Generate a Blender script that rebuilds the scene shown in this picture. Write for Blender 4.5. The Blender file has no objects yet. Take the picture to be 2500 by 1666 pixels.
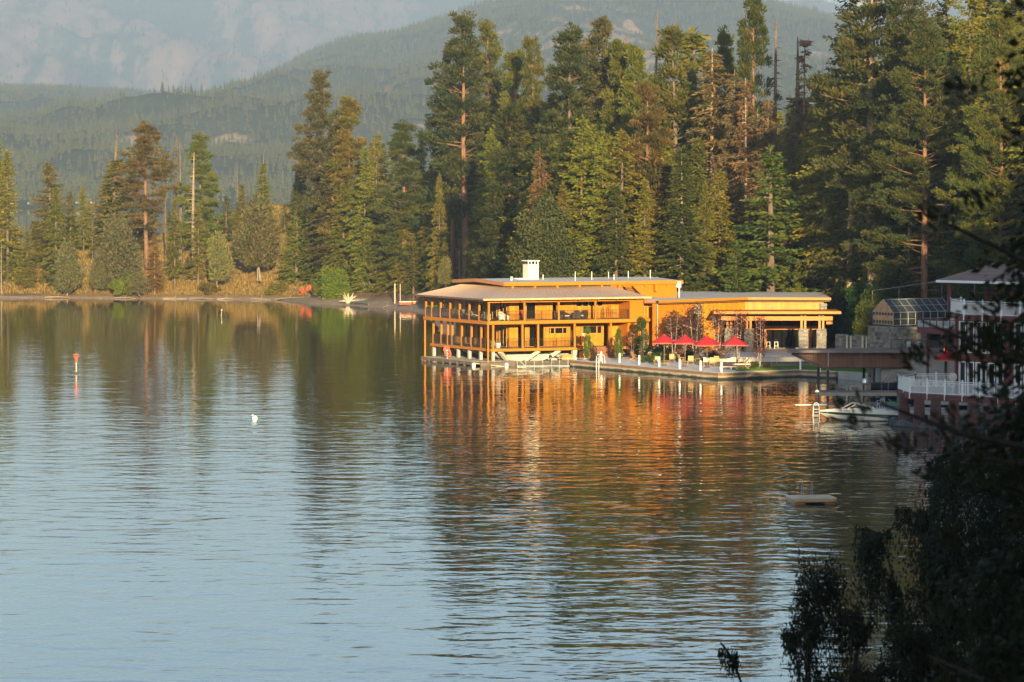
import bpy, math, random
import numpy as np
from mathutils import Vector, Matrix

random.seed(7)
R = math.radians
SC = bpy.context.scene
COL = SC.collection

# ------------------------------------------------------------------ camera
FPX, HZ, CAMZ = 9375.0, 440.0, 20.2          # focal length in photo pixels, horizon row, eye height over the lake
cam_d = bpy.data.cameras.new('camera')
cam = bpy.data.objects.new('camera', cam_d)
COL.objects.link(cam)
cam_d.sensor_width = 36.0
cam_d.lens = FPX / 2500.0 * 36.0
cam_d.clip_start, cam_d.clip_end = 0.5, 40000
cam.location = (0, 0, CAMZ)
cam.rotation_euler = (R(90) - math.atan((833 - HZ) / FPX), 0, 0)
cam_d.dof.use_dof = True
cam_d.dof.focus_distance = 415
cam_d.dof.aperture_fstop = 5.6
SC.camera = cam

# ------------------------------------------------------------------ sky, sun, exposure
SUN_EL, SUN_AZ = R(9.0), R(174.0)             # azimuth clockwise from +Y: behind the camera, a little to the right
sdir = Vector((math.sin(SUN_AZ) * math.cos(SUN_EL), math.cos(SUN_AZ) * math.cos(SUN_EL), math.sin(SUN_EL)))
W = bpy.data.worlds.new('World')
SC.world = W
W.use_nodes = True
wn = W.node_tree.nodes
sky = wn.new('ShaderNodeTexSky')
sky.sky_type = 'NISHITA'
sky.sun_disc = False
sky.sun_elevation = SUN_EL
sky.sun_rotation = SUN_AZ
sky.altitude = 600
sky.air_density = 1.0
sky.dust_density = 1.7
sky.ozone_density = 2.6
bg = wn['Background']
bg.inputs['Strength'].default_value = 0.122
hsv = wn.new('ShaderNodeHueSaturation')              # smoke-hazed sky: paler than clear air
hsv.inputs['Saturation'].default_value = 0.86
W.node_tree.links.new(sky.outputs[0], hsv.inputs['Color'])
W.node_tree.links.new(hsv.outputs[0], bg.inputs['Color'])
sun_d = bpy.data.lights.new('sun', 'SUN')
sun_d.energy = 5.0
sun_d.angle = R(0.6)
sun_d.color = (1.0, 0.79, 0.43)
sun = bpy.data.objects.new('sun', sun_d)
COL.objects.link(sun)
sun.rotation_euler = sdir.to_track_quat('Z', 'Y').to_euler()
sun.location = (0, -200, 300)
vs = SC.view_settings
vs.view_transform = 'Standard'
vs.look = 'None'
vs.exposure = 1.5
vs.gamma = 1
vs.use_curve_mapping = False
cy = SC.cycles
cy.use_denoising = True
cy.max_bounces = 6
cy.diffuse_bounces = 2
cy.glossy_bounces = 3
cy.transmission_bounces = 4
cy.transparent_max_bounces = 6
cy.volume_bounces = 0
cy.caustics_reflective = False
cy.caustics_refractive = False
cy.sample_clamp_indirect = 4.0
cy.use_adaptive_sampling = True
cy.adaptive_threshold = 0.01

# ------------------------------------------------------------------ layout helpers (places on the real ground)
def onplane(px, py, z=0.0):
    """world point on the level z that the photograph shows at px, py"""
    D = FPX * (CAMZ - z) / (py - HZ)
    return Vector(((px - 1250) / FPX * D, D, z))

def at(px, D, z=0.0):
    return Vector(((px - 1250) / FPX * D, D, z))

def zat(py, D):
    return CAMZ - (py - HZ) * D / FPX

# ------------------------------------------------------------------ numpy noise
def _hash(ix, iy, seed):
    h = (ix.astype(np.int64) * 374761393 + iy.astype(np.int64) * 668265263 + seed * 1442695041) & 0x7fffffff
    h = ((h ^ (h >> 13)) * 1274126177) & 0x7fffffff
    return ((h ^ (h >> 16)) & 0xffff) / 65535.0

def vnoise(x, y, seed=0):
    x0 = np.floor(x); y0 = np.floor(y)
    fx = x - x0; fy = y - y0
    fx = fx * fx * (3 - 2 * fx); fy = fy * fy * (3 - 2 * fy)
    a = _hash(x0, y0, seed); b = _hash(x0 + 1, y0, seed)
    c = _hash(x0, y0 + 1, seed); d = _hash(x0 + 1, y0 + 1, seed)
    return (a * (1 - fx) + b * fx) * (1 - fy) + (c * (1 - fx) + d * fx) * fy

def fbm(x, y, octv=5, seed=0, gain=0.5):
    s = 0; a = 1; t = 0
    for o in range(octv):
        s = s + a * vnoise(x, y, seed + o * 17); t += a
        a *= gain; x = x * 2.03 + 13.7; y = y * 2.03 + 7.1
    return s / t

def sstep(a, b, x):
    t = np.clip((x - a) / (b - a), 0, 1)
    return t * t * (3 - 2 * t)

# ------------------------------------------------------------------ materials
MATS = {}
def new_mat(name):
    m = bpy.data.materials.new(name)
    m.use_nodes = True
    nt = m.node_tree
    return m, nt, nt.nodes, nt.links, nt.nodes['Principled BSDF']

def mix_rgb(nt, fac, a, b, mode='MIX'):
    n = nt.nodes.new('ShaderNodeMix')
    n.data_type = 'RGBA'; n.blend_type = mode
    for sock, v in ((n.inputs[0], fac), (n.inputs[6], a), (n.inputs[7], b)):
        if hasattr(v, 'is_linked') or hasattr(v, 'links'):
            nt.links.new(v, sock)
        elif isinstance(v, (int, float)):
            sock.default_value = v
        else:
            sock.default_value = (*v, 1) if len(v) == 3 else v
    return n.outputs[2]

def math_n(nt, op, a, b=None, clamp=False):
    n = nt.nodes.new('ShaderNodeMath'); n.operation = op; n.use_clamp = clamp
    for i, v in enumerate((a, b)):
        if v is None: continue
        if isinstance(v, (int, float)): n.inputs[i].default_value = v
        else: nt.links.new(v, n.inputs[i])
    return n.outputs[0]

def noise_n(nt, scale, detail=4, rough=0.55, vec=None, dist=0.0):
    n = nt.nodes.new('ShaderNodeTexNoise')
    n.inputs['Scale'].default_value = scale
    n.inputs['Detail'].default_value = detail
    n.inputs['Roughness'].default_value = rough
    n.inputs['Distortion'].default_value = dist
    if vec is not None: nt.links.new(vec, n.inputs['Vector'])
    return n.outputs['Fac']

def ramp_n(nt, fac, stops):
    n = nt.nodes.new('ShaderNodeValToRGB')
    e = n.color_ramp.elements
    while len(e) < len(stops): e.new(0.5)
    for el, (p, c) in zip(e, stops):
        el.position = p
        el.color = (*c, 1) if len(c) == 3 else c
    nt.links.new(fac, n.inputs[0])
    return n.outputs[0]

def geo_pos(nt):
    return nt.nodes.new('ShaderNodeNewGeometry').outputs['Position']

def obj_co(nt):
    return nt.nodes.new('ShaderNodeTexCoord').outputs['Object']

def attr(nt, name, out='Fac'):
    n = nt.nodes.new('ShaderNodeAttribute'); n.attribute_name = name
    return n.outputs[out]

def scaled(nt, vec, s):
    n = nt.nodes.new('ShaderNodeMapping')
    n.inputs['Scale'].default_value = s
    nt.links.new(vec, n.inputs['Vector'])
    return n.outputs[0]

def mat(name, col, rough=0.6, metal=0.0, var=0.15, vscale=1.5, tint=0.0, bump=0.0, stretch=None, spec=None, dirt=None):
    """painted, wooden or stone surface: a base colour, mottled, with a per-piece tint when the mesh has one"""
    if name in MATS: return MATS[name]
    m, nt, N, L, P = new_mat(name)
    co = obj_co(nt)
    if stretch: co = scaled(nt, co, stretch)
    f = noise_n(nt, vscale, 5, 0.6, co)
    d = tuple(max(0, c * (1 - var)) for c in col); b = tuple(min(1, c * (1 + var)) for c in col)
    c = ramp_n(nt, f, [(0.3, d), (0.7, b)])
    if tint:
        t = attr(nt, 'tint')
        c = mix_rgb(nt, 1.0, c, ramp_n(nt, t, [(0.0, (1 - tint,) * 3), (1.0, (1 + tint * 0.6,) * 3)]), 'MULTIPLY')
    if dirt:
        f2 = noise_n(nt, dirt[1], 6, 0.65, obj_co(nt))
        c = mix_rgb(nt, ramp_n(nt, f2, [(0.48, (0, 0, 0)), (0.68, (1, 1, 1))]), c, dirt[0])
    L.new(c, P.inputs['Base Color'])
    P.inputs['Roughness'].default_value = rough
    P.inputs['Metallic'].default_value = metal
    if spec is not None: P.inputs['Specular IOR Level'].default_value = spec
    if bump:
        bn = N.new('ShaderNodeBump'); bn.inputs['Strength'].default_value = bump
        bn.inputs['Distance'].default_value = 0.05
        L.new(noise_n(nt, vscale * 5, 5, 0.6, co), bn.inputs['Height'])
        L.new(bn.outputs[0], P.inputs['Normal'])
    MATS[name] = m
    return m

# ------------------------------------------------------------------ mesh building
class MB:
    """collects shapes and links them as ONE mesh object"""
    def __init__(self):
        self.v, self.f, self.t, self.mi = [], [], [], []
        self.tint = 0.5; self.m = 0
    def add(self, verts, faces):
        o = len(self.v)
        self.v.extend([tuple(p) for p in verts])
        for f in faces:
            self.f.append([i + o for i in f]); self.t.append(self.tint); self.mi.append(self.m)
        return self
    def box(self, x0, x1, y0, y1, z0, z1):
        v = [(x, y, z) for z in (z0, z1) for y in (y0, y1) for x in (x0, x1)]
        return self.add(v, [(0, 2, 3, 1), (4, 5, 7, 6), (0, 1, 5, 4), (2, 6, 7, 3), (0, 4, 6, 2), (1, 3, 7, 5)])
    def rbox(self, c, s, rz=0.0, rx=0.0, ry=0.0):
        M = Matrix.Translation(c) @ Matrix.Rotation(rz, 4, 'Z') @ Matrix.Rotation(ry, 4, 'Y') @ Matrix.Rotation(rx, 4, 'X')
        v = [M @ Vector((x * s[0] / 2, y * s[1] / 2, z * s[2] / 2)) for z in (-1, 1) for y in (-1, 1) for x in (-1, 1)]
        return self.add(v, [(0, 2, 3, 1), (4, 5, 7, 6), (0, 1, 5, 4), (2, 6, 7, 3), (0, 4, 6, 2), (1, 3, 7, 5)])
    def bar(self, p, q, w, h=None, up=(0, 0, 1)):
        p = Vector(p); q = Vector(q); h = h or w
        d = (q - p).normalized(); u = Vector(up)
        if abs(d.dot(u)) > 0.98: u = Vector((0, 1, 0))
        s = d.cross(u).normalized(); u = s.cross(d)
        v = [a + s * (i * w / 2) + u * (j * h / 2) for a in (p, q) for j in (-1, 1) for i in (-1, 1)]
        return self.add(v, [(0, 1, 3, 2), (4, 6, 7, 5), (0, 4, 5, 1), (2, 3, 7, 6), (0, 2, 6, 4), (1, 5, 7, 3)])
    def tube(self, pts, rad, n=8, cap=True):
        pts = [Vector(p) for p in pts]
        if isinstance(rad, (int, float)): rad = [rad] * len(pts)
        vs_, fs_ = [], []
        for i, p in enumerate(pts):
            d = (pts[min(i + 1, len(pts) - 1)] - pts[max(i - 1, 0)]).normalized()
            u = Vector((0, 0, 1)) if abs(d.z) < 0.95 else Vector((0, 1, 0))
            s = d.cross(u).normalized(); u = s.cross(d)
            for k in range(n):
                a = 2 * math.pi * k / n
                vs_.append(p + (s * math.cos(a) + u * math.sin(a)) * rad[i])
        for i in range(len(pts) - 1):
            for k in range(n):
                fs_.append((i * n + k, i * n + (k + 1) % n, (i + 1) * n + (k + 1) % n, (i + 1) * n + k))
        if cap:
            fs_.append(tuple(range(n - 1, -1, -1)))
            fs_.append(tuple((len(pts) - 1) * n + k for k in range(n)))
        return self.add(vs_, fs_)
    def lathe(self, prof, c=(0, 0, 0), n=12, M=None):
        vs_, fs_ = [], []
        for r, z in prof:
            for k in range(n):
                a = 2 * math.pi * k / n
                p = Vector((r * math.cos(a), r * math.sin(a), z))
                p = (M @ p) if M else p
                vs_.append(p + Vector(c))
        for i in range(len(prof) - 1):
            for k in range(n):
                fs_.append((i * n + k, i * n + (k + 1) % n, (i + 1) * n + (k + 1) % n, (i + 1) * n + k))
        fs_.append(tuple(range(n - 1, -1, -1)))
        fs_.append(tuple((len(prof) - 1) * n + k for k in range(n)))
        return self.add(vs_, fs_)
    def prism(self, poly, z0, z1):
        """poly: xy points counter-clockwise; z0/z1 numbers or lists"""
        n = len(poly)
        a = z0 if hasattr(z0, '__len__') else [z0] * n
        b = z1 if hasattr(z1, '__len__') else [z1] * n
        v = [(p[0], p[1], a[i]) for i, p in enumerate(poly)] + [(p[0], p[1], b[i]) for i, p in enumerate(poly)]
        f = [tuple(range(n - 1, -1, -1)), tuple(range(n, 2 * n))]
        f += [(i, (i + 1) % n, n + (i + 1) % n, n + i) for i in range(n)]
        return self.add(v, f)
    def hull(self, sections, cap=True):
        """loft rings of equal length"""
        n = len(sections[0]); v = [p for s in sections for p in s]; f = []
        for i in range(len(sections) - 1):
            for k in range(n):
                f.append((i * n + k, i * n + (k + 1) % n, (i + 1) * n + (k + 1) % n, (i + 1) * n + k))
        if cap:
            f.append(tuple(range(n - 1, -1, -1))); f.append(tuple((len(sections) - 1) * n + k for k in range(n)))
        return self.add(v, f)
    def slab(self, quad, t):
        """a sheet of four or more points thickened downward by t"""
        q = [Vector(p) for p in quad]; n = len(q)
        v = [p - Vector((0, 0, t)) for p in q] + q
        f = [tuple(range(n - 1, -1, -1)), tuple(range(n, 2 * n))] + [(i, (i + 1) % n, n + (i + 1) % n, n + i) for i in range(n)]
        return self.add(v, f)
    def mesh(self, name, m, smooth=False):
        me = bpy.data.meshes.new(name)
        me.from_pydata(self.v, [], self.f)
        for x in (m if isinstance(m, (list, tuple)) else [m]): me.materials.append(x)
        a = me.attributes.new('tint', 'FLOAT', 'FACE'); a.data.foreach_set('value', self.t)
        me.polygons.foreach_set('material_index', self.mi)
        if smooth: me.polygons.foreach_set('use_smooth', [True] * len(self.f))
        me.update()
        return me
    def build(self, name, m, parent=None, smooth=False, loc=None, kind=None, label=None):
        return link(name, self.mesh(name, m, smooth), parent, loc, kind, label)

def link(name, me, parent=None, loc=None, kind=None, label=None):
    o = bpy.data.objects.new(name, me)
    COL.objects.link(o)
    if parent is not None: o.parent = parent
    if loc is not None: o.location = loc
    if kind: o['kind'] = kind
    if label: o['label'] = label
    return o

def tag(o, label, cat, group=None):
    o['label'] = label; o['category'] = cat
    if group: o['group'] = group
    return o

def thing(name, label, cat, loc=(0, 0, 0), rz=0.0, group=None):
    o = bpy.data.objects.new(name, None)
    COL.objects.link(o)
    o.location = loc; o.rotation_euler = (0, 0, rz)
    o.empty_display_size = 0.3
    return tag(o, label, cat, group)

KIDS = {}
def dup(root, loc=None, rz=None, label=None, scale=None, group=None):
    """a copy of a thing with copies of its parts and their sub-parts"""
    if root.name not in KIDS:
        KIDS[root.name] = [(c, list(c.children)) for c in root.children]
    r = root.copy(); COL.objects.link(r)
    if loc is not None: r.location = loc
    if rz is not None: r.rotation_euler = (0, 0, rz)
    if label: r['label'] = label
    if group: r['group'] = group
    if scale is not None: r.scale = scale if hasattr(scale, '__len__') else (scale,) * 3
    for c, subs in KIDS[root.name]:
        k = c.copy(); COL.objects.link(k); k.parent = r
        for s in subs:
            g = s.copy(); COL.objects.link(g); g.parent = k
    return r

def fast_mesh(name, V, F, m, tint=None, colattr=None):
    """V (n,3) and F (k,3 or 4) arrays"""
    me = bpy.data.meshes.new(name)
    V = np.asarray(V, dtype=np.float32); F = np.asarray(F, dtype=np.int32)
    k = F.shape[1]
    me.vertices.add(len(V)); me.vertices.foreach_set('co', V.ravel())
    me.loops.add(F.size); me.loops.foreach_set('vertex_index', F.ravel())
    me.polygons.add(len(F)); me.polygons.foreach_set('loop_start', np.arange(0, F.size, k, dtype=np.int32))
    me.materials.append(m)
    if tint is not None:
        a = me.attributes.new('tint', 'FLOAT', 'FACE'); a.data.foreach_set('value', np.asarray(tint, dtype=np.float32))
    for nm, vals in (colattr or {}).items():
        a = me.attributes.new(nm, 'FLOAT', 'POINT'); a.data.foreach_set('value', np.asarray(vals, dtype=np.float32))
    me.update(calc_edges=True)
    return me
# ------------------------------------------------------------------ the land: one height function for ground and trees
SHORE = np.array([(-900, 700), (-260, 672), (-140, 662), (-87.6, 657), (-70, 655.5), (-52, 651), (-39, 646), (-33.4, 627), (-27, 620),
    (-20, 604), (-13.7, 584), (-11, 540), (-9, 500), (-6, 462), (2, 440), (9, 428), (15, 416), (22, 396), (29.5, 401), (34, 398),
    (40, 388), (45, 376), (44, 352), (38, 328), (37, 318), (41, 300), (41, 270), (36, 230), (28, 185), (19, 150), (12, 120), (4, 92),
    (-15, 72), (-60, 60), (-150, 40), (-420, 0), (-420, -420), (800, -420), (800, 1000), (300, 1050), (60, 960), (0, 880), (-28, 800),
    (-60, 772), (-95, 762), (-160, 768), (-260, 790), (-900, 800)], dtype=float)

def shore_dist(x, y):
    """distance to the shoreline, positive on land"""
    x = np.asarray(x, float); y = np.asarray(y, float)
    best = np.full(x.shape, 1e9); inside = np.zeros(x.shape, bool)
    n = len(SHORE)
    for i in range(n):
        ax, ay = SHORE[i]; bx, by = SHORE[(i + 1) % n]
        dx, dy = bx - ax, by - ay
        t = np.clip(((x - ax) * dx + (y - ay) * dy) / (dx * dx + dy * dy), 0, 1)
        best = np.minimum(best, np.hypot(x - ax - t * dx, y - ay - t * dy))
        cond = ((ay > y) != (by > y)) & (x < (bx - ax) * (y - ay) / ((by - ay) if by != ay else 1e-9) + ax)
        inside ^= cond
    return np.where(inside, best, -best)

def land_h(x, y, detail=True):
    x = np.asarray(x, float); y = np.asarray(y, float)
    d = shore_dist(x, y) + (2.2 * (fbm(x / 7, y / 7, 4, 3) - 0.5) if detail else 0)
    zr = np.interp(x, [-160, -90, -70, -55, -45, -35, -20, -8, 10], [6, 5.5, 6.5, 11, 13.5, 14, 13.5, 15, 18])
    left = zr * sstep(1, 40, d) + 0.9 * sstep(0, 8, d)
    d0 = np.interp(x, [-9, 0, 8, 18, 30, 60], [2, 8, 22, 40, 56, 60])
    mid = 0.5 + 0.42 * np.clip(d - d0, 0, 62) + 0.12 * np.clip(d - d0 - 62, 0, 120)
    slope = np.interp(y, [40, 140, 200], [0.25, 0.3, 0.5]) + 0.09 * sstep(50, 90, x)
    cap = np.interp(x - 0.0, [30, 60, 110], [22, 34, 66])
    right = np.minimum(0.6 + slope * np.clip(d - np.interp(y, [250, 300, 390], [2, 16, 20]), 0, None), cap)
    wl = sstep(-6, -14, x) * sstep(430, 480, y)
    wl = np.where((y > 560), np.maximum(wl, sstep(6, -12, x)), wl)
    wm = sstep(400, 440, y)
    z = right * (1 - wm) + wm * (mid * (1 - wl) + left * wl)
    if detail:
        z = z + sstep(3, 20, d) * 1.4 * (fbm(x / 13, y / 13, 4, 9) - 0.5)
    under = -0.35 * np.clip(-d, 0, 12)
    return np.where(d > 0, np.maximum(z, 0) * sstep(0, 1.6, d) + 0.25 * sstep(0, 1.0, d), under - 0.15)

def ground(x, y):
    return float(land_h(np.array([x]), np.array([y]))[0])

def grid_mesh(name, xs, ys, hfun, m, attrs=None):
    X, Y = np.meshgrid(xs, ys)
    Z = hfun(X, Y)
    V = np.stack([X.ravel(), Y.ravel(), Z.ravel()], 1)
    nx, ny = len(xs), len(ys)
    i = np.arange(nx * ny).reshape(ny, nx)
    F = np.stack([i[:-1, :-1].ravel(), i[:-1, 1:].ravel(), i[1:, 1:].ravel(), i[1:, :-1].ravel()], 1)
    me = fast_mesh(name, V, F, m, None, {k: fn(X, Y).ravel() for k, fn in (attrs or {}).items()})
    me.polygons.foreach_set('use_smooth', np.ones(len(F), bool))
    return me

# ground material: gravelly beach, dry golden grass, dark needle litter
def ground_mat():
    m, nt, N, L, P = new_mat('dry_ground')
    pos = geo_pos(nt)
    n1 = noise_n(nt, 0.22, 6, 0.6, pos)
    n2 = noise_n(nt, 1.7, 6, 0.7, pos)
    grass = ramp_n(nt, n2, [(0.25, (0.12, 0.07, 0.03)), (0.5, (0.22, 0.14, 0.055)), (0.75, (0.31, 0.21, 0.08))])
    soil = ramp_n(nt, n2, [(0.3, (0.07, 0.045, 0.03)), (0.6, (0.15, 0.095, 0.06)), (0.8, (0.22, 0.15, 0.10))])
    beach = ramp_n(nt, n2, [(0.3, (0.18, 0.13, 0.10)), (0.7, (0.30, 0.225, 0.175))])
    g = mix_rgb(nt, ramp_n(nt, math_n(nt, 'ADD', n1, math_n(nt, 'SUBTRACT', attr(nt, 'grassy'), 0.5)), [(0.42, (0, 0, 0)), (0.6, (1, 1, 1))]), soil, grass)
    sh = ramp_n(nt, math_n(nt, 'ADD', attr(nt, 'inland'), math_n(nt, 'MULTIPLY', math_n(nt, 'SUBTRACT', n1, 0.5), 0.25)), [(0.10, (0, 0, 0)), (0.22, (1, 1, 1))])
    c = mix_rgb(nt, sh, beach, g)
    L.new(c, P.inputs['Base Color'])
    P.inputs['Roughness'].default_value = 0.95
    P.inputs['Specular IOR Level'].default_value = 0.15
    bn = N.new('ShaderNodeBump'); bn.inputs['Strength'].default_value = 0.8; bn.inputs['Distance'].default_value = 0.4
    L.new(noise_n(nt, 1.1, 8, 0.7, pos), bn.inputs['Height']); L.new(bn.outputs[0], P.inputs['Normal'])
    return m
GROUND = ground_mat()

def grassy(x, y):
    left = np.exp(-((x + 45) / 20.0) ** 2) * 0.9 * (y > 600) + 0.35 * (x < -60) * (y > 600)
    knoll = np.exp(-((x + 11) / 7.0) ** 2 - ((y - 560) / 45.0) ** 2) * 0.8
    return np.clip(left + knoll + 0.12, 0, 1)

xs = np.concatenate([np.linspace(-900, -190, 60), np.linspace(-180, 140, 190), np.linspace(150, 800, 60)])
ys = np.concatenate([np.linspace(-420, 40, 40), np.linspace(50, 360, 90), np.linspace(363, 800, 250), np.linspace(810, 1050, 30)])
inl = lambda x, y: np.clip(shore_dist(x, y) / np.where((x < -36) & (y > 500), 9.0, 25.0), 0, 1)
o = link('ground', grid_mesh('ground', xs, ys, land_h, GROUND, {'inland': inl, 'grassy': grassy}))
o['kind'] = 'structure'

# ------------------------------------------------------------------ the lake: slopes of the ripples worked out in world space
def water_mat():
    m, nt, N, L, P = new_mat('lake_water')
    g = bpy.data.node_groups.new('ripple_height', 'ShaderNodeTree')
    g.interface.new_socket('P', in_out='INPUT', socket_type='NodeSocketVector')
    g.interface.new_socket('H', in_out='OUTPUT', socket_type='NodeSocketFloat')
    gi = g.nodes.new('NodeGroupInput'); go = g.nodes.new('NodeGroupOutput')
    tot = None
    for sx, sy, sc, det, amp, dist in WAVES:
        mp = g.nodes.new('ShaderNodeMapping'); mp.inputs['Scale'].default_value = (sx, sy, 1)
        mp.inputs['Rotation'].default_value = (0, 0, R(6 * sc))
        g.links.new(gi.outputs[0], mp.inputs['Vector'])
        n = g.nodes.new('ShaderNodeTexNoise'); n.noise_dimensions = '2D'
        n.inputs['Scale'].default_value = sc; n.inputs['Detail'].default_value = det
        n.inputs['Roughness'].default_value = 0.45; n.inputs['Distortion'].default_value = dist
        g.links.new(mp.outputs[0], n.inputs['Vector'])
        a = g.nodes.new('ShaderNodeMath'); a.operation = 'MULTIPLY'; a.inputs[1].default_value = amp
        g.links.new(n.outputs['Fac'], a.inputs[0])
        if tot is None: tot = a.outputs[0]
        else:
            s = g.nodes.new('ShaderNodeMath'); s.operation = 'ADD'
            g.links.new(tot, s.inputs[0]); g.links.new(a.outputs[0], s.inputs[1]); tot = s.outputs[0]
    g.links.new(tot, go.inputs[0])
    pos = geo_pos(nt); e = 0.06
    def hh(off):
        n = N.new('ShaderNodeGroup'); n.node_tree = g
        v = N.new('ShaderNodeVectorMath'); v.operation = 'ADD'; v.inputs[1].default_value = off
        L.new(pos, v.inputs[0]); L.new(v.outputs[0], n.inputs[0])
        return n.outputs[0]
    h0, hx, hy = hh((0, 0, 0)), hh((e, 0, 0)), hh((0, e, 0))
    # sheltered water by the shores is smoother; wind patches roughen the open lake
    sp = N.new('ShaderNodeSeparateXYZ'); L.new(pos, sp.inputs[0])
    calm = N.new('ShaderNodeMapRange'); calm.inputs['From Min'].default_value = 230; calm.inputs['From Max'].default_value = 560
    calm.inputs['To Min'].default_value = 1.0; calm.inputs['To Max'].default_value = 0.22
    L.new(sp.outputs[1], calm.inputs['Value'])
    patch = ramp_n(nt, noise_n(nt, 0.012, 3, 0.5, scaled(nt, pos, (.6, 0.5, 1))), [(0.32, (0.42,) * 3), (0.68, (1.3,) * 3)])
    amp = math_n(nt, 'MULTIPLY', calm.outputs[0], patch)
    k = math_n(nt, 'MULTIPLY', amp, -1.0 / e)
    nx = math_n(nt, 'MULTIPLY', math_n(nt, 'SUBTRACT', hx, h0), k)
    ny = math_n(nt, 'MULTIPLY', math_n(nt, 'SUBTRACT', hy, h0), k)
    cb = N.new('ShaderNodeCombineXYZ'); cb.inputs[2].default_value = 1.0
    L.new(nx, cb.inputs[0]); L.new(ny, cb.inputs[1])
    nm = N.new('ShaderNodeVectorMath'); nm.operation = 'NORMALIZE'; L.new(cb.outputs[0], nm.inputs[0])
    L.new(nm.outputs[0], P.inputs['Normal'])
    P.inputs['Base Color'].default_value = (0.020, 0.026, 0.018, 1)
    P.inputs['Roughness'].default_value = 0.02
    P.inputs['IOR'].default_value = 1.333
    return m
WAVES = [(0.9, 0.8, 0.15, 1.0, 0.060, 0.0), (0.7, 1.0, 0.50, 1.4, 0.055, 0.3), (0.8, 1.0, 1.7, 1.2, 0.012, 0.0)]
w = MB().add([(-6000, -600, 0), (6000, -600, 0), (6000, 9000, 0), (-6000, 9000, 0)], [(0, 1, 2, 3)])
w.build('lake_water', water_mat(), kind='structure')

# ------------------------------------------------------------------ hazy hills across the lake
SKY1 = np.array([(-900, 150), (-300, 185), (0, 203), (265, 212), (446, 228), (595, 202), (744, 128), (850, 82), (956, 72), (1041, 46), (1148, 2), (1300, -28),
                 (1500, -20), (1700, -32), (1850, -14), (1990, 14), (2060, 52), (2200, 90), (2600, 40), (3300, 0)], float)
HILL_Y0, HILL_YR = 2785.0, 6400.0
def hill_h(x, y):
    px = 1250 + FPX * x / HILL_YR
    zr = CAMZ + (HZ - np.interp(px, SKY1[:, 0], SKY1[:, 1])) * HILL_YR / FPX - 10
    s = (y - HILL_Y0 + 90 * (fbm(x / 160, y * 0 + 3, 3, 5) - 0.5)) / (HILL_YR - HILL_Y0)
    up = np.clip(s, 0, 1)
    prof = 0.50 * up + 0.50 * up ** 2
    ridged = 1 - np.abs(2 * fbm(x / 420 + 0.25 * y / 420, y / 800, 5, 21) - 1)
    bumps = (ridged - 0.72) * 150 * np.sin(np.pi * np.clip(s, 0, 1)) ** 0.8 + (fbm(x / 70, y / 90, 4, 33) - 0.5) * 30 * sstep(0, 0.12, s) * (1 - sstep(0.85, 1, s))
    spur = 36 * np.exp(-((x + 400) / 420) ** 2) * sstep(0.02, 0.16, s) * (1 - sstep(0.2, 0.5, s))
    z = zr * prof + bumps + spur
    z = np.where(s > 1, zr * (1 - 0.5 * sstep(1, 1.9, s)), z)
    return np.where(s > 0, np.maximum(z, 1.0 * sstep(0, 0.01, s)), -2.0)

def hill_bare(x, y):
    px = 1250 + FPX * x / y
    z = hill_h(x, y); py = HZ - (z - CAMZ) * FPX / y
    n = fbm(x / 110, y / 220, 6, 51, .58)
    b = sstep(0.66, 0.78, n) * 0.5
    def blob(cx, cy, rx, ry): return np.exp(-(((px - cx) / rx) ** 2 + ((py - cy) / ry) ** 2))
    g = (1.1 * blob(1430, 90, 190, 75) + 0.9 * blob(1560, 165, 120, 60) + blob(570, 350, 55, 30) + 0.8 * blob(905, 285, 40, 20) + 0.7 * blob(1060, 305, 50, 16)
         + 0.6 * blob(700, 160, 30, 20) + 0.7 * blob(320, 345, 50, 20) + 0.6 * blob(1960, 90, 60, 25))
    road = np.exp(-((py - (86 + 0.03 * (px - 1300)) ) / 5.0) ** 2) * sstep(1150, 1230, px) * sstep(1500, 1380, px)
    return np.clip(b + g * sstep(0.42, 0.58, fbm(x / 30, y / 60, 5, 57, .6) * .6 + n * .4 + .03) * 1.2 + road, 0, 1)

def hill_mat(name, lo, hi, bare_lo, bare_hi, sc):
    m, nt, N, L, P = new_mat(name)
    pos = geo_pos(nt)
    n2 = noise_n(nt, sc, 8, 0.7, pos); n3 = noise_n(nt, sc * 0.2, 6, 0.65, pos)
    forest = ramp_n(nt, n2, [(0.3, lo), (0.7, hi)])
    bare = ramp_n(nt, n2, [(0.3, bare_lo), (0.7, bare_hi)])
    n4 = noise_n(nt, sc * 0.55, 8, 0.75, scaled(nt, pos, (1.6, .6, .5)))
    fac = math_n(nt, 'ADD', attr(nt, 'bare'), math_n(nt, 'ADD', math_n(nt, 'MULTIPLY', math_n(nt, 'SUBTRACT', n3, 0.5), 0.6), math_n(nt, 'MULTIPLY', math_n(nt, 'SUBTRACT', n4, 0.5), 1.3)))
    c = mix_rgb(nt, ramp_n(nt, fac, [(0.40, (0, 0, 0)), (0.62, (1, 1, 1))]), forest, bare)
    L.new(c, P.inputs['Base Color'])
    P.inputs['Roughness'].default_value = 1.0
    P.inputs['Specular IOR Level'].default_value = 0.0
    bn = N.new('ShaderNodeBump'); bn.inputs['Strength'].default_value = 1.0; bn.inputs['Distance'].default_value = 0.35 / sc
    L.new(noise_n(nt, sc * 0.7, 8, 0.7, pos), bn.inputs['Height']); L.new(bn.outputs[0], P.inputs['Normal'])
    return m
HM = hill_mat('wooded_hill', (0.035, 0.04, 0.02), (0.07, 0.07, 0.035), (0.26, 0.17, 0.10), (0.40, 0.27, 0.17), 0.06)
o = link('wooded_hills', grid_mesh('wooded_hills', np.linspace(-3400, 3400, 480), np.linspace(2700, 8400, 330), hill_h, HM, {'bare': hill_bare}))
o['kind'] = 'structure'

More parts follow.
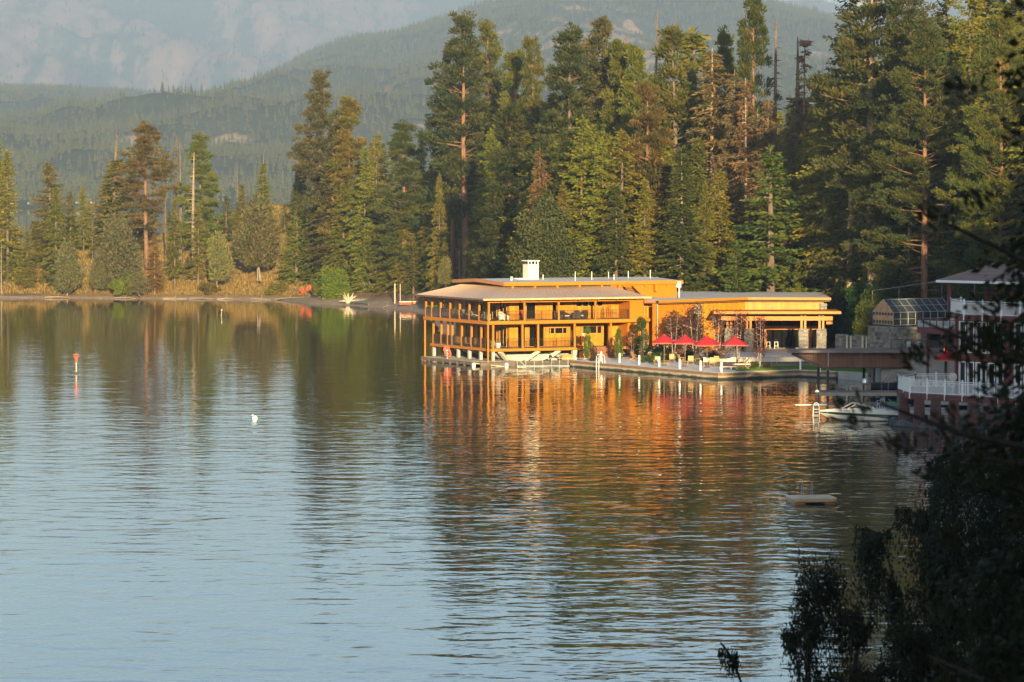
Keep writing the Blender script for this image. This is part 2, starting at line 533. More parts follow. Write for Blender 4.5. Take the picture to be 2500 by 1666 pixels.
FAR_Y0, FAR_YR = 9000.0, 13500.0
SKY2 = np.array([(-1500, -100), (-600, -95), (0, -90), (300, -80), (600, -65), (900, -40), (1010, -22), (1090, -14), (1180, -18), (1400, -30), (1900, -10), (2000, -12), (2080, 12), (2400, -60), (3400, -90)], float)
def far_h(x, y):
    px = 1250 + FPX * x / FAR_YR
    zr = CAMZ + (HZ - np.interp(px, SKY2[:, 0], SKY2[:, 1])) * FAR_YR / FPX - 20
    s = np.clip((y - FAR_Y0) / (FAR_YR - FAR_Y0), 0, 1.3)
    up = np.clip(s, 0, 1)
    g = 1 - np.abs(2 * fbm(x / 620 + y / 1300, y / 2100, 6, 77) - 1)
    z = zr * (0.35 * up + 0.65 * up ** 1.6) + (g - 0.7) * 230 * np.sin(np.pi * up) ** 0.7 + (fbm(x / 170, y / 260, 6, 81) - 0.5) * 120 * np.sin(np.pi * up) ** 0.7
    return np.where(s > 1, zr * (1 - (s - 1)), np.minimum(z, zr + 30))
def far_bare(x, y):
    g = 1 - np.abs(2 * fbm(x / 620 + y / 1300, y / 2100, 6, 77) - 1)
    n = fbm(x / 230 + 3 + .5 * fbm(x / 90, y / 300, 4, 95), y / 900, 7, 91, .66)
    v = fbm(x / 34 + y / 500, y / 420, 5, 93, .65)
    return np.clip(0.47 + 1.5 * (n - 0.5) + 1.3 * (v - .5) + 0.5 * (g - 0.72), 0, 1)
FM = hill_mat('rocky_mountain', (0.045, 0.06, 0.045), (0.085, 0.10, 0.065), (0.20, 0.13, 0.10), (0.32, 0.21, 0.16), 0.03)
o = link('rocky_mountains', grid_mesh('rocky_mountains', np.linspace(-5200, 5200, 620), np.linspace(8600, 14600, 230), far_h, FM, {'bare': far_bare}))
o['kind'] = 'structure'

# ------------------------------------------------------------------ haze: one closed box of even air
hz_m = bpy.data.materials.new('haze_air'); hz_m.use_nodes = True
nt = hz_m.node_tree
nt.nodes.remove(nt.nodes['Principled BSDF'])
pv = nt.nodes.new('ShaderNodeVolumePrincipled')
pv.inputs['Color'].default_value = (0.65, 0.82, 1.0, 1)
pv.inputs['Density'].default_value = HAZE = 1.25e-4
pv.inputs['Anisotropy'].default_value = 0.2
nt.links.new(pv.outputs[0], nt.nodes['Material Output'].inputs['Volume'])
hb = MB().box(-6300, 6300, -900, 15000, -8, 860)
hb.build('haze', hz_m, kind='stuff')
# ------------------------------------------------------------------ foliage material: colour per tree, varied per spray
def foliage_mat(name='foliage', transl=0.42):
    m, nt, N, L, P = new_mat(name)
    oi = N.new('ShaderNodeObjectInfo')
    t = attr(nt, 'tint')
    base = oi.outputs['Color']
    warm = mix_rgb(nt, 1.0, base, (1.5, 1.12, 0.75), 'MULTIPLY')
    cool = mix_rgb(nt, 1.0, base, (0.62, 0.78, 0.75), 'MULTIPLY')
    c = mix_rgb(nt, t, cool, warm)
    hs = N.new('ShaderNodeHueSaturation')
    L.new(math_n(nt, 'ADD', math_n(nt, 'MULTIPLY', oi.outputs['Random'], 0.03), 0.485), hs.inputs['Hue'])
    L.new(math_n(nt, 'ADD', math_n(nt, 'MULTIPLY', oi.outputs['Random'], 0.35), 0.82), hs.inputs['Value'])
    L.new(c, hs.inputs['Color'])
    L.new(hs.outputs[0], P.inputs['Base Color'])
    P.inputs['Roughness'].default_value = 0.6
    P.inputs['Specular IOR Level'].default_value = 0.25
    if transl:
        tr = N.new('ShaderNodeBsdfTranslucent'); L.new(hs.outputs[0], tr.inputs['Color'])
        mx = N.new('ShaderNodeMixShader'); mx.inputs[0].default_value = transl
        L.new(P.outputs[0], mx.inputs[1]); L.new(tr.outputs[0], mx.inputs[2])
        L.new(mx.outputs[0], N['Material Output'].inputs['Surface'])
    return m
LEAF = foliage_mat()
def bark_mat():
    m, nt, N, L, P = new_mat('bark')
    oi = N.new('ShaderNodeObjectInfo')
    co = scaled(nt, obj_co(nt), (6, 6, 1.2))
    f = noise_n(nt, 1.0, 6, 0.7, co)
    c = mix_rgb(nt, 1.0, oi.outputs['Color'], ramp_n(nt, f, [(0.3, (0.45,) * 3), (0.7, (1.4, 1.35, 1.3))]), 'MULTIPLY')
    L.new(c, P.inputs['Base Color']); P.inputs['Roughness'].default_value = 0.9
    P.inputs['Specular IOR Level'].default_value = 0.15
    return m
BARK = bark_mat()

def nrm(a):
    return a / np.maximum(np.linalg.norm(a, axis=1, keepdims=True), 1e-9)

class Leaves:
    """kite-shaped sprays gathered into one crown mesh"""
    def __init__(self, seed): self.P, self.D, self.L, self.Wd, self.T = [], [], [], [], []; self.r = np.random.RandomState(seed)
    def put(self, P, D, ln, wd, tint):
        n = len(P)
        self.P.append(P); self.D.append(D); self.L.append(np.broadcast_to(ln, n)); self.Wd.append(np.broadcast_to(wd, n)); self.T.append(np.broadcast_to(tint, n))
    def mesh(self, name, m=None, flat=0.12):
        P = np.concatenate(self.P); D = nrm(np.concatenate(self.D)); ln = np.concatenate(self.L)[:, None]; wd = np.concatenate(self.Wd)[:, None]; T = np.concatenate(self.T)
        n = len(P); r = self.r
        up = np.tile([0, 0, 1.0], (n, 1)) * flat + r.normal(size=(n, 3)) * (1 - flat * 0.6)
        S = nrm(np.cross(D, up)); 
        U = np.cross(S, D)
        mid = P + D * ln * 0.5 + U * wd * r.uniform(-0.25, 0.25, (n, 1))
        V = np.stack([P, mid + S * wd * 0.5, P + D * ln, mid - S * wd * 0.5], 1).reshape(-1, 3)
        F = np.arange(4 * n).reshape(n, 4)
        self.n = n
        return fast_mesh(name, V, F, m or LEAF, np.clip(T, 0, 1))

def trunk_mb(H, r0, rtop=0.03, bend=0.0, seed=0, n=7, lean=(0, 0)):
    rr = random.Random(seed)
    mb = MB(); pts, rad = [], []
    k = 9; bx, by = rr.uniform(-1, 1) * bend, rr.uniform(-1, 1) * bend
    for i in range(k + 1):
        t = i / k
        pts.append((bx * math.sin(t * 3.1) + lean[0] * t * H, by * math.sin(t * 2.6) + lean[1] * t * H, t * H - (0.4 if i == 0 else 0)))
        rad.append(r0 * (1.25 if i == 0 else 1) * (1 - t) ** 0.8 + rtop)
    mb.tube(pts, rad, n)
    def c(z):
        t = np.clip(np.asarray(z) / H, 0, 1)
        return np.stack([bx * np.sin(t * 3.1) + lean[0] * t * H, by * np.sin(t * 2.6) + lean[1] * t * H, t * H], -1)
    return mb, c

def limb(mb, p, az, el, L, r, droop=0.0, n=4, kinks=3, rr=random):
    pts, rad = [Vector(p)], [r]
    d = Vector((math.cos(az) * math.cos(el), math.sin(az) * math.cos(el), math.sin(el)))
    q = Vector(p)
    for i in range(kinks):
        d = (d + Vector((rr.uniform(-.16, .16), rr.uniform(-.16, .16), -droop / kinks + rr.uniform(-.08, .08)))).normalized()
        q = q + d * L / kinks
        pts.append(q.copy()); rad.append(r * (1 - (i + 1) / kinks) + 0.012)
    mb.tube(pts, rad, n, cap=False)
    return pts

def fir(seed, H=28.0, Rb=4.2, base=0.06, power=0.8, droop=0.25, dens=1.0, gap=0.08, rag=0.35, ln=0.74, top_bare=0.0, trunk_r=0.34, bare_low=0.0, limb_r=0.04, wfac=0.46):
    """conical conifer with whorled sweeping branches"""
    r = np.random.RandomState(seed); lv = Leaves(seed + 1)
    tr, cen = trunk_mb(H, trunk_r, bend=0.25, seed=seed)
    z = base * H
    ztop = H * (1 - top_bare)
    rr = random.Random(seed)
    side_gap = r.uniform(0, 6.28); 
    while z < ztop - 0.25:
        t = (z - base * H) / (ztop - base * H)
        env = Rb * ((1 - t) ** power) * (0.55 + 0.45 * min(1, t / 0.12)) + 0.18
        env *= 0.8 + 0.4 * vnoise(np.array([z / 2.3]), np.array([seed * 3.1]), 5)[0]
        nb = r.randint(5, 9)
        for k in range(nb):
            if r.rand() < gap: continue
            az = r.uniform(0, 6.283)
            L = env * r.uniform(1 - rag, 1.12)
            el = 0.55 * t - 0.12 + r.normal() * 0.10
            m = max(4, int(L / 0.24 * dens))
            s = np.linspace(0.12 if L < 2 else 0.22, 1, m)
            out = np.array([math.cos(az), math.sin(az), 0.0]); sd = np.array([-math.sin(az), math.cos(az), 0.0])
            zz = np.tan(el) * L * s - droop * L * s ** 1.7 + 0.10 * L * np.maximum(0, s - 0.7) * 2
            P = cen(z)[None, :] + out[None] * (L * s)[:, None] + np.array([0, 0, 1.0])[None] * zz[:, None]
            ct = r.uniform(0.15, 0.85)
            for sgn in (-1, 1, 0):
                if sgn == 0 : D = out[None] * 1.0 + np.array([0, 0, -0.25])[None] + r.normal(size=(m, 3)) * 0.18
                else: D = out[None] * 0.65 + sd[None] * sgn * 0.85 + np.array([0, 0, -0.30])[None] + r.normal(size=(m, 3)) * 0.22
                l = ln * (0.6 + 0.55 * (1 - s) * min(1.4, L / 3)) * r.uniform(0.7, 1.2, m)
                lv.put(P + r.normal(size=(m, 3)) * 0.10, D, l, l * wfac, np.clip(ct + r.normal(size=m) * 0.18, 0, 1))
            if L > 1.0 and r.rand() < 0.35:
                limb(tr, cen(z), az, el, L * 0.75, limb_r, droop * 1.4, 3, 2, rr)
        z += r.uniform(0.30, 0.52) * (1.2 - 0.4 * t)
    # leader
    m = 14
    zt = np.linspace(ztop - 1.3, ztop + 0.25, m)
    if top_bare == 0:
        lv.put(cen(zt), np.stack([r.normal(size=m) * .5, r.normal(size=m) * .5, np.ones(m) * .7], 1), 0.5, 0.2, 0.6)
    zz = base * H
    while bare_low and zz > 0.06 * H:
        zz -= r.uniform(0.3, 0.7)
        limb(tr, cen(zz), r.uniform(0, 6.28), r.normal() * .15 - .15, Rb * r.uniform(.25, .6), 0.04, .3, 3, 2, rr)
    return tr.mesh('fir_trunk', BARK), lv.mesh('fir_crown'), H

def pine(seed, H=30.0, Rb=4.6, base=0.38, dens=1.0, round_top=0.35, clump=1.0, trunk_r=0.42, lean=(0, 0), gap=0.1, ln=0.46, twist=0.12):
    """open-crowned pine: needle tufts in clumps at the ends of upswept limbs"""
    r = np.random.RandomState(seed); lv = Leaves(seed + 1); rr = random.Random(seed)
    tr, cen = trunk_mb(H, trunk_r, bend=0.5, seed=seed, n=8, lean=lean)
    z = base * H
    while z < H - 0.3:
        t = (z - base * H) / (H * (1 - base))
        prof = (0.62 + 0.38 * min(1, t / 0.2)) * (1 - max(0, (t - round_top) / (1 - round_top)) ** 2.0 * 0.86)
        prof *= 0.72 + 0.5 * vnoise(np.array([z / 2.8]), np.array([seed * 1.7]), 9)[0]
        nb = r.randint(3, 6)
        for k in range(nb):
            if r.rand() < gap: continue
            az = r.uniform(0, 6.283); L = Rb * prof * r.uniform(0.55, 1.1)
            el = -0.12 + 0.65 * t + r.normal() * twist
            pts = limb(tr, cen(z), az, el, L, 0.06 * (1 - t * .6), -0.16, 4, 3, rr)
            nc = max(2, int(L * 1.5 * dens))
            ct = r.uniform(0.1, 0.9)
            for c in range(nc):
                s = 0.42 + 0.58 * (c + r.uniform(0, 1)) / nc
                i = min(2, int(s * 3)); f = s * 3 - i
                q = np.array(pts[i].lerp(pts[i + 1], min(1, f))) + r.normal(size=3) * 0.32
                rad = clump * r.uniform(0.5, 0.95)
                m = int(48 * dens * clump)
                off = nrm(r.normal(size=(m, 3))) * (r.uniform(0, 1, m) ** 0.5)[:, None] * np.array([rad, rad, rad * 0.55])
                D = off + np.array([math.cos(az) * .35, math.sin(az) * .35, 0.45]) + r.normal(size=(m, 3)) * 0.15
                lv.put(q + off * 0.8, D, ln * r.uniform(0.6, 1.15, m), ln * 0.34, np.clip(ct + r.normal(size=m) * 0.2 + off[:, 2] * .2, 0, 1))
        z += r.uniform(0.4, 0.85) * (1.15 - 0.4 * t)
    for k in range(5):                                     # broken stubs under the crown
        limb(tr, cen(H * base * r.uniform(0.5, 1.0)), r.uniform(0, 6.28), r.normal() * .2, r.uniform(.6, 2.2), 0.05, 0.2, 3, 2, rr)
    return tr.mesh('pine_trunk', BARK), lv.mesh('pine_crown', flat=0.15), H

def snag(seed, H=26.0, Rb=2.4, leaf=0.25, base=0.2, trunk_r=0.26, down=0.25, top=1.0, nbr=1.0):
    """dead or dying conifer: bare pole, thin drooping twigs, a few brown sprays"""
    r = np.random.RandomState(seed); lv = Leaves(seed + 1); rr = random.Random(seed)
    tr, cen = trunk_mb(H, trunk_r, 0.05, bend=0.3, seed=seed)
    z = base * H
    while z < H * top - 0.3:
        t = (z - base * H) / (H * (1 - base))
        for k in range(r.randint(2, 5)):
            az = r.uniform(0, 6.283); L = Rb * (1 - t) ** 0.6 * r.uniform(0.35, 1.1) + 0.25
            pts = limb(tr, cen(z), az, r.normal() * .12 + .05, L, 0.035, down, 3, 3, rr)
            if r.rand() < leaf:
                m = int(8 + L * 10)
                s = r.uniform(0.2, 1, m)
                P = np.array([list(pts[min(2, int(x * 3))].lerp(pts[min(2, int(x * 3)) + 1], x * 3 - min(2, int(x * 3)))) for x in s])
                D = np.stack([np.cos(az) + r.normal(size=m) * .8, np.sin(az) + r.normal(size=m) * .8, -0.4 + r.normal(size=m) * .3], 1)
                lv.put(P + r.normal(size=(m, 3)) * .1, D, 0.55 * r.uniform(.6, 1.2, m), 0.16, np.clip(r.uniform(0.2, .8) + r.normal(size=m) * .15, 0, 1))
        z += r.uniform(0.3, 0.7) / nbr
    if not lv.P: lv.put(np.array([[0, 0, H - .3]]), np.array([[0, 0, 1.0]]), 0.4, 0.1, .5)
    return tr.mesh('snag_trunk', BARK), lv.mesh('snag_crown'), H

def juniper(seed, H=9.0, Rb=2.3, base=0.18, n=9000, pointy=1.0, stems=2, ln=0.42):
    """tight upright evergreen: short sprays pointing up over an egg-shaped crown"""
    r = np.random.RandomState(seed); lv = Leaves(seed + 1); rr = random.Random(seed)
    mb = MB()
    for k in range(stems):
        a = k * 3.0 + .5
        mb.tube([(0.25 * math.cos(a) * (stems > 1) * 1.6, 0.25 * math.sin(a), -0.3), (0.2 * math.cos(a), 0.1, H * base), (0.1 * math.cos(a), 0, H * 0.75)], [0.11, 0.085, 0.03], 6)
    zz = r.uniform(0, 1, n) ** 0.85
    az = r.uniform(0, 6.283, n)
    nl = 7; lobe = r.randint(0, nl, n)
    lh = np.concatenate([[1.0], r.uniform(.6, .96, nl - 1)]); la = r.uniform(0, 6.283, nl); lr = np.concatenate([[0.0], r.uniform(.25, .5, nl - 1)]) * Rb; lw = np.concatenate([[.8], r.uniform(.42, .68, nl - 1)])
    prof = np.sin(np.pi * np.clip(zz, 0, 1) ** (0.72 / pointy)) ** 0.55 * 0.9 + 0.08 * (1 - zz)
    lump = 0.3 + 1.4 * fbm(np.cos(az) * 1.3 + 5, np.sin(az) * 1.3 + zz * 4.5 + seed, 3, 4)
    rad = Rb * prof * lump * (0.55 + 0.45 * r.uniform(0, 1, n) ** 0.4)
    rad = rad * lw[lobe]
    P = np.stack([rad * np.cos(az) + lr[lobe] * np.cos(la[lobe]) * (1 - .5 * zz), rad * np.sin(az) + lr[lobe] * np.sin(la[lobe]) * (1 - .5 * zz), H * (base * 0.75 + (1 - base * 0.75) * zz * lh[lobe])], 1)
    D = np.stack([np.cos(az) * .55, np.sin(az) * .55, np.full(n, 0.9)], 1) + r.normal(size=(n, 3)) * 0.35
    gapm = fbm(np.cos(az) * 2.6 + 9 + lobe, np.sin(az) * 2.6 + zz * 9, 3, 14) > .40
    P, az, zz = P[gapm], az[gapm], zz[gapm]; n = len(P)
    D = np.stack([np.cos(az) * .55, np.sin(az) * .55, np.full(n, 0.9)], 1) + r.normal(size=(n, 3)) * 0.45
    P = P + nrm(D) * (r.rand(n) ** 6 * .9)[:, None]
    tn = 0.5 + 0.9 * (fbm(az * 2.5, zz * 9 + seed, 3, 6) - 0.5) + r.normal(size=n) * .15
    lv.put(P, D, ln * r.uniform(.6, 1.2, n), ln * 0.42, np.clip(tn, 0, 1))
    return mb.mesh('juniper_trunk', BARK), lv.mesh('juniper_crown'), H

def leafy(seed, H=7.0, Rb=3.0, base=0.15, blobs=22, per=260, ln=0.3, wd=0.75, stems=3, droop=-0.1, trunk_r=0.1, spread=1.0, vert=1.0):
    """broad-leaved tree or bush: clumps of leaves round forking stems"""
    r = np.random.RandomState(seed); lv = Leaves(seed + 1); rr = random.Random(seed)
    mb = MB()
    tips = []
    for k in range(stems):
        a = 6.283 * k / stems + r.uniform(-.5, .5)
        hh = H * r.uniform(.75, .95)
        p = [(0, 0, -0.2), (math.cos(a) * Rb * .18 * spread, math.sin(a) * Rb * .18 * spread, hh * .35), (math.cos(a) * Rb * .4 * spread, math.sin(a) * Rb * .4 * spread, hh)]
        mb.tube(p, [trunk_r, trunk_r * .7, 0.015], 6)
        tips += [p]
    for b in range(blobs):
        p = tips[b % stems]; t = r.uniform(base, 1.0)
        c0 = np.array(Vector(p[1]).lerp(Vector(p[2]), max(0, (t - .35) / .65))) if t > .35 else np.array(Vector(p[0]).lerp(Vector(p[1]), t / .35))
        prof = math.sin(math.pi * min(1, max(0.05, t)) ** 0.8) ** 0.6
        a = r.uniform(0, 6.283); q = c0 + np.array([math.cos(a), math.sin(a), 0]) * Rb * prof * r.uniform(.2, .8)
        q[2] = H * (t * 0.93 + .02)
        limb(mb, c0, a, 0.4, float(np.linalg.norm(q - c0)) + .1, trunk_r * .3, 0, 3, 2, rr)
        rad = Rb * r.uniform(.24, .42)
        off = nrm(r.normal(size=(per, 3))) * (r.uniform(0, 1, per) ** 0.45)[:, None] * np.array([rad, rad, rad * vert])
        D = off * .5 + r.normal(size=(per, 3)) * rad * .6 + np.array([0, 0, droop])
        lv.put(q + off, D, ln * r.uniform(.6, 1.2, per), ln * wd * r.uniform(.7, 1.1, per), np.clip(r.uniform(.2, .8) + r.normal(size=per) * .2, 0, 1))
    return mb.mesh('leafy_stems', BARK), lv.mesh('leafy_crown', flat=0.1), H

# ------------------------------------------------------------------ stock of tree shapes
KINDS_ = {
    'fir':    [fir(11, 28, 4.7), fir(12, 26, 4.4, droop=.32), fir(13, 30, 4.8, gap=.18, rag=.5), fir(14, 24, 4.8, power=.75, base=.04), fir(15, 27, 4.2, gap=.2, rag=.6, power=.7), fir(16, 29, 4.9, gap=.12, rag=.45, droop=.36)],
    'firgap': [fir(21, 29, 4.9, gap=.32, rag=.6, base=.1, power=.65, bare_low=1), fir(22, 27, 4.6, gap=.36, rag=.65, base=.13, power=.6, bare_low=1), fir(23, 31, 5.0, gap=.3, rag=.6, base=.16, power=.6, bare_low=1)],
    'spire':  [fir(31, 22, 2.1, base=.1, power=.75, gap=.2, top_bare=.2), fir(32, 20, 2.7, base=.14, gap=.25, rag=.4, power=.9), fir(33, 18, 2.6, base=.05, gap=.1)],
    'young':  [fir(41, 15, 4.0, base=.02, power=.9, droop=.15, dens=1.1, ln=.58, gap=.04), fir(42, 16, 4.4, base=.03, power=.8, droop=.2, dens=1.1, ln=.6, gap=.06)],
    'pine':   [pine(51, 30, 5.0, base=.33), pine(52, 28, 4.8, base=.25), pine(53, 31, 4.6, base=.4, round_top=.5), pine(54, 29, 4.4, base=.16, round_top=.2)],
    'dense':  [pine(61, 27, 5.0, base=.08, dens=1.15, round_top=.15), pine(62, 25, 4.7, base=.06, dens=1.15, round_top=.1), pine(63, 28, 4.3, base=.1, dens=1.15, round_top=.2), pine(64, 26, 5.2, base=.14, dens=1.0, round_top=.3, gap=.2), pine(65, 29, 4.6, base=.08, dens=1.1, round_top=.05)],
    'snag':   [snag(71), snag(72, 24, 1.6, .1, .3), snag(73, 28, 2.9, .55, .25), snag(74, 22, 1.0, .02, .35)],
    'rust':   [snag(75, 26, 3.4, .95, .12, nbr=2.2), snag(76, 24, 3.8, 1.0, .08, nbr=2.4)],
    'juniper': [juniper(81, 9, 2.7, .18, 14000, .72), juniper(82, 9, 3.1, .0, 14000, .9, 1), juniper(83, 7, 2.1, .1, 8000, .9, 1)],
    'bigpine': [pine(91, 36, 7.5, base=.12, dens=1.25, round_top=.2, ln=.36, clump=.95), pine(92, 34, 6.8, base=.16, dens=1.25, round_top=.25, ln=.36, clump=.9)],
    'bigfir': [fir(93, 36, 6.4, gap=.25, rag=.55, base=.08, power=.6, ln=.62, bare_low=1), fir(94, 34, 6.0, gap=.3, rag=.6, base=.12, power=.55, ln=.62, bare_low=1)],
    'broad':  [leafy(95, 16, 5.2, .12, 90, 420, .34, .75, 5)],
    'bush':   [juniper(85, 3.0, 1.5, .0, 2600, .9, 1, .3), leafy(86, 2.6, 1.7, .05, 16, 150, .28, .7)],
    'leafy':  [leafy(87, 8, 4.2, .1, 34, 300, .42, .75, 4), leafy(88, 9, 4.6, .06, 40, 300, .42, .75, 5)],
}
TREES = {}
def tree(kind, var, name, label, cat, x, y, ztop=None, H=None, wide=1.0, col=(.055, .075, .022), bark=(.16, .11, .08), zb=None, group=None, rz=None, lean=(0, 0)):
    tm, cm, H0 = KINDS_[kind][var % len(KINDS_[kind])]
    if zb is None: zb = ground(x, y) - 0.15
    if H is None: H = ztop - zb
    s = H / H0
    o = thing(name, label, cat, (x, y, zb), random.uniform(0, 6.28) if rz is None else rz, group)
    o.rotation_euler = (lean[0], lean[1], o.rotation_euler[2])
    o.scale = (s * wide, s * wide, s)
    a = link('trunk', tm, o); a.color = (*bark, 1)
    b = link('crown', cm, o); b.color = (*col, 1)
    return o
# ------------------------------------------------------------------ woods too far or too many to count (one object each)
def tiny_conifer(seed, H=12.0, Rb=1.7, tiers=9, per=13, shift=.5):
    r = np.random.RandomState(seed); lv = Leaves(seed)
    for i in range(tiers * 3):
        t = (i + r.rand()) / (tiers * 3); rad = Rb * (1 - t) ** .8 + .15
        az = r.uniform(0, 6.283, per // 3 + 1); n = len(az)
        P = np.stack([np.zeros(n), np.zeros(n), np.full(n, H * (.1 + .88 * t))], 1)
        D = np.stack([np.cos(az), np.sin(az), np.full(n, -.35 + .5 * t)], 1)
        lv.put(P, D, rad * r.uniform(.7, 1.2, n), rad * .75 + .1, r.uniform(.0, .35, n) + .65 * shift)
    return lv

def scatter_group(tag_, objs):
    """node group: pick one of the shapes for every point, turn and scale it"""
    g = bpy.data.node_groups.new('scatter_' + tag_, 'GeometryNodeTree')
    g.interface.new_socket('Geometry', in_out='INPUT', socket_type='NodeSocketGeometry')
    g.interface.new_socket('Geometry', in_out='OUTPUT', socket_type='NodeSocketGeometry')
    N, L = g.nodes, g.links
    gi, go = N.new('NodeGroupInput'), N.new('NodeGroupOutput')
    jn = N.new('GeometryNodeJoinGeometry')
    for i, ob in enumerate(objs):
        oi = N.new('GeometryNodeObjectInfo'); oi.inputs['Object'].default_value = ob; oi.inputs['As Instance'].default_value = True
        at_ = N.new('GeometryNodeInputNamedAttribute'); at_.data_type = 'FLOAT'; at_.inputs['Name'].default_value = 'pick'
        cmp_ = N.new('FunctionNodeCompare'); cmp_.data_type = 'FLOAT'; cmp_.operation = 'EQUAL'; cmp_.inputs[1].default_value = i; cmp_.inputs[12].default_value = 0.3
        L.new(at_.outputs[0], cmp_.inputs[0])
        ip = N.new('GeometryNodeInstanceOnPoints')
        L.new(gi.outputs[0], ip.inputs['Points']); L.new(cmp_.outputs[0], ip.inputs['Selection']); L.new(oi.outputs['Geometry'], ip.inputs['Instance'])
        sc = N.new('GeometryNodeInputNamedAttribute'); sc.data_type = 'FLOAT'; sc.inputs['Name'].default_value = 'size'
        ro = N.new('GeometryNodeInputNamedAttribute'); ro.data_type = 'FLOAT'; ro.inputs['Name'].default_value = 'turn'
        cb = N.new('ShaderNodeCombineXYZ'); L.new(ro.outputs[0], cb.inputs[2])
        L.new(cb.outputs[0], ip.inputs['Rotation']); L.new(sc.outputs[0], ip.inputs['Scale'])
        L.new(ip.outputs[0], jn.inputs[0])
    L.new(jn.outputs[0], go.inputs[0])
    return g

def scatter(name, pts, size, objs, seed=0):
    r = np.random.RandomState(seed); n = len(pts)
    me = bpy.data.meshes.new(name)
    me.vertices.add(n); me.vertices.foreach_set('co', np.asarray(pts, np.float32).ravel())
    for nm, v in (('size', size), ('turn', r.uniform(0, 6.283, n)), ('pick', r.randint(0, len(objs), n))):
        a = me.attributes.new(nm, 'FLOAT', 'POINT'); a.data.foreach_set('value', np.asarray(v, np.float32))
    o = link(name, me, kind='stuff')
    md = o.modifiers.new('scatter', 'NODES'); md.node_group = scatter_group(name, objs)
    return o

def stock(name, me, col):
    o = bpy.data.objects.new(name, me); o.color = (*col, 1)        # shape only: not linked to the scene
    return o

HILLTREES = []
for k, (c, Hh, Rb) in enumerate([((.038, .055, .022), 12, 1.8), ((.055, .07, .028), 11, 2.1), ((.075, .08, .03), 10, 1.9), ((.045, .06, .03), 13, 1.6), ((.10, .075, .045), 11, 1.0)]):
    HILLTREES.append(stock('hill_conifer', tiny_conifer(200 + k, Hh, Rb, shift=k / 4.0).mesh('hill_conifer', flat=.1), c))
rs = np.random.RandomState(4)
n = 120000
hx = rs.uniform(-1010, 1030, n); hy = HILL_Y0 + (rs.uniform(0, 1, n) ** 1.05) * (HILL_YR + 60 - HILL_Y0)
keep = (np.abs(hx) < 0.15 * hy + 40)
hx, hy = hx[keep], hy[keep]
hz_ = hill_h(hx, hy); br = hill_bare(hx, hy)
dens = (1 - sstep(.3, .75, br)) * (0.22 + .6 * sstep(.3, .55, fbm(hx / 40, hy / 40, 4, 61)))
keep = (rs.rand(len(hx)) < np.clip(dens, .05, 1)) & (hz_ > 1.5)
hx, hy, hz_ = hx[keep], hy[keep], hz_[keep]
hf = scatter('hill_forest', np.stack([hx, hy, hz_ - .4], 1), rs.uniform(.55, 1.2, len(hx)), HILLTREES, 1); hf.color = (.14, .15, .055, 1)
n = 22000
fx = rs.uniform(-2000, 2000, n); fy = rs.uniform(FAR_Y0 + 100, FAR_YR, n)
keep = (np.abs(fx) < .15 * fy) & (rs.rand(n) > far_bare(fx, fy) * .8)
fx, fy = fx[keep], fy[keep]
mf = scatter('mountain_forest', np.stack([fx, fy, far_h(fx, fy) - .5], 1), rs.uniform(.9, 1.9, len(fx)), HILLTREES[:4], 2); mf.color = (.07, .08, .04, 1)

# the wooded slope on the right, running back past the camera: it shades the near cove
SLOPE = [stock('slope_fir', KINDS_['fir'][0][1], (.05, .065, .022)), stock('slope_pine', KINDS_['dense'][0][1], (.055, .07, .022)), stock('slope_tall_fir', KINDS_['fir'][2][1], (.05, .065, .022))]
sx, sy = [], []
for _ in range(9000):
    x, y = (rs.uniform(30, 260), rs.uniform(-320, 420)) if _ % 3 else (rs.uniform(2, 90), rs.uniform(-70, 112))
    if y > 112 and x < (52 if y > 250 else 40): continue
    if y < 112:
        if not (x > max(.1333 * y + 13, 1 if y < -8 else 13)): continue
        if 112 > y > -60 and x < 84 - .105 * y and ground(x, y) + 27 > .15 * (345 - y): continue
    elif x < 84 - .105 * y and y < 210: continue
    if y > 330 and x < 68: continue
    if all((x - a) ** 2 + (y - b) ** 2 > (12 if y < -8 and x < 45 else 36) for a, b in zip(sx[-900:], sy[-900:])):
        sx.append(x); sy.append(y)
sx, sy = np.array(sx), np.array(sy)
sf = scatter('slope_forest', np.stack([sx, sy, land_h(sx, sy) - .3], 1), np.where(sy < -8, .9, 1) * rs.uniform(.75, 1.1, len(sx)), SLOPE, 3); sf.color = (.09, .11, .03, 1)

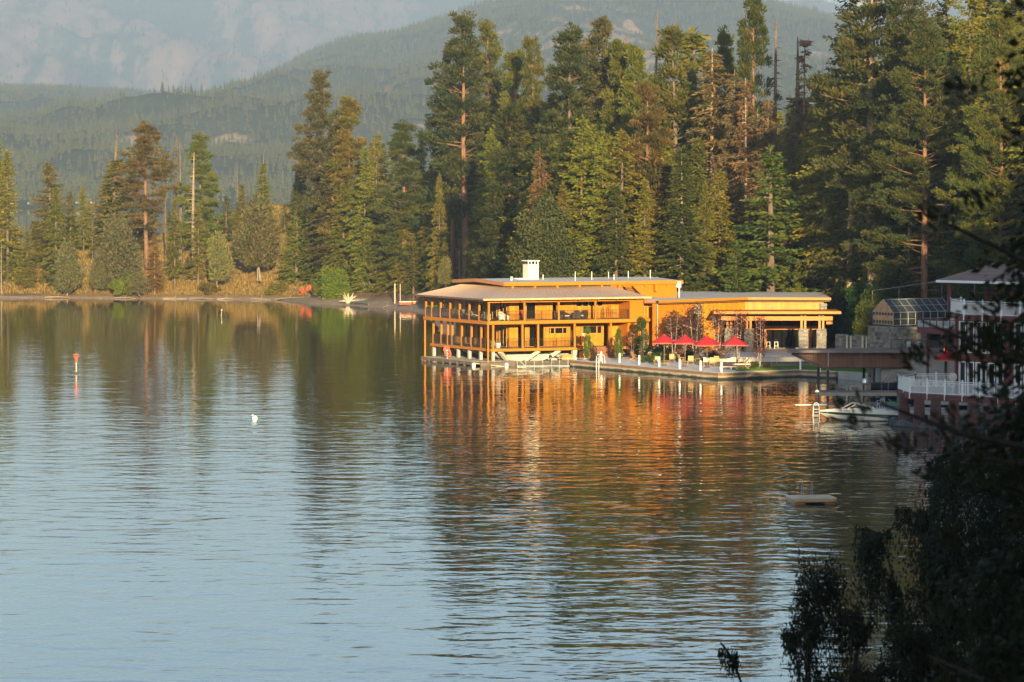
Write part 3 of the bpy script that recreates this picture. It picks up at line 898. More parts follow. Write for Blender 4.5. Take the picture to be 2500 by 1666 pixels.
# ------------------------------------------------------------------ trees one by one.  K = photo columns of the 2353-wide view
K = 2500 / 2353.0
GREEN, OLIVE, DEEP, BRIGHT = (.145, .158, .022), (.172, .165, .026), (.112, .130, .024), (.145, .180, .020)
BROWN, RUSTY, YELLOW, SAGE, PALE = (.140, .118, .05), (.16, .105, .045), (.18, .15, .03), (.15, .16, .075), (.17, .17, .07)
ORB, GRB, PLB = (.20, .11, .065), (.14, .105, .078), (.25, .20, .15)
def put(kind, var, dx, D, top, label, wide=1.0, col=GREEN, bark=GRB, name=None, cat='tree', zb=None, group=None, lean=(0, 0), base=None):
    px = dx * K
    p = at(px, D)
    if dx < 720 and kind not in ('snag', 'juniper', 'bush'): wide *= 1.18
    if 655 < dx < 1005 and kind != 'bush':                 # keep the beach clear of trunks
        while shore_dist(np.array([p.x]), np.array([p.y]))[0] < (4.0 if kind == 'leafy' else 7.5): D += 1.5; p = at(px, D)
        base = None
    nm = name or {'fir': 'fir_tree', 'firgap': 'fir_tree', 'spire': 'fir_tree', 'young': 'young_fir_tree', 'pine': 'pine_tree', 'dense': 'pine_tree', 'snag': 'dead_tree', 'rust': 'dying_fir_tree',
                  'bigpine': 'pine_tree', 'bigfir': 'fir_tree', 'broad': 'broadleaf_tree', 'juniper': 'juniper_tree', 'bush': 'bush', 'leafy': 'maple_tree'}[kind]
    return tree(kind, var, nm, label, cat, p.x, p.y, ztop=zat(top * K, D), wide=wide, col=col, bark=bark, zb=zb if zb is not None else (zat(base * K, D) if base else None), group=group, lean=lean)

# --- the point on the left
put('fir', 2, 18, 668, 345, 'tall broad fir cut by the left edge of the photo', .95, OLIVE)
put('firgap', 1, 112, 672, 372, 'dense blunt-topped fir right of the one cut by the left edge', 1.15, OLIVE)
put('fir', 1, 128, 664, 430, 'lower pointed green fir leaning on the blunt-topped fir at far left', 1.05, GREEN)
put('snag', 1, 4, 660, 560, 'pale bare snag at the waterline at the far left', .9, BROWN, PLB)
put('firgap', 0, 62, 662, 530, 'low ragged fir over the shore at the far left', 1.2, OLIVE)
put('spire', 1, 160, 700, 440, 'thin fir between the blunt-topped fir and the bare-topped spire on the point', 1.2, GREEN)
put('firgap', 2, 192, 690, 430, 'sparse grey-green fir standing over the brown bank of the point', .9, OLIVE)
put('snag', 2, 212, 676, 455, 'slim half-bare fir left of the sage juniper', .8, OLIVE, GRB)
put('spire', 0, 270, 674, 300, 'lanky fir with a long bare spire top above the sage juniper', 1.55, OLIVE, GRB)
put('firgap', 0, 245, 690, 400, 'loose pale green fir beside the bare-topped spire', 1.25, OLIVE)
put('pine', 0, 338, 668, 284, 'tall rusty-green pine with a wide open crown on the point', 1.0, (.150, .132, .03), ORB)
put('snag', 1, 383, 672, 345, 'slim pole-like fir right of the wide rusty-green pine', 1.0, OLIVE, GRB)
put('snag', 0, 405, 676, 312, 'dead brown snag, left of the close pair on the point', .8, BROWN, GRB)
put('snag', 3, 414, 672, 318, 'dead brown snag, right of the close pair on the point', 1.3, BROWN, GRB)
put('firgap', 0, 402, 662, 460, 'green fir with level boughs over a bare lower trunk on the grassy point', .8, GREEN, GRB)
put('dense', 2, 458, 670, 310, 'dark green pine with a thick clumpy crown on the point', .95, DEEP, GRB)
put('snag', 3, 447, 664, 350, 'bare slanting pole in front of the dark clumpy pine', 1.4, BROWN, PLB)
put('firgap', 1, 455, 660, 470, 'loose yellow-green fir below the dark clumpy pine', .9, OLIVE, GRB)
put('young', 0, 520, 676, 450, 'rounded dark fir at the top of the grassy bank', 1.0, DEEP)
put('spire', 2, 556, 680, 425, 'small pointed fir behind the big oval juniper', 1.3, OLIVE)
put('snag', 3, 545, 700, 362, 'thin dead pole on the skyline left of the big oval juniper', 1.0, BROWN)
put('spire', 0, 607, 678, 338, 'narrow dark spire fir rising behind the big oval juniper', 1.15, GREEN)
put('young', 1, 655, 674, 470, 'small dark fir tucked right of the big oval juniper', .8, DEEP)
put('juniper', 0, 595, 656, 455, 'big pale oval juniper on two bare stems in golden grass', 1.0, (.15, .145, .06), PLB, base=640)
put('juniper', 1, 268, 660, 497, 'bulging sage-grey juniper near the shore of the point', 1.0, SAGE, PLB, base=668)
put('juniper', 1, 232, 659, 570, 'smaller sage juniper at the left foot of the bulging one', .9, SAGE, PLB, base=665)
put('juniper', 2, 500, 655, 535, 'slim leaning juniper on the golden bank', .85, PALE, PLB, base=655, lean=(0, -.12))
put('firgap', 0, 355, 657, 540, 'young fir with orange dying needles on the shore', 1.1, (.17, .105, .035), ORB)
put('juniper', 2, 155, 658, 560, 'grey-green young juniper on the far left bank', 1.0, SAGE, PLB)
put('bush', 0, 320, 654, 626, 'small round sage bush at the waterline', 1.0, SAGE, base=676, name='bush', cat='bush')
put('bush', 1, 270, 653.5, 645, 'dark green bush left of the small round sage bush', 1.0, BRIGHT, base=676, name='bush', cat='bush')
put('bush', 1, 298, 655, 630, 'green bush between the sage bush and the dark green bush', .9, DEEP, base=674, name='bush', cat='bush')
put('bush', 1, 480, 654, 650, 'low olive bush on the golden bank by the water', 1.6, OLIVE, base=675, name='bush', cat='bush')
put('bush', 1, 636, 650, 650, 'low green bush at the right end of the golden grass', 1.5, OLIVE, base=678, name='bush', cat='bush')
put('firgap', 2, 432, 664, 590, 'stunted yellowish juniper in the golden grass', 1.6, PALE)
# --- from the point to the lodge
put('young', 1, 680, 650, 480, 'light green young fir at the right end of the golden bank', 1.0, BRIGHT, GRB, base=672)
put('fir', 3, 683, 690, 392, 'pointed fir behind the light green young fir', .9, GREEN)
put('firgap', 1, 705, 664, 440, 'olive fir left of the tall flat-topped pine', 1.0, OLIVE)
put('pine', 1, 732, 650, 176, 'tall flat-topped pine standing clear against the far hills', .82, (.105, .112, .03), ORB)
put('dense', 0, 802, 640, 232, 'tall grey-topped pine right of the flat-topped pine', .95, OLIVE, GRB)
put('firgap', 2, 768, 632, 300, 'broad olive fir with rusty cones in front of the grey-topped pine', 1.2, (.10, .10, .03), ORB)
put('fir', 1, 790, 618, 420, 'mid-height fir over the bright green maple', 1.2, GREEN)
put('fir', 0, 838, 628, 340, 'full green fir left of the red-trunked shore pine', 1.0, GREEN)
put('firgap', 1, 868, 634, 305, 'thin fir peeping over the left shoulder of the red-trunked shore pine', .9, OLIVE)
put('dense', 2, 925, 612, 284, 'red-trunked pine with a dense pointed crown on the beach', 1.15, (.068, .085, .024), ORB)
put('fir', 2, 968, 628, 300, 'pointed fir right behind the red-trunked shore pine', .8, GREEN)
put('leafy', 1, 772, 616, 618, 'bright yellow-green maple leaning over the beach', 1.3, (.15, .20, .02), GRB, base=688)
put('leafy', 0, 745, 618, 632, 'yellow-green maple bush at the left of the bright maple', 1.1, (.13, .18, .02), GRB, base=684)
put('young', 0, 716, 622, 560, 'short dense green fir behind the red beach chairs', 1.0, GREEN)
put('young', 1, 752, 630, 520, 'dark young fir between the red beach chairs and the maple', 1.1, DEEP)
put('young', 0, 850, 608, 520, 'low dark fir over the driftwood on the beach', 1.2, GREEN)
put('fir', 3, 888, 606, 470, 'spreading lower fir left of the white beach poles', 1.2, GREEN)
put('young', 1, 950, 604, 560, 'low dark fir beside the red trunk on the beach', 1.1, DEEP)
put('young', 0, 975, 596, 610, 'small dark green fir where the beach meets the lodge', 1.0, (.05, .09, .022))
put('fir', 1, 1010, 596, 400, 'thin spruce with level tiers left of the tall pine pair', .7, OLIVE)
put('spire', 1, 1022, 590, 545, 'slender fir on the tan earth bank above the lodge roof', 1.0, OLIVE)
put('juniper', 2, 1024, 560, 592, 'pale small juniper just above the left end of the lodge roof', 1.0, PALE, base=660)
put('dense', 1, 1092, 545, 520, 'bushy olive pine on the bank above the lodge roof', 1.1, OLIVE, base=650)
# --- the skyline above the lodge
put('pine', 1, 1073, 602, 46, 'tallest long-needled pine above the lodge, orange trunk showing', .92, (.062, .078, .022), ORB)
put('pine', 2, 1040, 612, 120, 'pine with a bare orange trunk left of the tallest pine', .8, (.065, .08, .024), ORB)
put('dense', 1, 1122, 610, 58, 'dark pine at the right shoulder of the tallest pine', .8, DEEP, ORB)
put('dense', 0, 1185, 585, 128, 'dark round-topped pine between the tallest pine and the leaning one', .8, DEEP, ORB)
put('pine', 2, 1226, 570, 98, 'slim pine with a long leaning bare trunk', .58, DEEP, ORB, lean=(0, .03))
put('dense', 2, 1310, 505, 70, 'dark pine at the left of the skyline cluster', .95, (.058, .068, .024), GRB)
put('firgap', 0, 1352, 510, 88, 'ragged grey-green pine in the middle of the skyline cluster', .9, OLIVE, GRB)
put('pine', 3, 1385, 508, 58, 'grey sparse-topped pine of the skyline cluster', .7, (.085, .085, .04), GRB)
put('dense', 0, 1425, 500, 108, 'dark pine right of the grey sparse-topped one', .75, DEEP, GRB)
put('pine', 3, 1456, 495, 122, 'dark layered pine at the right end of the skyline cluster', .72, DEEP, GRB)
put('snag', 3, 1510, 520, 30, 'needle-thin dead spike on the skyline between two pine groups', .7, BROWN, GRB)
put('snag', 3, 1438, 520, 80, 'short dead spike over the skyline cluster', .6, BROWN, GRB)
put('dense', 1, 1540, 505, 74, 'dark full pine right of the gap in the skyline', .85, DEEP, GRB)
put('spire', 2, 1592, 510, 76, 'pointed green fir next to the dark full pine', 1.2, GREEN, GRB)
put('rust', 0, 1636, 492, 112, 'large brown dying fir with a long leaning lit trunk', 1.15, (.15, .122, .05), (.26, .18, .115))
put('dense', 2, 1665, 520, 76, 'small dark pine top just left of the very tall pine', .6, DEEP, GRB)
put('pine', 3, 1732, 495, -14, 'very tall clumpy pine that reaches the top of the photo', .62, (.07, .095, .025), ORB)
put('rust', 1, 1690, 485, 160, 'brown thin-needled fir under the very tall pine', .8, (.14, .11, .045), GRB)
put('rust', 0, 1712, 480, 180, 'brown fir with bare pale poles right of the leaning lit trunk', .75, (.15, .10, .05), PLB)
put('snag', 3, 1782, 505, 45, 'tall bare pole right of the very tall pine', .9, BROWN, GRB)
put('rust', 1, 1765, 478, 220, 'brown half-dead fir behind the bright conical fir', .8, (.15, .11, .055), GRB)
put('snag', 0, 1740, 482, 250, 'grey pole stripped of needles among the brown firs', .8, BROWN, PLB)
put('spire', 0, 1828, 482, 86, 'golden larch-like fir on the skyline', 1.3, YELLOW, GRB)
nest_tree = put('snag', 2, 1848, 478, 100, 'reddish dead snag that carries the big nest', .8, BROWN, ORB)
put('rust', 1, 1818, 474, 250, 'brown sparse fir below the golden one', .8, (.14, .115, .05), GRB)
put('fir', 1, 1880, 470, 170, 'green fir right of the nest snag', .9, OLIVE, GRB)
# --- the wall of firs right behind the lodge
put('dense', 0, 1172, 520, 250, 'big shaggy pine over the lodge chimney', 1.05, (.056, .072, .022), ORB)
put('fir', 0, 1128, 570, 300, 'tall green fir left of the shaggy pine', 1.0, GREEN)
put('rust', 1, 1242, 480, 340, 'reddish dying fir among green ones right of the chimney', .85, (.16, .105, .045), GRB)
put('broad', 0, 1262, 470, 470, 'grey-green broadleaf tree right of the chimney', .9, (.085, .11, .04), GRB)
put('dense', 2, 1305, 478, 300, 'mid-green pine showing a pink trunk behind the lodge', 1.0, (.058, .08, .024), ORB)
put('firgap', 2, 1340, 474, 270, 'dark-boughed fir with an open trunk behind the lodge roof', 1.0, GREEN, GRB)
put('fir', 3, 1382, 470, 330, 'dense green fir above the middle of the lodge roof', 1.0, GREEN)
put('firgap', 0, 1430, 466, 300, 'olive fir with drooping boughs above the lodge roof', 1.15, OLIVE)
put('dense', 1, 1490, 472, 200, 'orange-topped pine in front of the dark full pine', .85, (.12, .10, .03), ORB)
put('fir', 1, 1415, 462, 425, 'front fir with a pale trunk foot above the lodge roof', 1.1, (.07, .09, .025))
put('fir', 2, 1482, 464, 410, 'front olive fir just right of the pale-footed one', 1.05, OLIVE)
put('fir', 0, 1566, 458, 345, 'wide bright fir on a pale pole trunk at the right end of the upper roof', 1.2, (.072, .10, .025), PLB)
put('firgap', 1, 1528, 470, 330, 'olive fir left of the wide bright fir', .9, OLIVE)
put('fir', 2, 1620, 462, 420, 'lower green fir right of the wide bright fir', .9, GREEN)
put('young', 1, 1770, 455, 342, 'large bright conical fir right behind the hall roof', 1.32, (.085, .12, .024), GRB)
put('young', 0, 1690, 452, 560, 'low spreading bright fir above the hall roof', 1.3, (.08, .11, .024))
put('young', 0, 1832, 452, 600, 'low fir at the right corner of the hall roof', .8, GREEN)
# --- the shaded stand on the right
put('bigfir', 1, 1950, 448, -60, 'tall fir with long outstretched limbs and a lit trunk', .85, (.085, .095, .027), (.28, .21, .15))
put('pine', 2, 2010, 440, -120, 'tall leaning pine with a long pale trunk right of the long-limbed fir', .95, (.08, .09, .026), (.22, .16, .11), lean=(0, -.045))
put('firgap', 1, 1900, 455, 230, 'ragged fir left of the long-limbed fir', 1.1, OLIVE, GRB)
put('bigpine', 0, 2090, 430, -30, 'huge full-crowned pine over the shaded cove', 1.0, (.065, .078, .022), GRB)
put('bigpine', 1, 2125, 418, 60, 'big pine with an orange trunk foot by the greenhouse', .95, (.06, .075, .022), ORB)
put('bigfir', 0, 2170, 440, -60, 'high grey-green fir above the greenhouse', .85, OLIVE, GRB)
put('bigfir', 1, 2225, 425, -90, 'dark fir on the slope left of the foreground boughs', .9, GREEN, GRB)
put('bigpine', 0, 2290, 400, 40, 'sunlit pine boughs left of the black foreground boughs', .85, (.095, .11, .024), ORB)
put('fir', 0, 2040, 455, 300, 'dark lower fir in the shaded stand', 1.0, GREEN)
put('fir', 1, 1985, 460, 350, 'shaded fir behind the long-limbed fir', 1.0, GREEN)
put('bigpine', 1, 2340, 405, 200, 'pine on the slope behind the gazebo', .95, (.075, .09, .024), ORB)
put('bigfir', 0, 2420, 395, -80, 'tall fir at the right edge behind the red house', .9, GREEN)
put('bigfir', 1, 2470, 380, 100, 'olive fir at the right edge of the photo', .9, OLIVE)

# --- low filling between the trees of the point
rf = random.Random(9)
PN = [(0, 'the left edge'), (100, 'the blunt-topped fir'), (190, 'the bulging sage juniper'), (320, 'the rusty-green pine'), (430, 'the dark clumpy pine'), (520, 'the big oval juniper')]
x = 6
while x < 660:
    for D, lo_, hi_ in ((706, 470, 545), (684, 520, 600)):
        dx = x + rf.uniform(-12, 12)
        if 330 < dx < 640 and (D < 700 or rf.random() < .4): continue
        kind = rf.choice(['fir', 'firgap', 'young', 'spire', 'dense']); zone = [z for a, z in PN if a <= max(dx, 0)][-1]
        col = rf.choice([GREEN, OLIVE, OLIVE, DEEP]); word = {'fir': 'short full fir', 'firgap': 'short ragged fir', 'young': 'short conical fir', 'spire': 'slim small fir', 'dense': 'small bushy pine'}[kind]
        lab = f'{word} {"behind" if D > 700 else "low down beside"} {zone} on the point'
        put(kind, rf.randint(0, 3), dx, D, rf.uniform(lo_, hi_), lab, rf.uniform(1.2, 1.9), col, GRB, group=lab)
    x += rf.uniform(15, 26)

# --- the rest of the wood, filling in between the trees named above
SKYL = np.array([(640, 470), (700, 430), (760, 400), (850, 380), (950, 360), (1040, 350), (1100, 250), (1180, 240), (1250, 230), (1330, 150), (1470, 180), (1520, 200), (1600, 170), (1680, 190), (1750, 250), (1850, 240), (1920, 180), (2000, 60), (2080, 0), (2200, -60), (2420, -80)], float)
ZN = [(640, 'the flat-topped pine'), (820, 'the red-trunked shore pine'), (1000, 'the tallest pine'), (1150, 'the chimney'), (1290, 'the lodge roof'), (1440, 'the roof ladder'), (1610, 'the brown dying firs'), (1790, 'the hall'), (1930, 'the long-limbed fir'), (2070, 'the greenhouse'), (2250, 'the red house')]
rf = random.Random(5)
rows = [(540, 0.0, 34), (515, .16, 31), (492, .36, 31), (472, .58, 34)]
for ri, (Dr, low, step) in enumerate(rows):
    x = 690 + ri * 11
    while x < 2380:
        dx = x + rf.uniform(-14, 14)
        D = Dr + rf.uniform(-9, 9)
        D += 125 * (1 - sstep(1100, 1260, np.array(dx)).item())
        if dx > 1900: D -= 35 * min(1, (dx - 1900) / 200)
        sky_y = float(np.interp(dx, SKYL[:, 0], SKYL[:, 1]))
        foot = 640
        top = sky_y + (foot - sky_y) * low * rf.uniform(.7, 1.1) + rf.uniform(0, 50)
        x += step * rf.uniform(.8, 1.2)
        p = at(dx * K, D)
        if shore_dist(np.array([p.x]), np.array([p.y]))[0] < 4: continue
        g = ground(p.x, p.y)
        if zat(top * K, D) - g < 9: top = HZ / K + (CAMZ - g - rf.uniform(10, 15)) * FPX / D / K
        if zat(top * K, D) - g > 40: top = HZ / K + (CAMZ - g - rf.uniform(33, 39)) * FPX / D / K
        kind = rf.choices(['fir', 'firgap', 'dense', 'young', 'rust', 'pine', 'snag'], [6, 4, 3, 1.2 if low > .4 else 0, .9 if 1550 < dx < 1850 else .25, 1, .5])[0]
        col = {'fir': rf.choice([GREEN, DEEP, OLIVE]), 'firgap': rf.choice([OLIVE, GREEN]), 'dense': rf.choice([DEEP, GREEN]), 'young': rf.choice([GREEN, BRIGHT]), 'rust': BROWN, 'pine': GREEN, 'snag': BROWN}[kind]
        word = {'fir': 'full-boughed fir', 'firgap': 'gappy ragged fir', 'dense': 'dense pine', 'young': 'short conical fir', 'rust': 'brown half-dead fir', 'pine': 'open-crowned pine', 'snag': 'grey dead pole'}[kind]
        zone = [z for a, z in ZN if a <= dx + 1][-1] if dx >= 640 else ZN[0][1]
        depth = ['at the back', 'deep in the wood', 'mid wood', 'in the front rank'][ri]
        lab = f'{word} {depth} by {zone}'
        put(kind, rf.randint(0, 5), dx, D, top, lab, rf.uniform(.95, 1.35), col, rf.choice([GRB, GRB, ORB]), group=lab)

pxs, pys = rs.uniform(-190, -97, 420), rs.uniform(676, 745, 420)
kk = shore_dist(pxs, pys) > 8
pf = scatter('point_forest', np.stack([pxs, pys, land_h(pxs, pys) - .3], 1)[kk][:150], rs.uniform(.5, .9, 150)[:int(min(150, kk.sum()))], SLOPE, 6); pf.color = (.14, .15, .024, 1)

# trees of one wording: say which from the left
same = {}
for o in COL.objects:
    if o.get('category') == 'tree' and o.get('group'): same.setdefault(o['label'], []).append(o)
ORD = ['second', 'third', 'fourth', 'fifth', 'sixth', 'seventh', 'eighth']
for lab, os_ in same.items():
    if len(os_) < 2: continue
    os_.sort(key=lambda o: o.location.x / o.location.y)
    for i, o in enumerate(os_):
        o['label'] = lab + (', leftmost' if i == 0 else ', rightmost' if i == len(os_) - 1 else ', ' + ORD[i - 1] + ' from left')

# ------------------------------------------------------------------ golden grass on the point and dry brush on the banks
def grass(name, n, region, hmin, hmax, col, seed, wfac=.10):
    r = np.random.RandomState(seed); lv = Leaves(seed)
    x = r.uniform(region[0], region[1], n); y = r.uniform(region[2], region[3], n)
    g = grassy(x, y) + .5 * (fbm(x / 6, y / 6, 3, seed) - .5)
    d = shore_dist(x, y)
    k = (d > 3) & (g > .34)
    x, y = x[k], y[k]; n = len(x)
    P = np.stack([x, y, land_h(x, y) - .05], 1)
    D = np.stack([r.normal(size=n) * .28, r.normal(size=n) * .28, np.ones(n)], 1)
    h = r.uniform(hmin, hmax, n)
    lv.put(P, D, h, h * wfac + .05, r.uniform(0, 1, n))
    o = link(name, lv.mesh(name), kind='stuff'); o.color = (*col, 1)
    return o
grass('golden_grass', 75000, (-90, -20, 640, 720), .3, .85, (.25, .17, .06), 31)
grass('dry_grass', 14000, (-30, 10, 540, 620), .4, 1.0, (.2, .14, .06), 32)
# ------------------------------------------------------------------ the timber lodge on the water
ORANGE = mat('amber_paint', (.44, .152, .006), .5, var=.06, vscale=.7, spec=.3)
STUCCO = mat('ochre_stucco', (.42, .140, .005), .85, var=.07, vscale=.5, bump=.15, spec=.2)
PLANK = mat('knotty_pine_boards', (.48, .205, .009), .5, var=.16, vscale=1.2, tint=.22, stretch=(6, 6, .5), spec=.3, dirt=((.34, .14, .02), 2.3))
ROOFM = mat('tan_roof_metal', (.36, .25, .17), .42, var=.06, vscale=.35, spec=.6)
ROOFG = mat('grey_roof_membrane', (.42, .40, .39), .7, var=.10, vscale=.25, dirt=((.33, .31, .30), .5))
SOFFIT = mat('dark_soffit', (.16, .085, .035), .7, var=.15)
DECKM = mat('deck_boards', (.16, .11, .085), .75, var=.2, vscale=1.0, tint=.2)
BLACK = mat('black_steel', (.018, .016, .016), .45, var=.1)
WHITE = mat('white_paint', (.78, .75, .70), .5, var=.04)
CONC = mat('pale_concrete', (.50, .45, .37), .85, var=.12, vscale=.8, bump=.2, dirt=((.34, .29, .22), .9))
GREYC = mat('grey_concrete', (.33, .31, .28), .85, var=.15, vscale=.7, bump=.2)
WOODD = mat('weathered_wood', (.13, .095, .07), .85, var=.3, vscale=1.0, tint=.3, stretch=(1, 1, 4))
FRAMEW = mat('orange_window_frame', (.55, .25, .04), .5, var=.05)
CURT = mat('pale_blind', (.70, .66, .58), .8, var=.06)
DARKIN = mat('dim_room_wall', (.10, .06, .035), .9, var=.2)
REDM = mat('red_cloth', (.42, .035, .02), .8, var=.08)
STEEL = mat('galvanised_steel', (.33, .33, .32), .5, .3, var=.08)
def glass_mat(name, tintc, rough=.03):
    m, nt, N, L, P = new_mat(name)
    P.inputs['Base Color'].default_value = (*tintc, 1); P.inputs['Roughness'].default_value = rough
    P.inputs['IOR'].default_value = 1.5
    tr = N.new('ShaderNodeBsdfTransparent'); tr.inputs[0].default_value = (.45, .45, .44, 1)
    mx = N.new('ShaderNodeMixShader'); mx.inputs[0].default_value = .62
    L.new(P.outputs[0], mx.inputs[1]); L.new(tr.outputs[0], mx.inputs[2]); L.new(mx.outputs[0], N['Material Output'].inputs['Surface'])
    return m
GLASS = glass_mat('window_glass', (.02, .02, .02))

TH = R(25); C0 = Vector((-2.59, 418.0, 0))
def Lw(u, v, z=0.0):
    return C0 + Vector((math.cos(TH) * u - math.sin(TH) * v, math.sin(TH) * u + math.cos(TH) * v, z))
Z0, Z1, ZE = 1.80, 4.83, 7.25           # lower deck, upper deck, eave
lodge = thing('lodge', 'long two-storey amber timber lodge with wraparound verandas standing over the water', 'lodge', C0, TH)

def boards(axis, a0, a1, pos, z0, z1, w=.19, t=.04, seed=0, holes=(), side=-1):
    """a wall of separate upright boards with narrow joints, openings left out"""
    rr = random.Random(seed); mb = MB(); a = a0
    while a < a1 - .02:
        b = min(a + w * rr.uniform(.85, 1.15), a1)
        segs = [(z0, z1)]
        for (h0, h1, hz0, hz1) in holes:
            if b > h0 + .01 and a < h1 - .01:
                ns = []
                for s0, s1 in segs:
                    if hz0 > s0: ns.append((s0, min(s1, hz0)))
                    if hz1 < s1: ns.append((max(s0, hz1), s1))
                segs = [s for s in ns if s[1] - s[0] > .02]
        mb.tint = rr.random()
        d = rr.uniform(0, .012)
        for s0, s1 in segs:
            if axis == 'u': mb.box(a + .004, b - .004, pos + side * (t + d), pos, s0, s1)
            else: mb.box(pos + side * (t + d), pos, a + .004, b - .004, s0, s1)
        a = b
    return mb

# decks, floors, fascia beams
mb = MB().box(.55, 17.3, .2, 16.6, Z0 - .09, Z0)
mb.build('lower_deck', DECKM, lodge)
mb = MB().box(0, 19.0, 0, 17.3, Z1 - .09, Z1)
mb.build('upper_deck', DECKM, lodge)
mb = MB().box(.55, 17.3, .05, .2, Z0 - .30, Z0 - .02); mb.build('lower_fascia', ORANGE, lodge)
mb = MB().box(.40, .55, .05, 16.6, Z0 - .30, Z0 - .02); mb.build('lower_fascia', ORANGE, lodge)
mb = MB().box(-.15, 19.0, -.15, 0, Z1 - .37, Z1 - .01); mb.build('upper_fascia', ORANGE, lodge)
mb = MB().box(-.15, 0, 0, 17.3, Z1 - .37, Z1 - .01); mb.build('upper_fascia', ORANGE, lodge)
mb = MB().box(.05, 18.9, .05, 17.2, Z1 - .33, Z1 - .13); mb.build('veranda_ceiling', ORANGE, lodge)
mb = MB().box(-.05, 19.0, -.05, .2, ZE - .42, ZE - .12); mb.build('eave_beam', ORANGE, lodge)
mb = MB().box(-.05, .2, .2, 17.3, ZE - .42, ZE - .12); mb.build('eave_beam', ORANGE, lodge)

# posts, each one
def post(u, v, z0, z1, w=.19, m=ORANGE, nm='post'):
    MB().box(u - w / 2, u + w / 2, v - w / 2, v + w / 2, z0, z1).build(nm, m, lodge)
for u in (.11, 4.39, 8.55, 13.05): post(u, .12, Z1, ZE - .43)
for v in (2.6, 5.2, 7.8, 10.4, 13.0, 15.4, 17.1): post(.11, v, Z1, ZE - .43)
for u in (.72, 4.25, 6.15, 10.6, 15.05): post(u, .32, Z0, Z1 - .38, .2)
for v in (2.1, 3.4, 6.0, 8.6, 11.2, 12.4, 14.2, 16.4): post(.72, v, Z0, Z1 - .38, .2)
for u, v in ((-.02, 0.02), (-.02, 17.1)): post(u, v, -.8, Z1 - .38, .16)
for u, v in ((.75, .4), (.75, 3.6), (.75, 6.6), (.75, 9.6), (.75, 13.0), (.75, 16.3)): post(u, v, .3, Z0 - .31, .32, GREYC, 'pier')
for v in (2.2, 4.6, 7.0, 9.4, 11.6, 13.8, 15.6):
    MB().bar((.9, v - .8, Z0 - .32), (3.5, v + .9, .35), .28, .34).build('raking_strut', CONC, lodge)
for u, du in ((1.6, 1.5), (6.4, -1.2), (8.9, -1.2)):
    MB().bar((u, .5, Z0 - .32), (u + du, 1.6, .35), .34, .4).build('raking_strut', CONC, lodge)
post(10.7, .6, .3, Z0 - .31, .5, CONC, 'pier')
post(16.6, 1.2, .3, Z0 - .31, .5, CONC, 'pier')
MB().box(3.7, 19, 3.2, 3.5, .2, Z0 - .5).build('foundation_wall', CONC, lodge)
MB().box(3.7, 4.0, 3.5, 17, .2, Z0 - .5).build('foundation_wall', GREYC, lodge)
MB().bar((10.2, 1.0, .35), (8.4, 3.2, 1.5), .5, .3).build('concrete_buttress', GREYC, lodge)

# railings: posts, rails and thin balusters
def railing(p, q, z, h=1.05, step=.13, name='railing'):
    p, q = Vector((*p, 0)), Vector((*q, 0)); n = max(1, int((q - p).length / step)); d = (q - p)
    r = MB(); up = Vector((0, 0, 1))
    r.bar(p + up * (z + h), q + up * (z + h), .05, .04); r.bar(p + up * (z + .1), q + up * (z + .1), .035, .03)
    k = max(1, round((q - p).length / 2.1))
    for i in range(k + 1):
        a = p + d * i / k; r.bar(a + up * z, a + up * (z + h + .03), .055)
    ro = r.build(name, BLACK, lodge)
    b = MB()
    for i in range(1, n):
        a = p + d * i / n; b.bar(a + up * (z + .1), a + up * (z + h), .022)
    bo = b.build('baluster', BLACK, ro); bo['kind'] = 'stuff'
U = [.11, 4.39, 8.55, 13.05, 17.25]
for a, b in zip(U[:-1], U[1:]): railing((a + .12, .1), (b - .12, .1), Z1)
V = [.12, 2.6, 5.2, 7.8, 10.4, 13.0, 15.4, 17.1]
for a, b in zip(V[:-1], V[1:]): railing((.1, a + .12), (.1, b - .12), Z1)
Ul = [.72, 4.25, 6.15, 10.6, 12.0]
for a, b in zip(Ul[:-1], Ul[1:]): railing((a + .13, .3), (b - .13, .3), Z0)
Vl = [.32, 2.1, 3.4, 6.0, 8.6, 11.2, 12.4, 14.2, 16.4]
for a, b in zip(Vl[:-1], Vl[1:]): railing((.7, a + .13), (.7, b - .13), Z0)
railing((15.2, .3), (17.2, .3), Z0)

# walls of upright boards with their openings; front wall stands 2.9 m back, side wall 3.9 m
FV, SU = 2.9, 3.9
hu = [(5.15, 5.75, Z1, Z1 + 2.15), (5.95, 7.0, Z1, Z1 + 2.15), (9.15, 9.4, Z1, Z1 + 2.3), (12.05, 12.75, 6.22, 6.80), (12.85, 13.5, 6.22, 6.80), (13.65, 14.65, 6.22, 6.80), (14.72, 15.25, 6.22, 6.80)]
hl = [(4.9, 5.75, Z0, Z0 + 2.35), (6.3, 7.0, Z0, Z0 + 2.35), (7.05, 8.05, Z0, Z0 + 2.35), (8.9, 9.35, 3.25, 3.85), (9.45, 10.35, 3.25, 3.85), (10.42, 10.85, 3.25, 3.85), (11.6, 11.9, Z0, Z0 + 2.3),
      (12.9, 13.35, 3.2, 3.95), (13.45, 14.55, 3.2, 3.95), (14.65, 15.15, 3.2, 3.95), (15.6, 15.85, Z0, Z0 + 2.3)]
o = boards('u', SU, 17.3, FV, Z1, ZE + .35, holes=hu, seed=1).build('board_cladding', PLANK, lodge, kind='stuff')
o = boards('u', SU, 19.0, FV, Z0, Z1 - .34, holes=hl, seed=2).build('board_cladding', PLANK, lodge, kind='stuff')
sv = [(3.6, 5.3, Z1, Z1 + 2.2), (6.2, 8.4, Z1, Z1 + 2.2), (9.4, 11.2, Z1, Z1 + 2.2), (12.2, 14.4, Z1, Z1 + 2.2)]
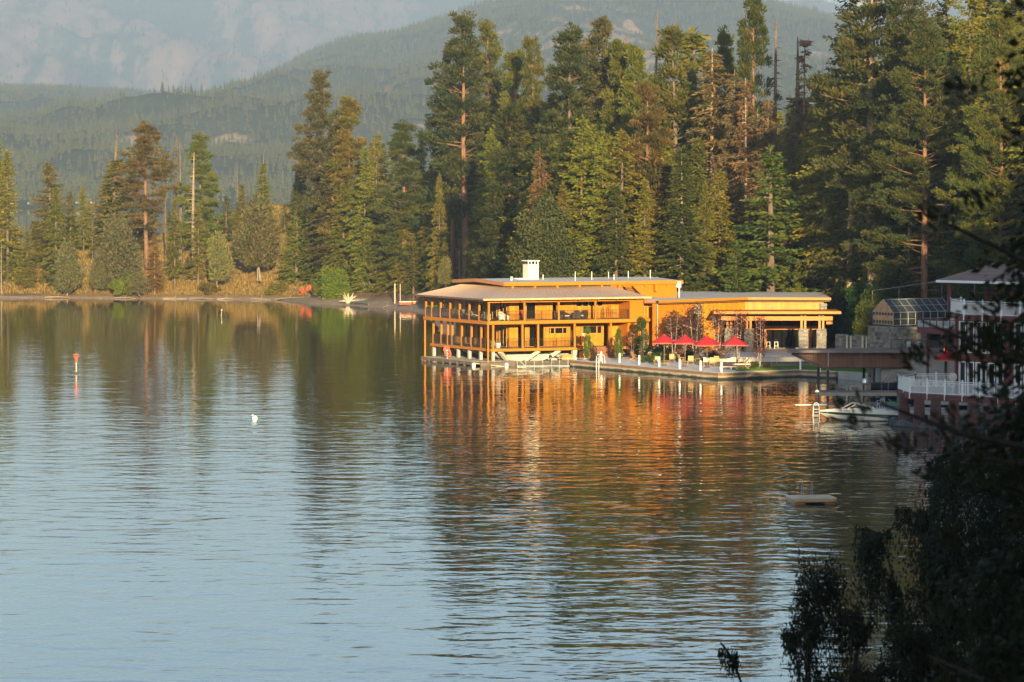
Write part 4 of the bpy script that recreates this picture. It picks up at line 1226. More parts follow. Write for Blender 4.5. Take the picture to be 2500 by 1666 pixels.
svl = [(a, b, Z0, Z0 + 2.3) for a, b, _, _ in sv]
boards('v', FV, 17.3, SU, Z1, ZE + .3, holes=sv, seed=3).build('board_cladding', PLANK, lodge, kind='stuff')
boards('v', FV, 17.3, SU, Z0, Z1 - .34, holes=svl, seed=4).build('board_cladding', PLANK, lodge, kind='stuff')
# dim rooms behind the glass
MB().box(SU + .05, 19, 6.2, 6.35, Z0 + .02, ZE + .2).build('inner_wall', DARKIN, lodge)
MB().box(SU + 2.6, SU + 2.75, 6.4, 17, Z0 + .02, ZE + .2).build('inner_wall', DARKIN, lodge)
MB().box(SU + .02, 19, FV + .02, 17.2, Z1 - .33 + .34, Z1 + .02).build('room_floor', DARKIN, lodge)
def window(u0, u1, z0, z1, blind=False, name='window', axis='u', pos=FV, mull=0):
    fr = MB(); w = .06
    def bx(m, a0, a1, c0, c1, d0, d1):
        m.box(a0, a1, pos + d0, pos + d1, c0, c1) if axis == 'u' else m.box(pos + d0, pos + d1, a0, a1, c0, c1)
    bx(fr, u0 - w, u1 + w, z1, z1 + w, -.075, .03); bx(fr, u0 - w, u1 + w, z0 - w, z0, -.085, .03)
    bx(fr, u0 - w, u0, z0, z1, -.075, .03); bx(fr, u1, u1 + w, z0, z1, -.075, .03)
    for i in range(mull):
        a = u0 + (u1 - u0) * (i + 1) / (mull + 1); bx(fr, a - .03, a + .03, z0, z1, -.06, .03)
    o = fr.build(name, FRAMEW, lodge)
    g = MB(); bx(g, u0, u1, z0, z1, -.02, -.008); g.build('pane', GLASS, o)
    if blind:
        b = MB(); bx(b, u0, u1, z0, z1, .02, .04); b.build('blind', CURT, o)
for h in hu[3:]: window(h[0], h[1], h[2], h[3])
for i, h in enumerate(hl[3:6] + hl[7:10]): window(h[0], h[1], h[2], h[3], i >= 3)
window(hl[0][0], hl[0][1], hl[0][2] + .06, hl[0][3], name='glass_door')
for h in (hu[1], hl[1], hl[2]): window(h[0], h[1], h[2] + .06, h[3], name='glass_door')
for h in sv + svl: window(h[0], h[1], h[2] + .06, h[3], name='glass_door', axis='v', pos=SU, mull=1)
MB().box(15.75, 16.35, FV - .09, FV - .045, Z1, Z1 + 2.15).build('plank_door', STUCCO, lodge)

# solid amber block at the right end of the veranda and the two-storey core behind the roofs
MB().box(17.3, 19.0, .02, 4.8, Z1 + .01, ZE - .13).build('end_wall', STUCCO, lodge)
MB().box(17.3, 19.0, .6, 4.8, Z0, Z1 - .38).build('end_wall', STUCCO, lodge)
MB().prism([(17.31, 4.82), (25.6, 4.82), (25.6, 17.2), (17.31, 17.2)], Z0, 8.55).build('core_wall', STUCCO, lodge)
MB().box(4.9, 17.3, 5.6, 17.2, ZE + .25, 8.5).build('clerestory_wall', STUCCO, lodge)

# lower hipped roof: front and left slopes meet on a hip, standing seams on both
def roof_sheet(quad, t, name, seams=0, m=ROOFM):
    o = MB().slab(quad, t).build(name, m, lodge)
    if seams:
        s = MB(); a, b, c, d = [Vector(q) for q in quad]
        for i in range(1, seams):
            f = i / seams
            s.bar(a.lerp(b, f) + Vector((0, 0, .015)), d.lerp(c, f) + Vector((0, 0, .015)), .03, .045)
        s.build('standing_seam', m, o)['kind'] = 'stuff'
    return o
e0 = (-1.05, -1.05, ZE); e1 = (19.35, -1.05, ZE); r0 = (4.55, 5.4, 8.42); r1 = (17.35, 5.4, 8.42); e2 = (-1.05, 17.9, ZE); r2 = (4.55, 17.2, 8.42)
roof_sheet([e0, e1, r1, r0], .10, 'front_roof', 34)
roof_sheet([e2, e0, r0, r2], .10, 'side_roof', 30)
MB().bar(Vector(e0) + Vector((0, 0, .03)), Vector(r0) + Vector((0, 0, .03)), .16, .07).build('hip_cap', ROOFM, lodge)
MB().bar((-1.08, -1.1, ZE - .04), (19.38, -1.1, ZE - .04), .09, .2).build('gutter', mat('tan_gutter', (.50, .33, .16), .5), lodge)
MB().bar((-1.1, -1.02, ZE - .04), (-1.1, 17.9, ZE - .04), .09, .2).build('gutter', mat('shaded_gutter', (.13, .075, .045), .5), lodge)  # same gutter as the front, its shade put into a darker colour
MB().slab([(-1.0, -1.0, ZE - .11), (19.3, -1.0, ZE - .11), (17.2, 5.3, ZE + .15), (4.4, 5.3, ZE + .15)], .03).build('soffit', ORANGE, lodge)
MB().slab([(-1.0, 17.8, ZE - .11), (-1.0, -1.0, ZE - .11), (4.4, 5.3, ZE + .15), (4.4, 17.1, ZE + .15)], .03).build('soffit', SOFFIT, lodge)  # side soffit coloured darker than the front one to carry the eave shade
for i in range(7): MB().bar((-.95, .6 + 2.55 * i, ZE - .17), (.3, .6 + 2.55 * i, ZE - .1), .1, .12).build('rafter_end', ORANGE, lodge)
for i in range(8): MB().bar((1.2 + 2.35 * i, -.95, ZE - .17), (1.2 + 2.35 * i, .3, ZE - .1), .1, .12).build('rafter_end', ORANGE, lodge)

# upper low-pitched roof over the clerestory
zu, zr_, vm = 8.86, 9.16, 11.6
ul, ur, vf, vb = 4.1, 26.3, 4.6, 18.6
MB().slab([(ul, vf, zu), (ur, vf, zu), (ur - .4, vm, zr_), (ul - .3, vm, zr_)], .05).build('upper_roof', ROOFG, lodge)
MB().slab([(ul - .3, vm, zr_), (ur - .4, vm, zr_), (ur, vb, zu), (ul, vb, zu)], .05).build('upper_roof', ROOFG, lodge)
MB().box(ul, ur, vf - .07, vf - .004, zu - .36, zu + .03).build('upper_roof_fascia', ORANGE, lodge)
for (a, za, b, zb_) in ((vf, zu, vm, zr_), (vm, zr_, vb, zu)):
    MB().prism([(ul - .1, a), (ul - .01, a), (ul - .31, b) if b == vm else (ul - .01, b), (ul - .4, b) if b == vm else (ul - .1, b)] if a == vf else
               [(ul - .4, a), (ul - .31, a), (ul - .01, b), (ul - .1, b)], [za - .34, za - .34, zb_ - .34, zb_ - .34], [za + .04, za + .04, zb_ + .04, zb_ + .04]).build('verge_board', mat('rust_verge', (.36, .15, .05), .6), lodge)
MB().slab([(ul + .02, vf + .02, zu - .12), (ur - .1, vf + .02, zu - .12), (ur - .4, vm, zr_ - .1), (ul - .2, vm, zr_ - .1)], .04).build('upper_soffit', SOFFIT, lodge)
for i in range(8):
    u = 5.0 + 2.75 * i
    MB().box(u, u + .22, vf + .02, 5.55, zu - .6, zu - .18).build('bracket', ORANGE, lodge)
for u in (18.0, 22.6):
    MB().prism([(u, 4.2), (u + .25, 4.2), (u + .25, 4.8), (u, 4.8)], 7.7, 8.5).build('bracket', ORANGE, lodge)

# chimney with its cap on four legs, vent pipes and masts on the roof
ch = MB().box(9.2, 10.55, 9.4, 10.7, 8.9, 10.75).build('chimney', mat('cream_brick', (.66, .58, .44), .85, var=.08, vscale=3, bump=.3), lodge)
MB().box(9.1, 10.65, 9.3, 10.8, 11.1, 11.2).build('chimney_cap', WHITE, ch)
for a in (9.25, 9.62, 10.05, 10.42):
    MB().box(a, a + .09, 9.42, 9.52, 10.75, 11.1).build('cap_leg', WHITE, ch)
MB().box(9.3, 10.45, 10.4, 10.6, 10.75, 11.1).build('flue', mat('soot', (.05, .03, .02), .9), ch)
MB().box(8.0, 9.1, 9.2, 10.4, 9.08, 9.22).build('roof_hatch', WHITE, lodge)
for u, v, h in ((6.2, 7.4, .5), (6.9, 8.5, .42), (10.9, 9.0, .62), (13.7, 6.5, .95), (16.4, 7.8, .9), (18.6, 6.6, .62), (19.6, 10.0, .8), (22.0, 9.8, .85), (24.4, 9.0, 1.0)):
    MB().tube([(u, v, 8.85), (u, v, 9.0 + h)], .04, 6).build('vent_pipe', WHITE, lodge)
mb = MB().tube([(25.9, 4.75, 8.5), (25.9, 4.75, 6.95)], .07, 6); mb.build('downpipe', WHITE, lodge)
MB().box(25.55, 26.0, 4.5, 5.1, 8.1, 8.75).build('rainwater_head', WHITE, lodge)

# steep steel roof ladder leaning on the core wall
mb = MB()
for s in (0, 1.15):
    mb.bar((18.75 + s, 4.75, 8.3), (19.5 + s, 2.9, 6.85), .07, .16)
    for i in range(9):
        pass
la = mb.build('roof_ladder', BLACK, lodge)
mb = MB()
for i in range(9):
    f = (i + .5) / 9
    p = Vector((18.75, 4.75, 8.3)).lerp(Vector((19.5, 2.9, 6.85)), f)
    mb.bar(p, p + Vector((1.15, 0, 0)), .12, .04)
mb.build('tread', BLACK, la)

# low entry roof joining the lodge to the hall
MB().slab([(18.9, -.3, 6.95), (21.6, -.6, 6.85), (25.6, 4.8, 7.0), (19.0, 4.8, 7.05)], .12).build('entry_roof', ROOFG, lodge)
MB().tube([(18.85, -.35, 6.72), (21.4, -.65, 6.62)], .2, 8).build('entry_gutter', mat('rust_gutter', (.30, .13, .05), .5), lodge)
MB().box(19.02, 21.2, 1.5, 1.7, Z0, 6.75).build('entry_wall', STUCCO, lodge)
for u in (19.4, 19.75, 20.1): MB().box(u, u + .08, 1.38, 1.44, 4.9, 6.2).build('wall_slat', FRAMEW, lodge)
MB().box(19.02, 20.4, .5, 1.49, Z1 - .35, Z1 - .02).build('entry_ledge', STUCCO, lodge)

# steps down from the lower deck to the terrace
nst = 7
for i in range(nst):
    z = Z0 - (Z0 - .68) * (i + 1) / nst
    MB().box(12.15, 15.0, .05 - .32 * (i + 1), .05 - .32 * i, z - .06, z).build('step', mat('redwood', (.30, .105, .04), .7, var=.15), lodge)
    MB().box(12.15, 15.0, .05 - .32 * i - .04, .05 - .32 * i, z - .16 + .09, z + .1).build('riser', mat('dark_redwood', (.17, .06, .03), .8), lodge)
for u in (12.1, 15.05):
    r = MB(); r.bar((u, .1, Z0 + 1.0), (u, -2.2, .68 + 1.0), .05); r.bar((u, .1, Z0 + .15), (u, -2.2, .85), .04)
    for i in range(4): r.bar((u, .1 - 2.3 * i / 3, Z0 - 1.1 * i / 3), (u, .1 - 2.3 * i / 3, Z0 + 1 - 1.1 * i / 3), .05)
    ro = r.build('stair_rail', BLACK, lodge)
    b = MB()
    for i in range(1, 18): f = i / 18; b.bar((u, .1 - 2.3 * f, Z0 + .15 - 1.1 * f), (u, .1 - 2.3 * f, Z0 + 1 - 1.1 * f), .02)
    b.build('baluster', BLACK, ro)['kind'] = 'stuff'
MB().box(12.1, 15.1, .06, 2.8, Z0 - .07, Z0 - .003).build('landing', DECKM, lodge)

# ------------------------------------------------------------------ dock round the foot of the lodge
dock = thing('dock', 'low grey plank dock along the water side of the lodge', 'dock', C0, TH)
def planks(parent, x0, x1, y0, y1, z, along='y', w=.22, m=WOODD, seed=1, t=.06):
    rr = random.Random(seed); mb = MB(); a, b = (x0, x1) if along == 'y' else (y0, y1)
    while a < b - .02:
        c = min(a + w, b); mb.tint = rr.random()
        if along == 'y': mb.box(a + .006, c - .006, y0, y1, z - t, z + rr.uniform(-.006, .006))
        else: mb.box(x0, x1, a + .006, c - .006, z - t, z + rr.uniform(-.006, .006))
        a = c
    o = mb.build('plank', m, parent); o['kind'] = 'stuff'
    return o
GREYW = mat('grey_weathered_wood', (.25, .215, .18), .85, var=.25, vscale=1.2, tint=.25)
planks(dock, -1.9, 3.4, -.2, 13.9, .46, 'x', m=GREYW, seed=5)
planks(dock, 1.4, 13.0, -1.7, -.22, .44, 'y', m=GREYW, seed=6)
MB().box(-1.95, -1.75, -.25, 13.9, .08, .42).build('edge_beam', WOODD, dock)
MB().box(-1.75, 13.0, -1.78, -1.71, .0, .42).build('edge_beam', WOODD, dock)
for v in np.arange(.2, 13.9, 1.9): MB().tube([(-1.85, v, -1.0), (-1.85, v, .38)], .16, 8).build('pile', WOODD, dock)
for u in np.arange(2.2, 13, 1.75): MB().tube([(u, -1.2, -1.0), (u, -1.2, .38)], .17, 8).build('pile', WOODD, dock)
MB().lathe([(.12, 0), (.2, .08), (.2, .35), (.1, .45)], (-1.95, -.5, -.1), 10).build('fender', WHITE, dock)
MB().lathe([(.12, 0), (.2, .08), (.2, .35), (.1, .45)], (1.3, -1.95, -.1), 10).build('fender', WHITE, dock)
MB().bar((-1.7, -.45, .3), (.9, -2.6, -.02), .5, .1).build('ramp_board', mat('pale_plank', (.42, .34, .24), .8), dock)

fr = thing('dock_boom', 'pale metal truss frame floating in front of the lodge dock', 'dock frame', Lw(2.0, -3.2, 0), R(7))
mb = MB().bar((0, 0, .05), (7.4, 0, .05), .04, .045); mb.bar((0, 0, .86), (7.4, 0, .86), .025); mb.bar((0, .9, .05), (7.4, .9, .05), .05)
for a, b in ((0, .85), (7.4, 6.5)): mb.bar((a, 0, .86), (b, 0, .04), .035)
mb.build('rail', STEEL, fr)
for i in range(9): MB().bar((i * .925, 0, -.1), (i * .925, 0, .98), .028).build('upright', STEEL, fr)
MB().box(.05, 7.3, .25, .8, -.15, .3).build('float', mat('dark_float', (.05, .05, .05), .7), fr)

b0 = thing('life_ring_stand', 'red and orange float bundle hung on a post of the side dock', 'float', Lw(-1.2, 8.2, .46))
MB().bar((0, 0, 0), (0, 0, 1.1), .07).build('post', WHITE, b0)
for k in range(3):
    mb = MB(); ring = []
    for i in range(13):
        a = 6.283 * i / 12; ring.append((.09 * k - .1 + .30 * math.cos(a), -.06 - .05 * k, 1.0 - .25 * k + .30 * math.sin(a)))
    mb.tube(ring, .085, 6); mb.build('float_ring', mat('faded_red', (.50, .10, .05), .7), b0)
b1 = thing('hose_reel', 'rusty orange hose reel at the right end of the dock', 'hose reel', Lw(11.2, -1.0, .46), TH)
for s in (-.45, .45): MB().lathe([(.5, 0), (.5, .06)], (0, 0, 0), 14, Matrix.Translation((s, 0, .5)) @ Matrix.Rotation(R(90), 4, 'Y')).build('flange', mat('orange_steel', (.46, .13, .05), .6), b1)
MB().lathe([(.3, -.42), (.34, 0), (.3, .44)], (0, 0, 0), 12, Matrix.Translation((0, 0, .5)) @ Matrix.Rotation(R(90), 4, 'Y')).build('hose', mat('ochre_hose', (.40, .24, .1), .7), b1)
b2 = thing('orange_crate', 'orange board box standing at the foundation left of the hose reel', 'box', Lw(9.4, -.4, .46), TH)
MB().box(-.7, .7, -.1, .1, 0, .55).build('panel', mat('orange_board', (.52, .22, .06), .7), b2)
MB().box(-.75, .75, -.13, .13, .55, .6).build('lid', mat('orange_lid', (.45, .18, .05), .7), b2)
b3 = thing('outboard_engine', 'small dark outboard engine hung on the dock behind the truss frame', 'outboard engine', Lw(6.6, -1.9, .3), TH)
MB().lathe([(.02, 0), (.16, .05), (.2, .3), (.14, .48), (.02, .52)], (0, 0, .3), 10).build('cowl', BLACK, b3)
MB().bar((0, 0, -.3), (0, 0, .35), .1, .14).build('leg', BLACK, b3)

# ------------------------------------------------------------------ furniture on the verandas
def armchair(name, label, loc, rz, m, cush=None, w=.8, group=None):
    t = thing(name, label, 'armchair', loc, rz, group)
    MB().box(-w / 2, w / 2, -.38, .38, .12, .36).build('seat', m, t)
    mb = MB().hull([[(-w / 2, .30, .3), (w / 2, .30, .3), (w / 2, .42, .3), (-w / 2, .42, .3)], [(-w / 2 + .02, .38, .7), (w / 2 - .02, .38, .7), (w / 2 - .02, .5, .7), (-w / 2 + .02, .5, .7)], [(-w / 2 + .12, .46, .98), (w / 2 - .12, .46, .98), (w / 2 - .12, .54, .98), (-w / 2 + .12, .54, .98)]])
    mb.build('backrest', m, t)
    for s in (-1, 1):
        MB().hull([[(s * w / 2 - .07, -.38, .3), (s * w / 2 + .05, -.38, .3), (s * w / 2 + .05, -.38, .5), (s * w / 2 - .07, -.38, .5)], [(s * w / 2 - .07, .4, .3), (s * w / 2 + .05, .4, .3), (s * w / 2 + .05, .4, .78), (s * w / 2 - .07, .4, .78)]]).build('armrest', m, t)
        for y in (-.33, .35): MB().bar((s * (w / 2 - .05), y, 0), (s * (w / 2 - .05), y, .13), .06).build('leg', m, t)
    if cush: MB().box(-w / 2 + .08, w / 2 - .08, -.36, .3, .36, .46).build('cushion', cush, t)
    return t
WICK = mat('dark_wicker', (.045, .028, .02), .7, var=.3, vscale=20)
CREAM = mat('cream_cushion', (.62, .55, .42), .9)
for k, (u, rz, lab) in enumerate(((9.25, .9, 'dark wicker armchair next to the veranda post, seen from its left side'), (10.0, 0.3, 'dark wicker armchair second from the post on the upper veranda'),
                                  (11.25, -.1, 'dark wicker armchair with its back square to the upper railing'), (12.15, -1.0, 'dark wicker armchair at the right end of the wicker set'))):
    armchair('wicker_armchair', lab, Lw(u, 1.45, Z1), TH + rz + math.pi * (k == 2), WICK, CREAM, .85, 'wicker chairs on the upper veranda')
STR = mat('striped_cushion', (.72, .66, .55), .9, var=.1)
st = armchair('striped_armchair', 'white striped armchair on the upper veranda near the corner', Lw(2.5, 1.3, Z1), TH + .5, STR, CREAM, .75)
tb = thing('side_table', 'small round metal table left of the white striped armchair', 'side table', Lw(1.75, 1.1, Z1), 0)
MB().lathe([(.26, .52), (.26, .55)], n=12).build('table_top', STEEL, tb); MB().tube([(0, 0, 0), (0, 0, .52)], .04, 6).build('stem', STEEL, tb); MB().lathe([(.2, 0), (.05, .06)], n=10).build('foot', STEEL, tb)
for u, v, lab in ((5.3, 3.9, 'red armchair inside the dark doorway of the upper floor'), (6.4, 4.0, 'red armchair behind the upper sliding glass door')):
    armchair('red_armchair', lab, Lw(u, v, Z1 + .03), TH, REDM, None, .9)
def lounger(name, label, loc, rz, mf, mc, back=.55, group=None):
    t = thing(name, label, 'lounger', loc, rz, group)
    mb = MB(); mb.bar((-.32, -.95, .3), (-.32, .95, .3), .05); mb.bar((.32, -.95, .3), (.32, .95, .3), .05); mb.bar((-.32, -.95, .3), (.32, -.95, .3), .05); mb.bar((-.32, .95, .3), (.32, .95, .3), .05)
    mb.build('frame', mf, t)
    for x in (-.32, .32):
        for y in (-.8, .3, .85): MB().bar((x, y, 0), (x, y, .3), .045).build('leg', mf, t)
    MB().box(-.3, .3, -.93, .3, .32, .39).build('seat_pad', mc, t)
    MB().slab([(-.3, .3, .40), (.3, .3, .40), (.3, .3 + .7 * math.cos(back), .40 + .75 * math.sin(back)), (-.3, .3 + .7 * math.cos(back), .40 + .75 * math.sin(back))], .07).build('backrest', mc, t)
    mb = MB()
    for x in (-.3, .3): mb.bar((x, .8, .3), (x, .3 + .5 * math.cos(back), .34 + .5 * math.sin(back)), .04)
    mb.build('back_prop', mf, t)
    return t
for v, lab in ((11.8, 'dark-backed lounger on the side veranda, farthest from the corner'), (9.9, 'dark-backed lounger in the middle of the side veranda'), (8.2, 'dark-backed lounger on the side veranda behind the fourth post')):
    t = lounger('sun_lounger', lab, Lw(2.1, v, Z1), TH + R(100), WICK, CREAM, .9, 'loungers on the side veranda')
WPL = mat('white_plastic', (.72, .70, .64), .4, var=.04)
def plain_chair(name, label, loc, rz, m, group=None, cat='chair', h=.88, arms=True):
    t = thing(name, label, cat, loc, rz, group)
    MB().slab([(-.24, -.24, .44), (.24, -.24, .44), (.22, .22, .42), (-.22, .22, .42)], .035).build('seat', m, t)
    MB().slab([(-.22, .2, .44), (.22, .2, .44), (.2, .34, h), (-.2, .34, h)], .03).build('backrest', m, t)
    for x, y in ((-.22, -.22), (.22, -.22), (-.21, .2), (.21, .2)): MB().bar((x * 1.1, y * 1.15, 0), (x, y, .43), .045).build('leg', m, t)
    if arms:
        for s in (-1, 1):
            mb = MB(); mb.bar((s * .26, -.22, .66), (s * .25, .26, .68), .05, .03); mb.bar((s * .26, -.22, .42), (s * .26, -.22, .66), .04)
            mb.build('armrest', m, t)
    return t
PGREEN = mat('pale_green_plastic', (.42, .50, .30), .5)
plain_chair('patio_chair', 'pale chair on the upper side veranda near the corner post', Lw(1.4, 3.3, Z1), TH + 2, CREAM)
plain_chair('patio_chair', 'pale green chair on the lower side veranda, left of a pair', Lw(2.3, 5.2, Z0), TH + 1.2, PGREEN, 'green chairs on the lower veranda')
plain_chair('patio_chair', 'pale green chair on the lower side veranda, right of a pair', Lw(2.2, 3.9, Z0), TH + 1.9, PGREEN, 'green chairs on the lower veranda')
tb = thing('patio_table', 'low dark table between the green chairs on the lower veranda', 'table', Lw(1.6, 4.6, Z0), TH)
MB().box(-.5, .5, -.4, .4, .66, .7).build('table_top', WICK, tb)
for x in (-.42, .42):
    for y in (-.32, .32): MB().bar((x, y, 0), (x, y, .66), .05).build('leg', WICK, tb)
bn = thing('planter', 'white square planter pot on the lower front veranda', 'planter', Lw(1.6, 1.0, Z0), TH)
MB().hull([[(-.2, -.2, 0), (.2, -.2, 0), (.2, .2, 0), (-.2, .2, 0)], [(-.25, -.25, .62), (.25, -.25, .62), (.25, .25, .62), (-.25, .25, .62)]]).build('pot', WPL, bn)
MB().box(-.22, .22, -.22, .22, .62, .64).build('soil', mat('soil', (.05, .035, .025), .95), bn)
fc = thing('fire_extinguisher_box', 'red and white wall box beside the lower right veranda post', 'wall box', Lw(11.75, .5, Z0 + 1.0), TH)
MB().box(-.12, .12, -.06, .06, -.5, .25).build('red_case', REDM, fc); MB().box(-.1, .1, -.07, .05, .26, .5).build('white_sign', WPL, fc)
gp = thing('stacked_chair_frames', 'pair of tall arched black metal frames on the upper veranda', 'metal frame', Lw(14.6, 1.3, Z1), TH)
for x in (0, .62):
    mb = MB(); mb.tube([(x, 0, 0), (x, 0, 1.25), (x + .1, 0, 1.42), (x + .25, 0, 1.42), (x + .35, 0, 1.25), (x + .35, 0, 0)], .03, 5); mb.build('arch', BLACK, gp)
# ------------------------------------------------------------------ the hall joined to the lodge, with its timber canopy
def stone_stuff(faces_fn, name, m, parent, seed, size=.26):
    pass
STONE = mat('grey_fieldstone', (.21, .185, .15), .9, var=.2, vscale=1.5, tint=.55, bump=.4)
MORT = mat('mortar', (.20, .185, .16), .95, var=.1)
hall = thing('hall', 'single-storey amber hall with flat grey roof joined to the right of the lodge', 'hall')
A, B, CC = Vector((16.2, 424.5, 0)), Vector((26.6, 433.6, 0)), Vector((35.9, 433.2, 0))
HB = [Vector((36.5, 452, 0)), Vector((20, 456, 0)), Vector((12.5, 441, 0))]
zt = [6.86, 6.93, 6.90]
def edge_box(p, q, w, z0, z1, off=0.0, z0b=None, z1b=None):
    """upright sheet of thickness w along p-q, pushed off metres towards the lake"""
    d = (q - p).normalized(); n = Vector((d.y, -d.x, 0))
    a, b = p + n * off, q + n * off
    return [(a.x, a.y), (b.x, b.y), (b.x - n.x * w, b.y - n.y * w), (a.x - n.x * w, a.y - n.y * w)]
poly = [A, B, CC] + HB
MB().prism([(p.x, p.y) for p in poly], [z - .05 for z in zt] + [6.95, 6.95, 6.95], [z for z in zt] + [7.0, 7.0, 7.0]).build('flat_roof', ROOFG, hall)
for p, q, za, zb_ in ((A, B, zt[0], zt[1]), (B, CC, zt[1], zt[2]), (CC, HB[0], zt[2], 7.0)):
    e = edge_box(p, q, .1, 0, 0, .11)
    MB().prism(e, [za - .24, zb_ - .24, zb_ - .24, za - .24], [za + .03, zb_ + .03, zb_ + .03, za + .03]).build('roof_fascia', ORANGE, hall)
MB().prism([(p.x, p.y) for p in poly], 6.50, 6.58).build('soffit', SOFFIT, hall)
def inset(p, q, r): 
    d = (q - p).normalized(); n = Vector((-d.y, d.x, 0)); return p + n * r, q + n * r
A2, B2 = inset(A, B, .75); B3, C3 = inset(B, CC, .75)
C3 = C3 + Vector((-.7, 0, 0))
GZ = 1.15
# stucco part, then boards from the stone pilaster on
S1 = A2.lerp(B2, .50)
MB().prism(edge_box(A2, S1, .25, 0, 0), .6, 6.5).build('stucco_wall', STUCCO, hall)
def board_run(p, q, z0, z1, w=.2, seed=0, name='board_cladding', holes=(), parent=None):
    rr = random.Random(seed); d = (q - p); Ltot = d.length; d.normalize(); n = Vector((d.y, -d.x, 0)); mb = MB(); a = 0
    while a < Ltot - .03:
        b = min(Ltot, a + w * rr.uniform(.8, 1.2)); mb.tint = rr.random(); off = rr.uniform(0, .012)
        segs = [(z0, z1)]
        for h0, h1, hz0, hz1 in holes:
            if b > h0 and a < h1: segs = [s for s in ((z0, hz0), (hz1, z1)) if s[1] - s[0] > .03]
        p0, p1 = p + d * (a + .004) + n * off, p + d * (b - .004) + n * off
        for s0, s1 in segs: mb.prism([(p0.x, p0.y), (p1.x, p1.y), (p1.x - n.x * .06, p1.y - n.y * .06), (p0.x - n.x * .06, p0.y - n.y * .06)], s0, s1)
        a = b
    return mb.build(name, PLANK, parent or hall, kind='stuff')
Bm = (B2 + B3) / 2
WL = (C3 - Bm).length
board_run(S1, Bm, .8, 6.5, seed=11, holes=[((Bm - S1).length - 3.6, (Bm - S1).length + 1, GZ, 4.9)])
board_run(Bm, C3, 5.0, 6.5, seed=12)
MB().prism(edge_box(C3, HB[0] + Vector((-.8, 0, 0)), .2, 0, 0), .8, 6.5).build('end_wall', STUCCO, hall)
# glazing: posts, dark panes, transom beam
def pane_run(p, q, z0, z1, n, beam_z=None):
    d = (q - p) / n; nn = Vector((d.y, -d.x, 0)).normalized()
    for i in range(n):
        a, b = p + d * i, p + d * (i + 1)
        fr = MB()
        for x in (a, b): fr.box(x.x - .05, x.x + .05, x.y - .06, x.y + .06, z0, z1)
        fr.bar((*a.xy, z1 - .04), (*b.xy, z1 - .04), .1, .09); fr.bar((*a.xy, z0 + .05), (*b.xy, z0 + .05), .1, .09)
        if beam_z: fr.bar((*a.xy, beam_z), (*b.xy, beam_z), .1, .1)
        o = fr.build('window', mat('bronze_frame', (.07, .06, .05), .4), hall)
        g = MB().prism([(a.x + .05, a.y - .01), (b.x - .05, b.y - .01), (b.x - .05, b.y + .01), (a.x + .05, a.y + .01)], z0 + .1, z1 - .09)
        g.build('pane', GLASS, o)
pane_run(Bm + Vector((.1, .1, 0)), C3 + Vector((-.6, .1, 0)), GZ, 4.95, 8, 3.7)
pa = S1.lerp(Bm, ((Bm - S1).length - 3.55) / (Bm - S1).length)
pane_run(pa, Bm, GZ, 4.85, 3, 3.7)
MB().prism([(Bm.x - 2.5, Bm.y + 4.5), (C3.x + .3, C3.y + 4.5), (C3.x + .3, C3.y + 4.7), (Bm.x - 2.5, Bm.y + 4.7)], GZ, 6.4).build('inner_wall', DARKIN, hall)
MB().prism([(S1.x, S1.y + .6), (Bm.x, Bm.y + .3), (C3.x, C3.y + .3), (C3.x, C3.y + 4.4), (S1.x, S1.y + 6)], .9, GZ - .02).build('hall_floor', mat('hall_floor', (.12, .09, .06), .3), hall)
MB().bar((Bm.x + 2.2, Bm.y - .2, 3.48), (C3.x - .5, C3.y - .2, 3.48), .22, .36).build('transom_beam', ORANGE, hall)
for x in (Bm.x + 2.3, C3.x - 1.5): MB().box(x - .14, x + .14, Bm.y - .3, Bm.y - .05, GZ, 3.3).build('door_post', ORANGE, hall)
MB().bar((*pa.xy, 3.55), (Bm.x, Bm.y - .15, 3.55), .18, .36).build('transom_beam', ORANGE, hall)
f = S1.lerp(Bm, .70); MB().box(f.x - .14, f.x + .14, f.y - .25, f.y, GZ, 4.8).build('door_post', ORANGE, hall)

# stonework: every stone its own relief, joined pier by pier
def stone_pier(name, x, y, w, d, z0, z1, seed, parent):
    rr = random.Random(seed)
    o = MB().box(x - w / 2, x + w / 2, y - d / 2, y + d / 2, z0, z1).build(name, MORT, parent)
    mb = MB()
    for face in range(4):
        a0 = -w / 2 if face % 2 == 0 else -d / 2; a1 = -a0; z = z0
        while z < z1 - .05:
            h = rr.uniform(.16, .34); zz = min(z + h, z1); a = a0
            while a < a1 - .04:
                b = min(a + rr.uniform(.2, .5), a1); mb.tint = rr.random(); t = rr.uniform(.03, .07); c = rr.uniform(.01, .03)
                i0, i1, j0, j1 = a + c, b - c, z + c, zz - c
                if i1 - i0 > .03 and j1 - j0 > .03:
                    q = [(i0 + rr.uniform(0, .03), j0), (i1, j0 + rr.uniform(0, .03)), (i1 - rr.uniform(0, .04), j1), (i0, j1 - rr.uniform(0, .04))]
                    def P(s, v, e):
                        if face == 0: return (x + s, y - d / 2 - e, v)
                        if face == 2: return (x - s, y + d / 2 + e, v)
                        if face == 1: return (x + w / 2 + e, y + s, v)
                        return (x - w / 2 - e, y - s, v)
                    vv = [P(s, v, -.01) for s, v in q] + [P(s * .94 + (i0 + i1) * .03, v * .97 + (j0 + j1) * .015, t) for s, v in q]
                    mb.add(vv, [(4, 5, 6, 7), (0, 1, 5, 4), (1, 2, 6, 5), (2, 3, 7, 6), (3, 0, 4, 7)])
                a = b
            z = zz
    s = mb.build('stone', STONE, o if parent is None or name != 'stone_pier_' else o); s['kind'] = 'stuff'
    return o
piers = [(24.2, 427.5), (26.3, 426.2), (32.35, 426.2), (34.35, 426.2)]
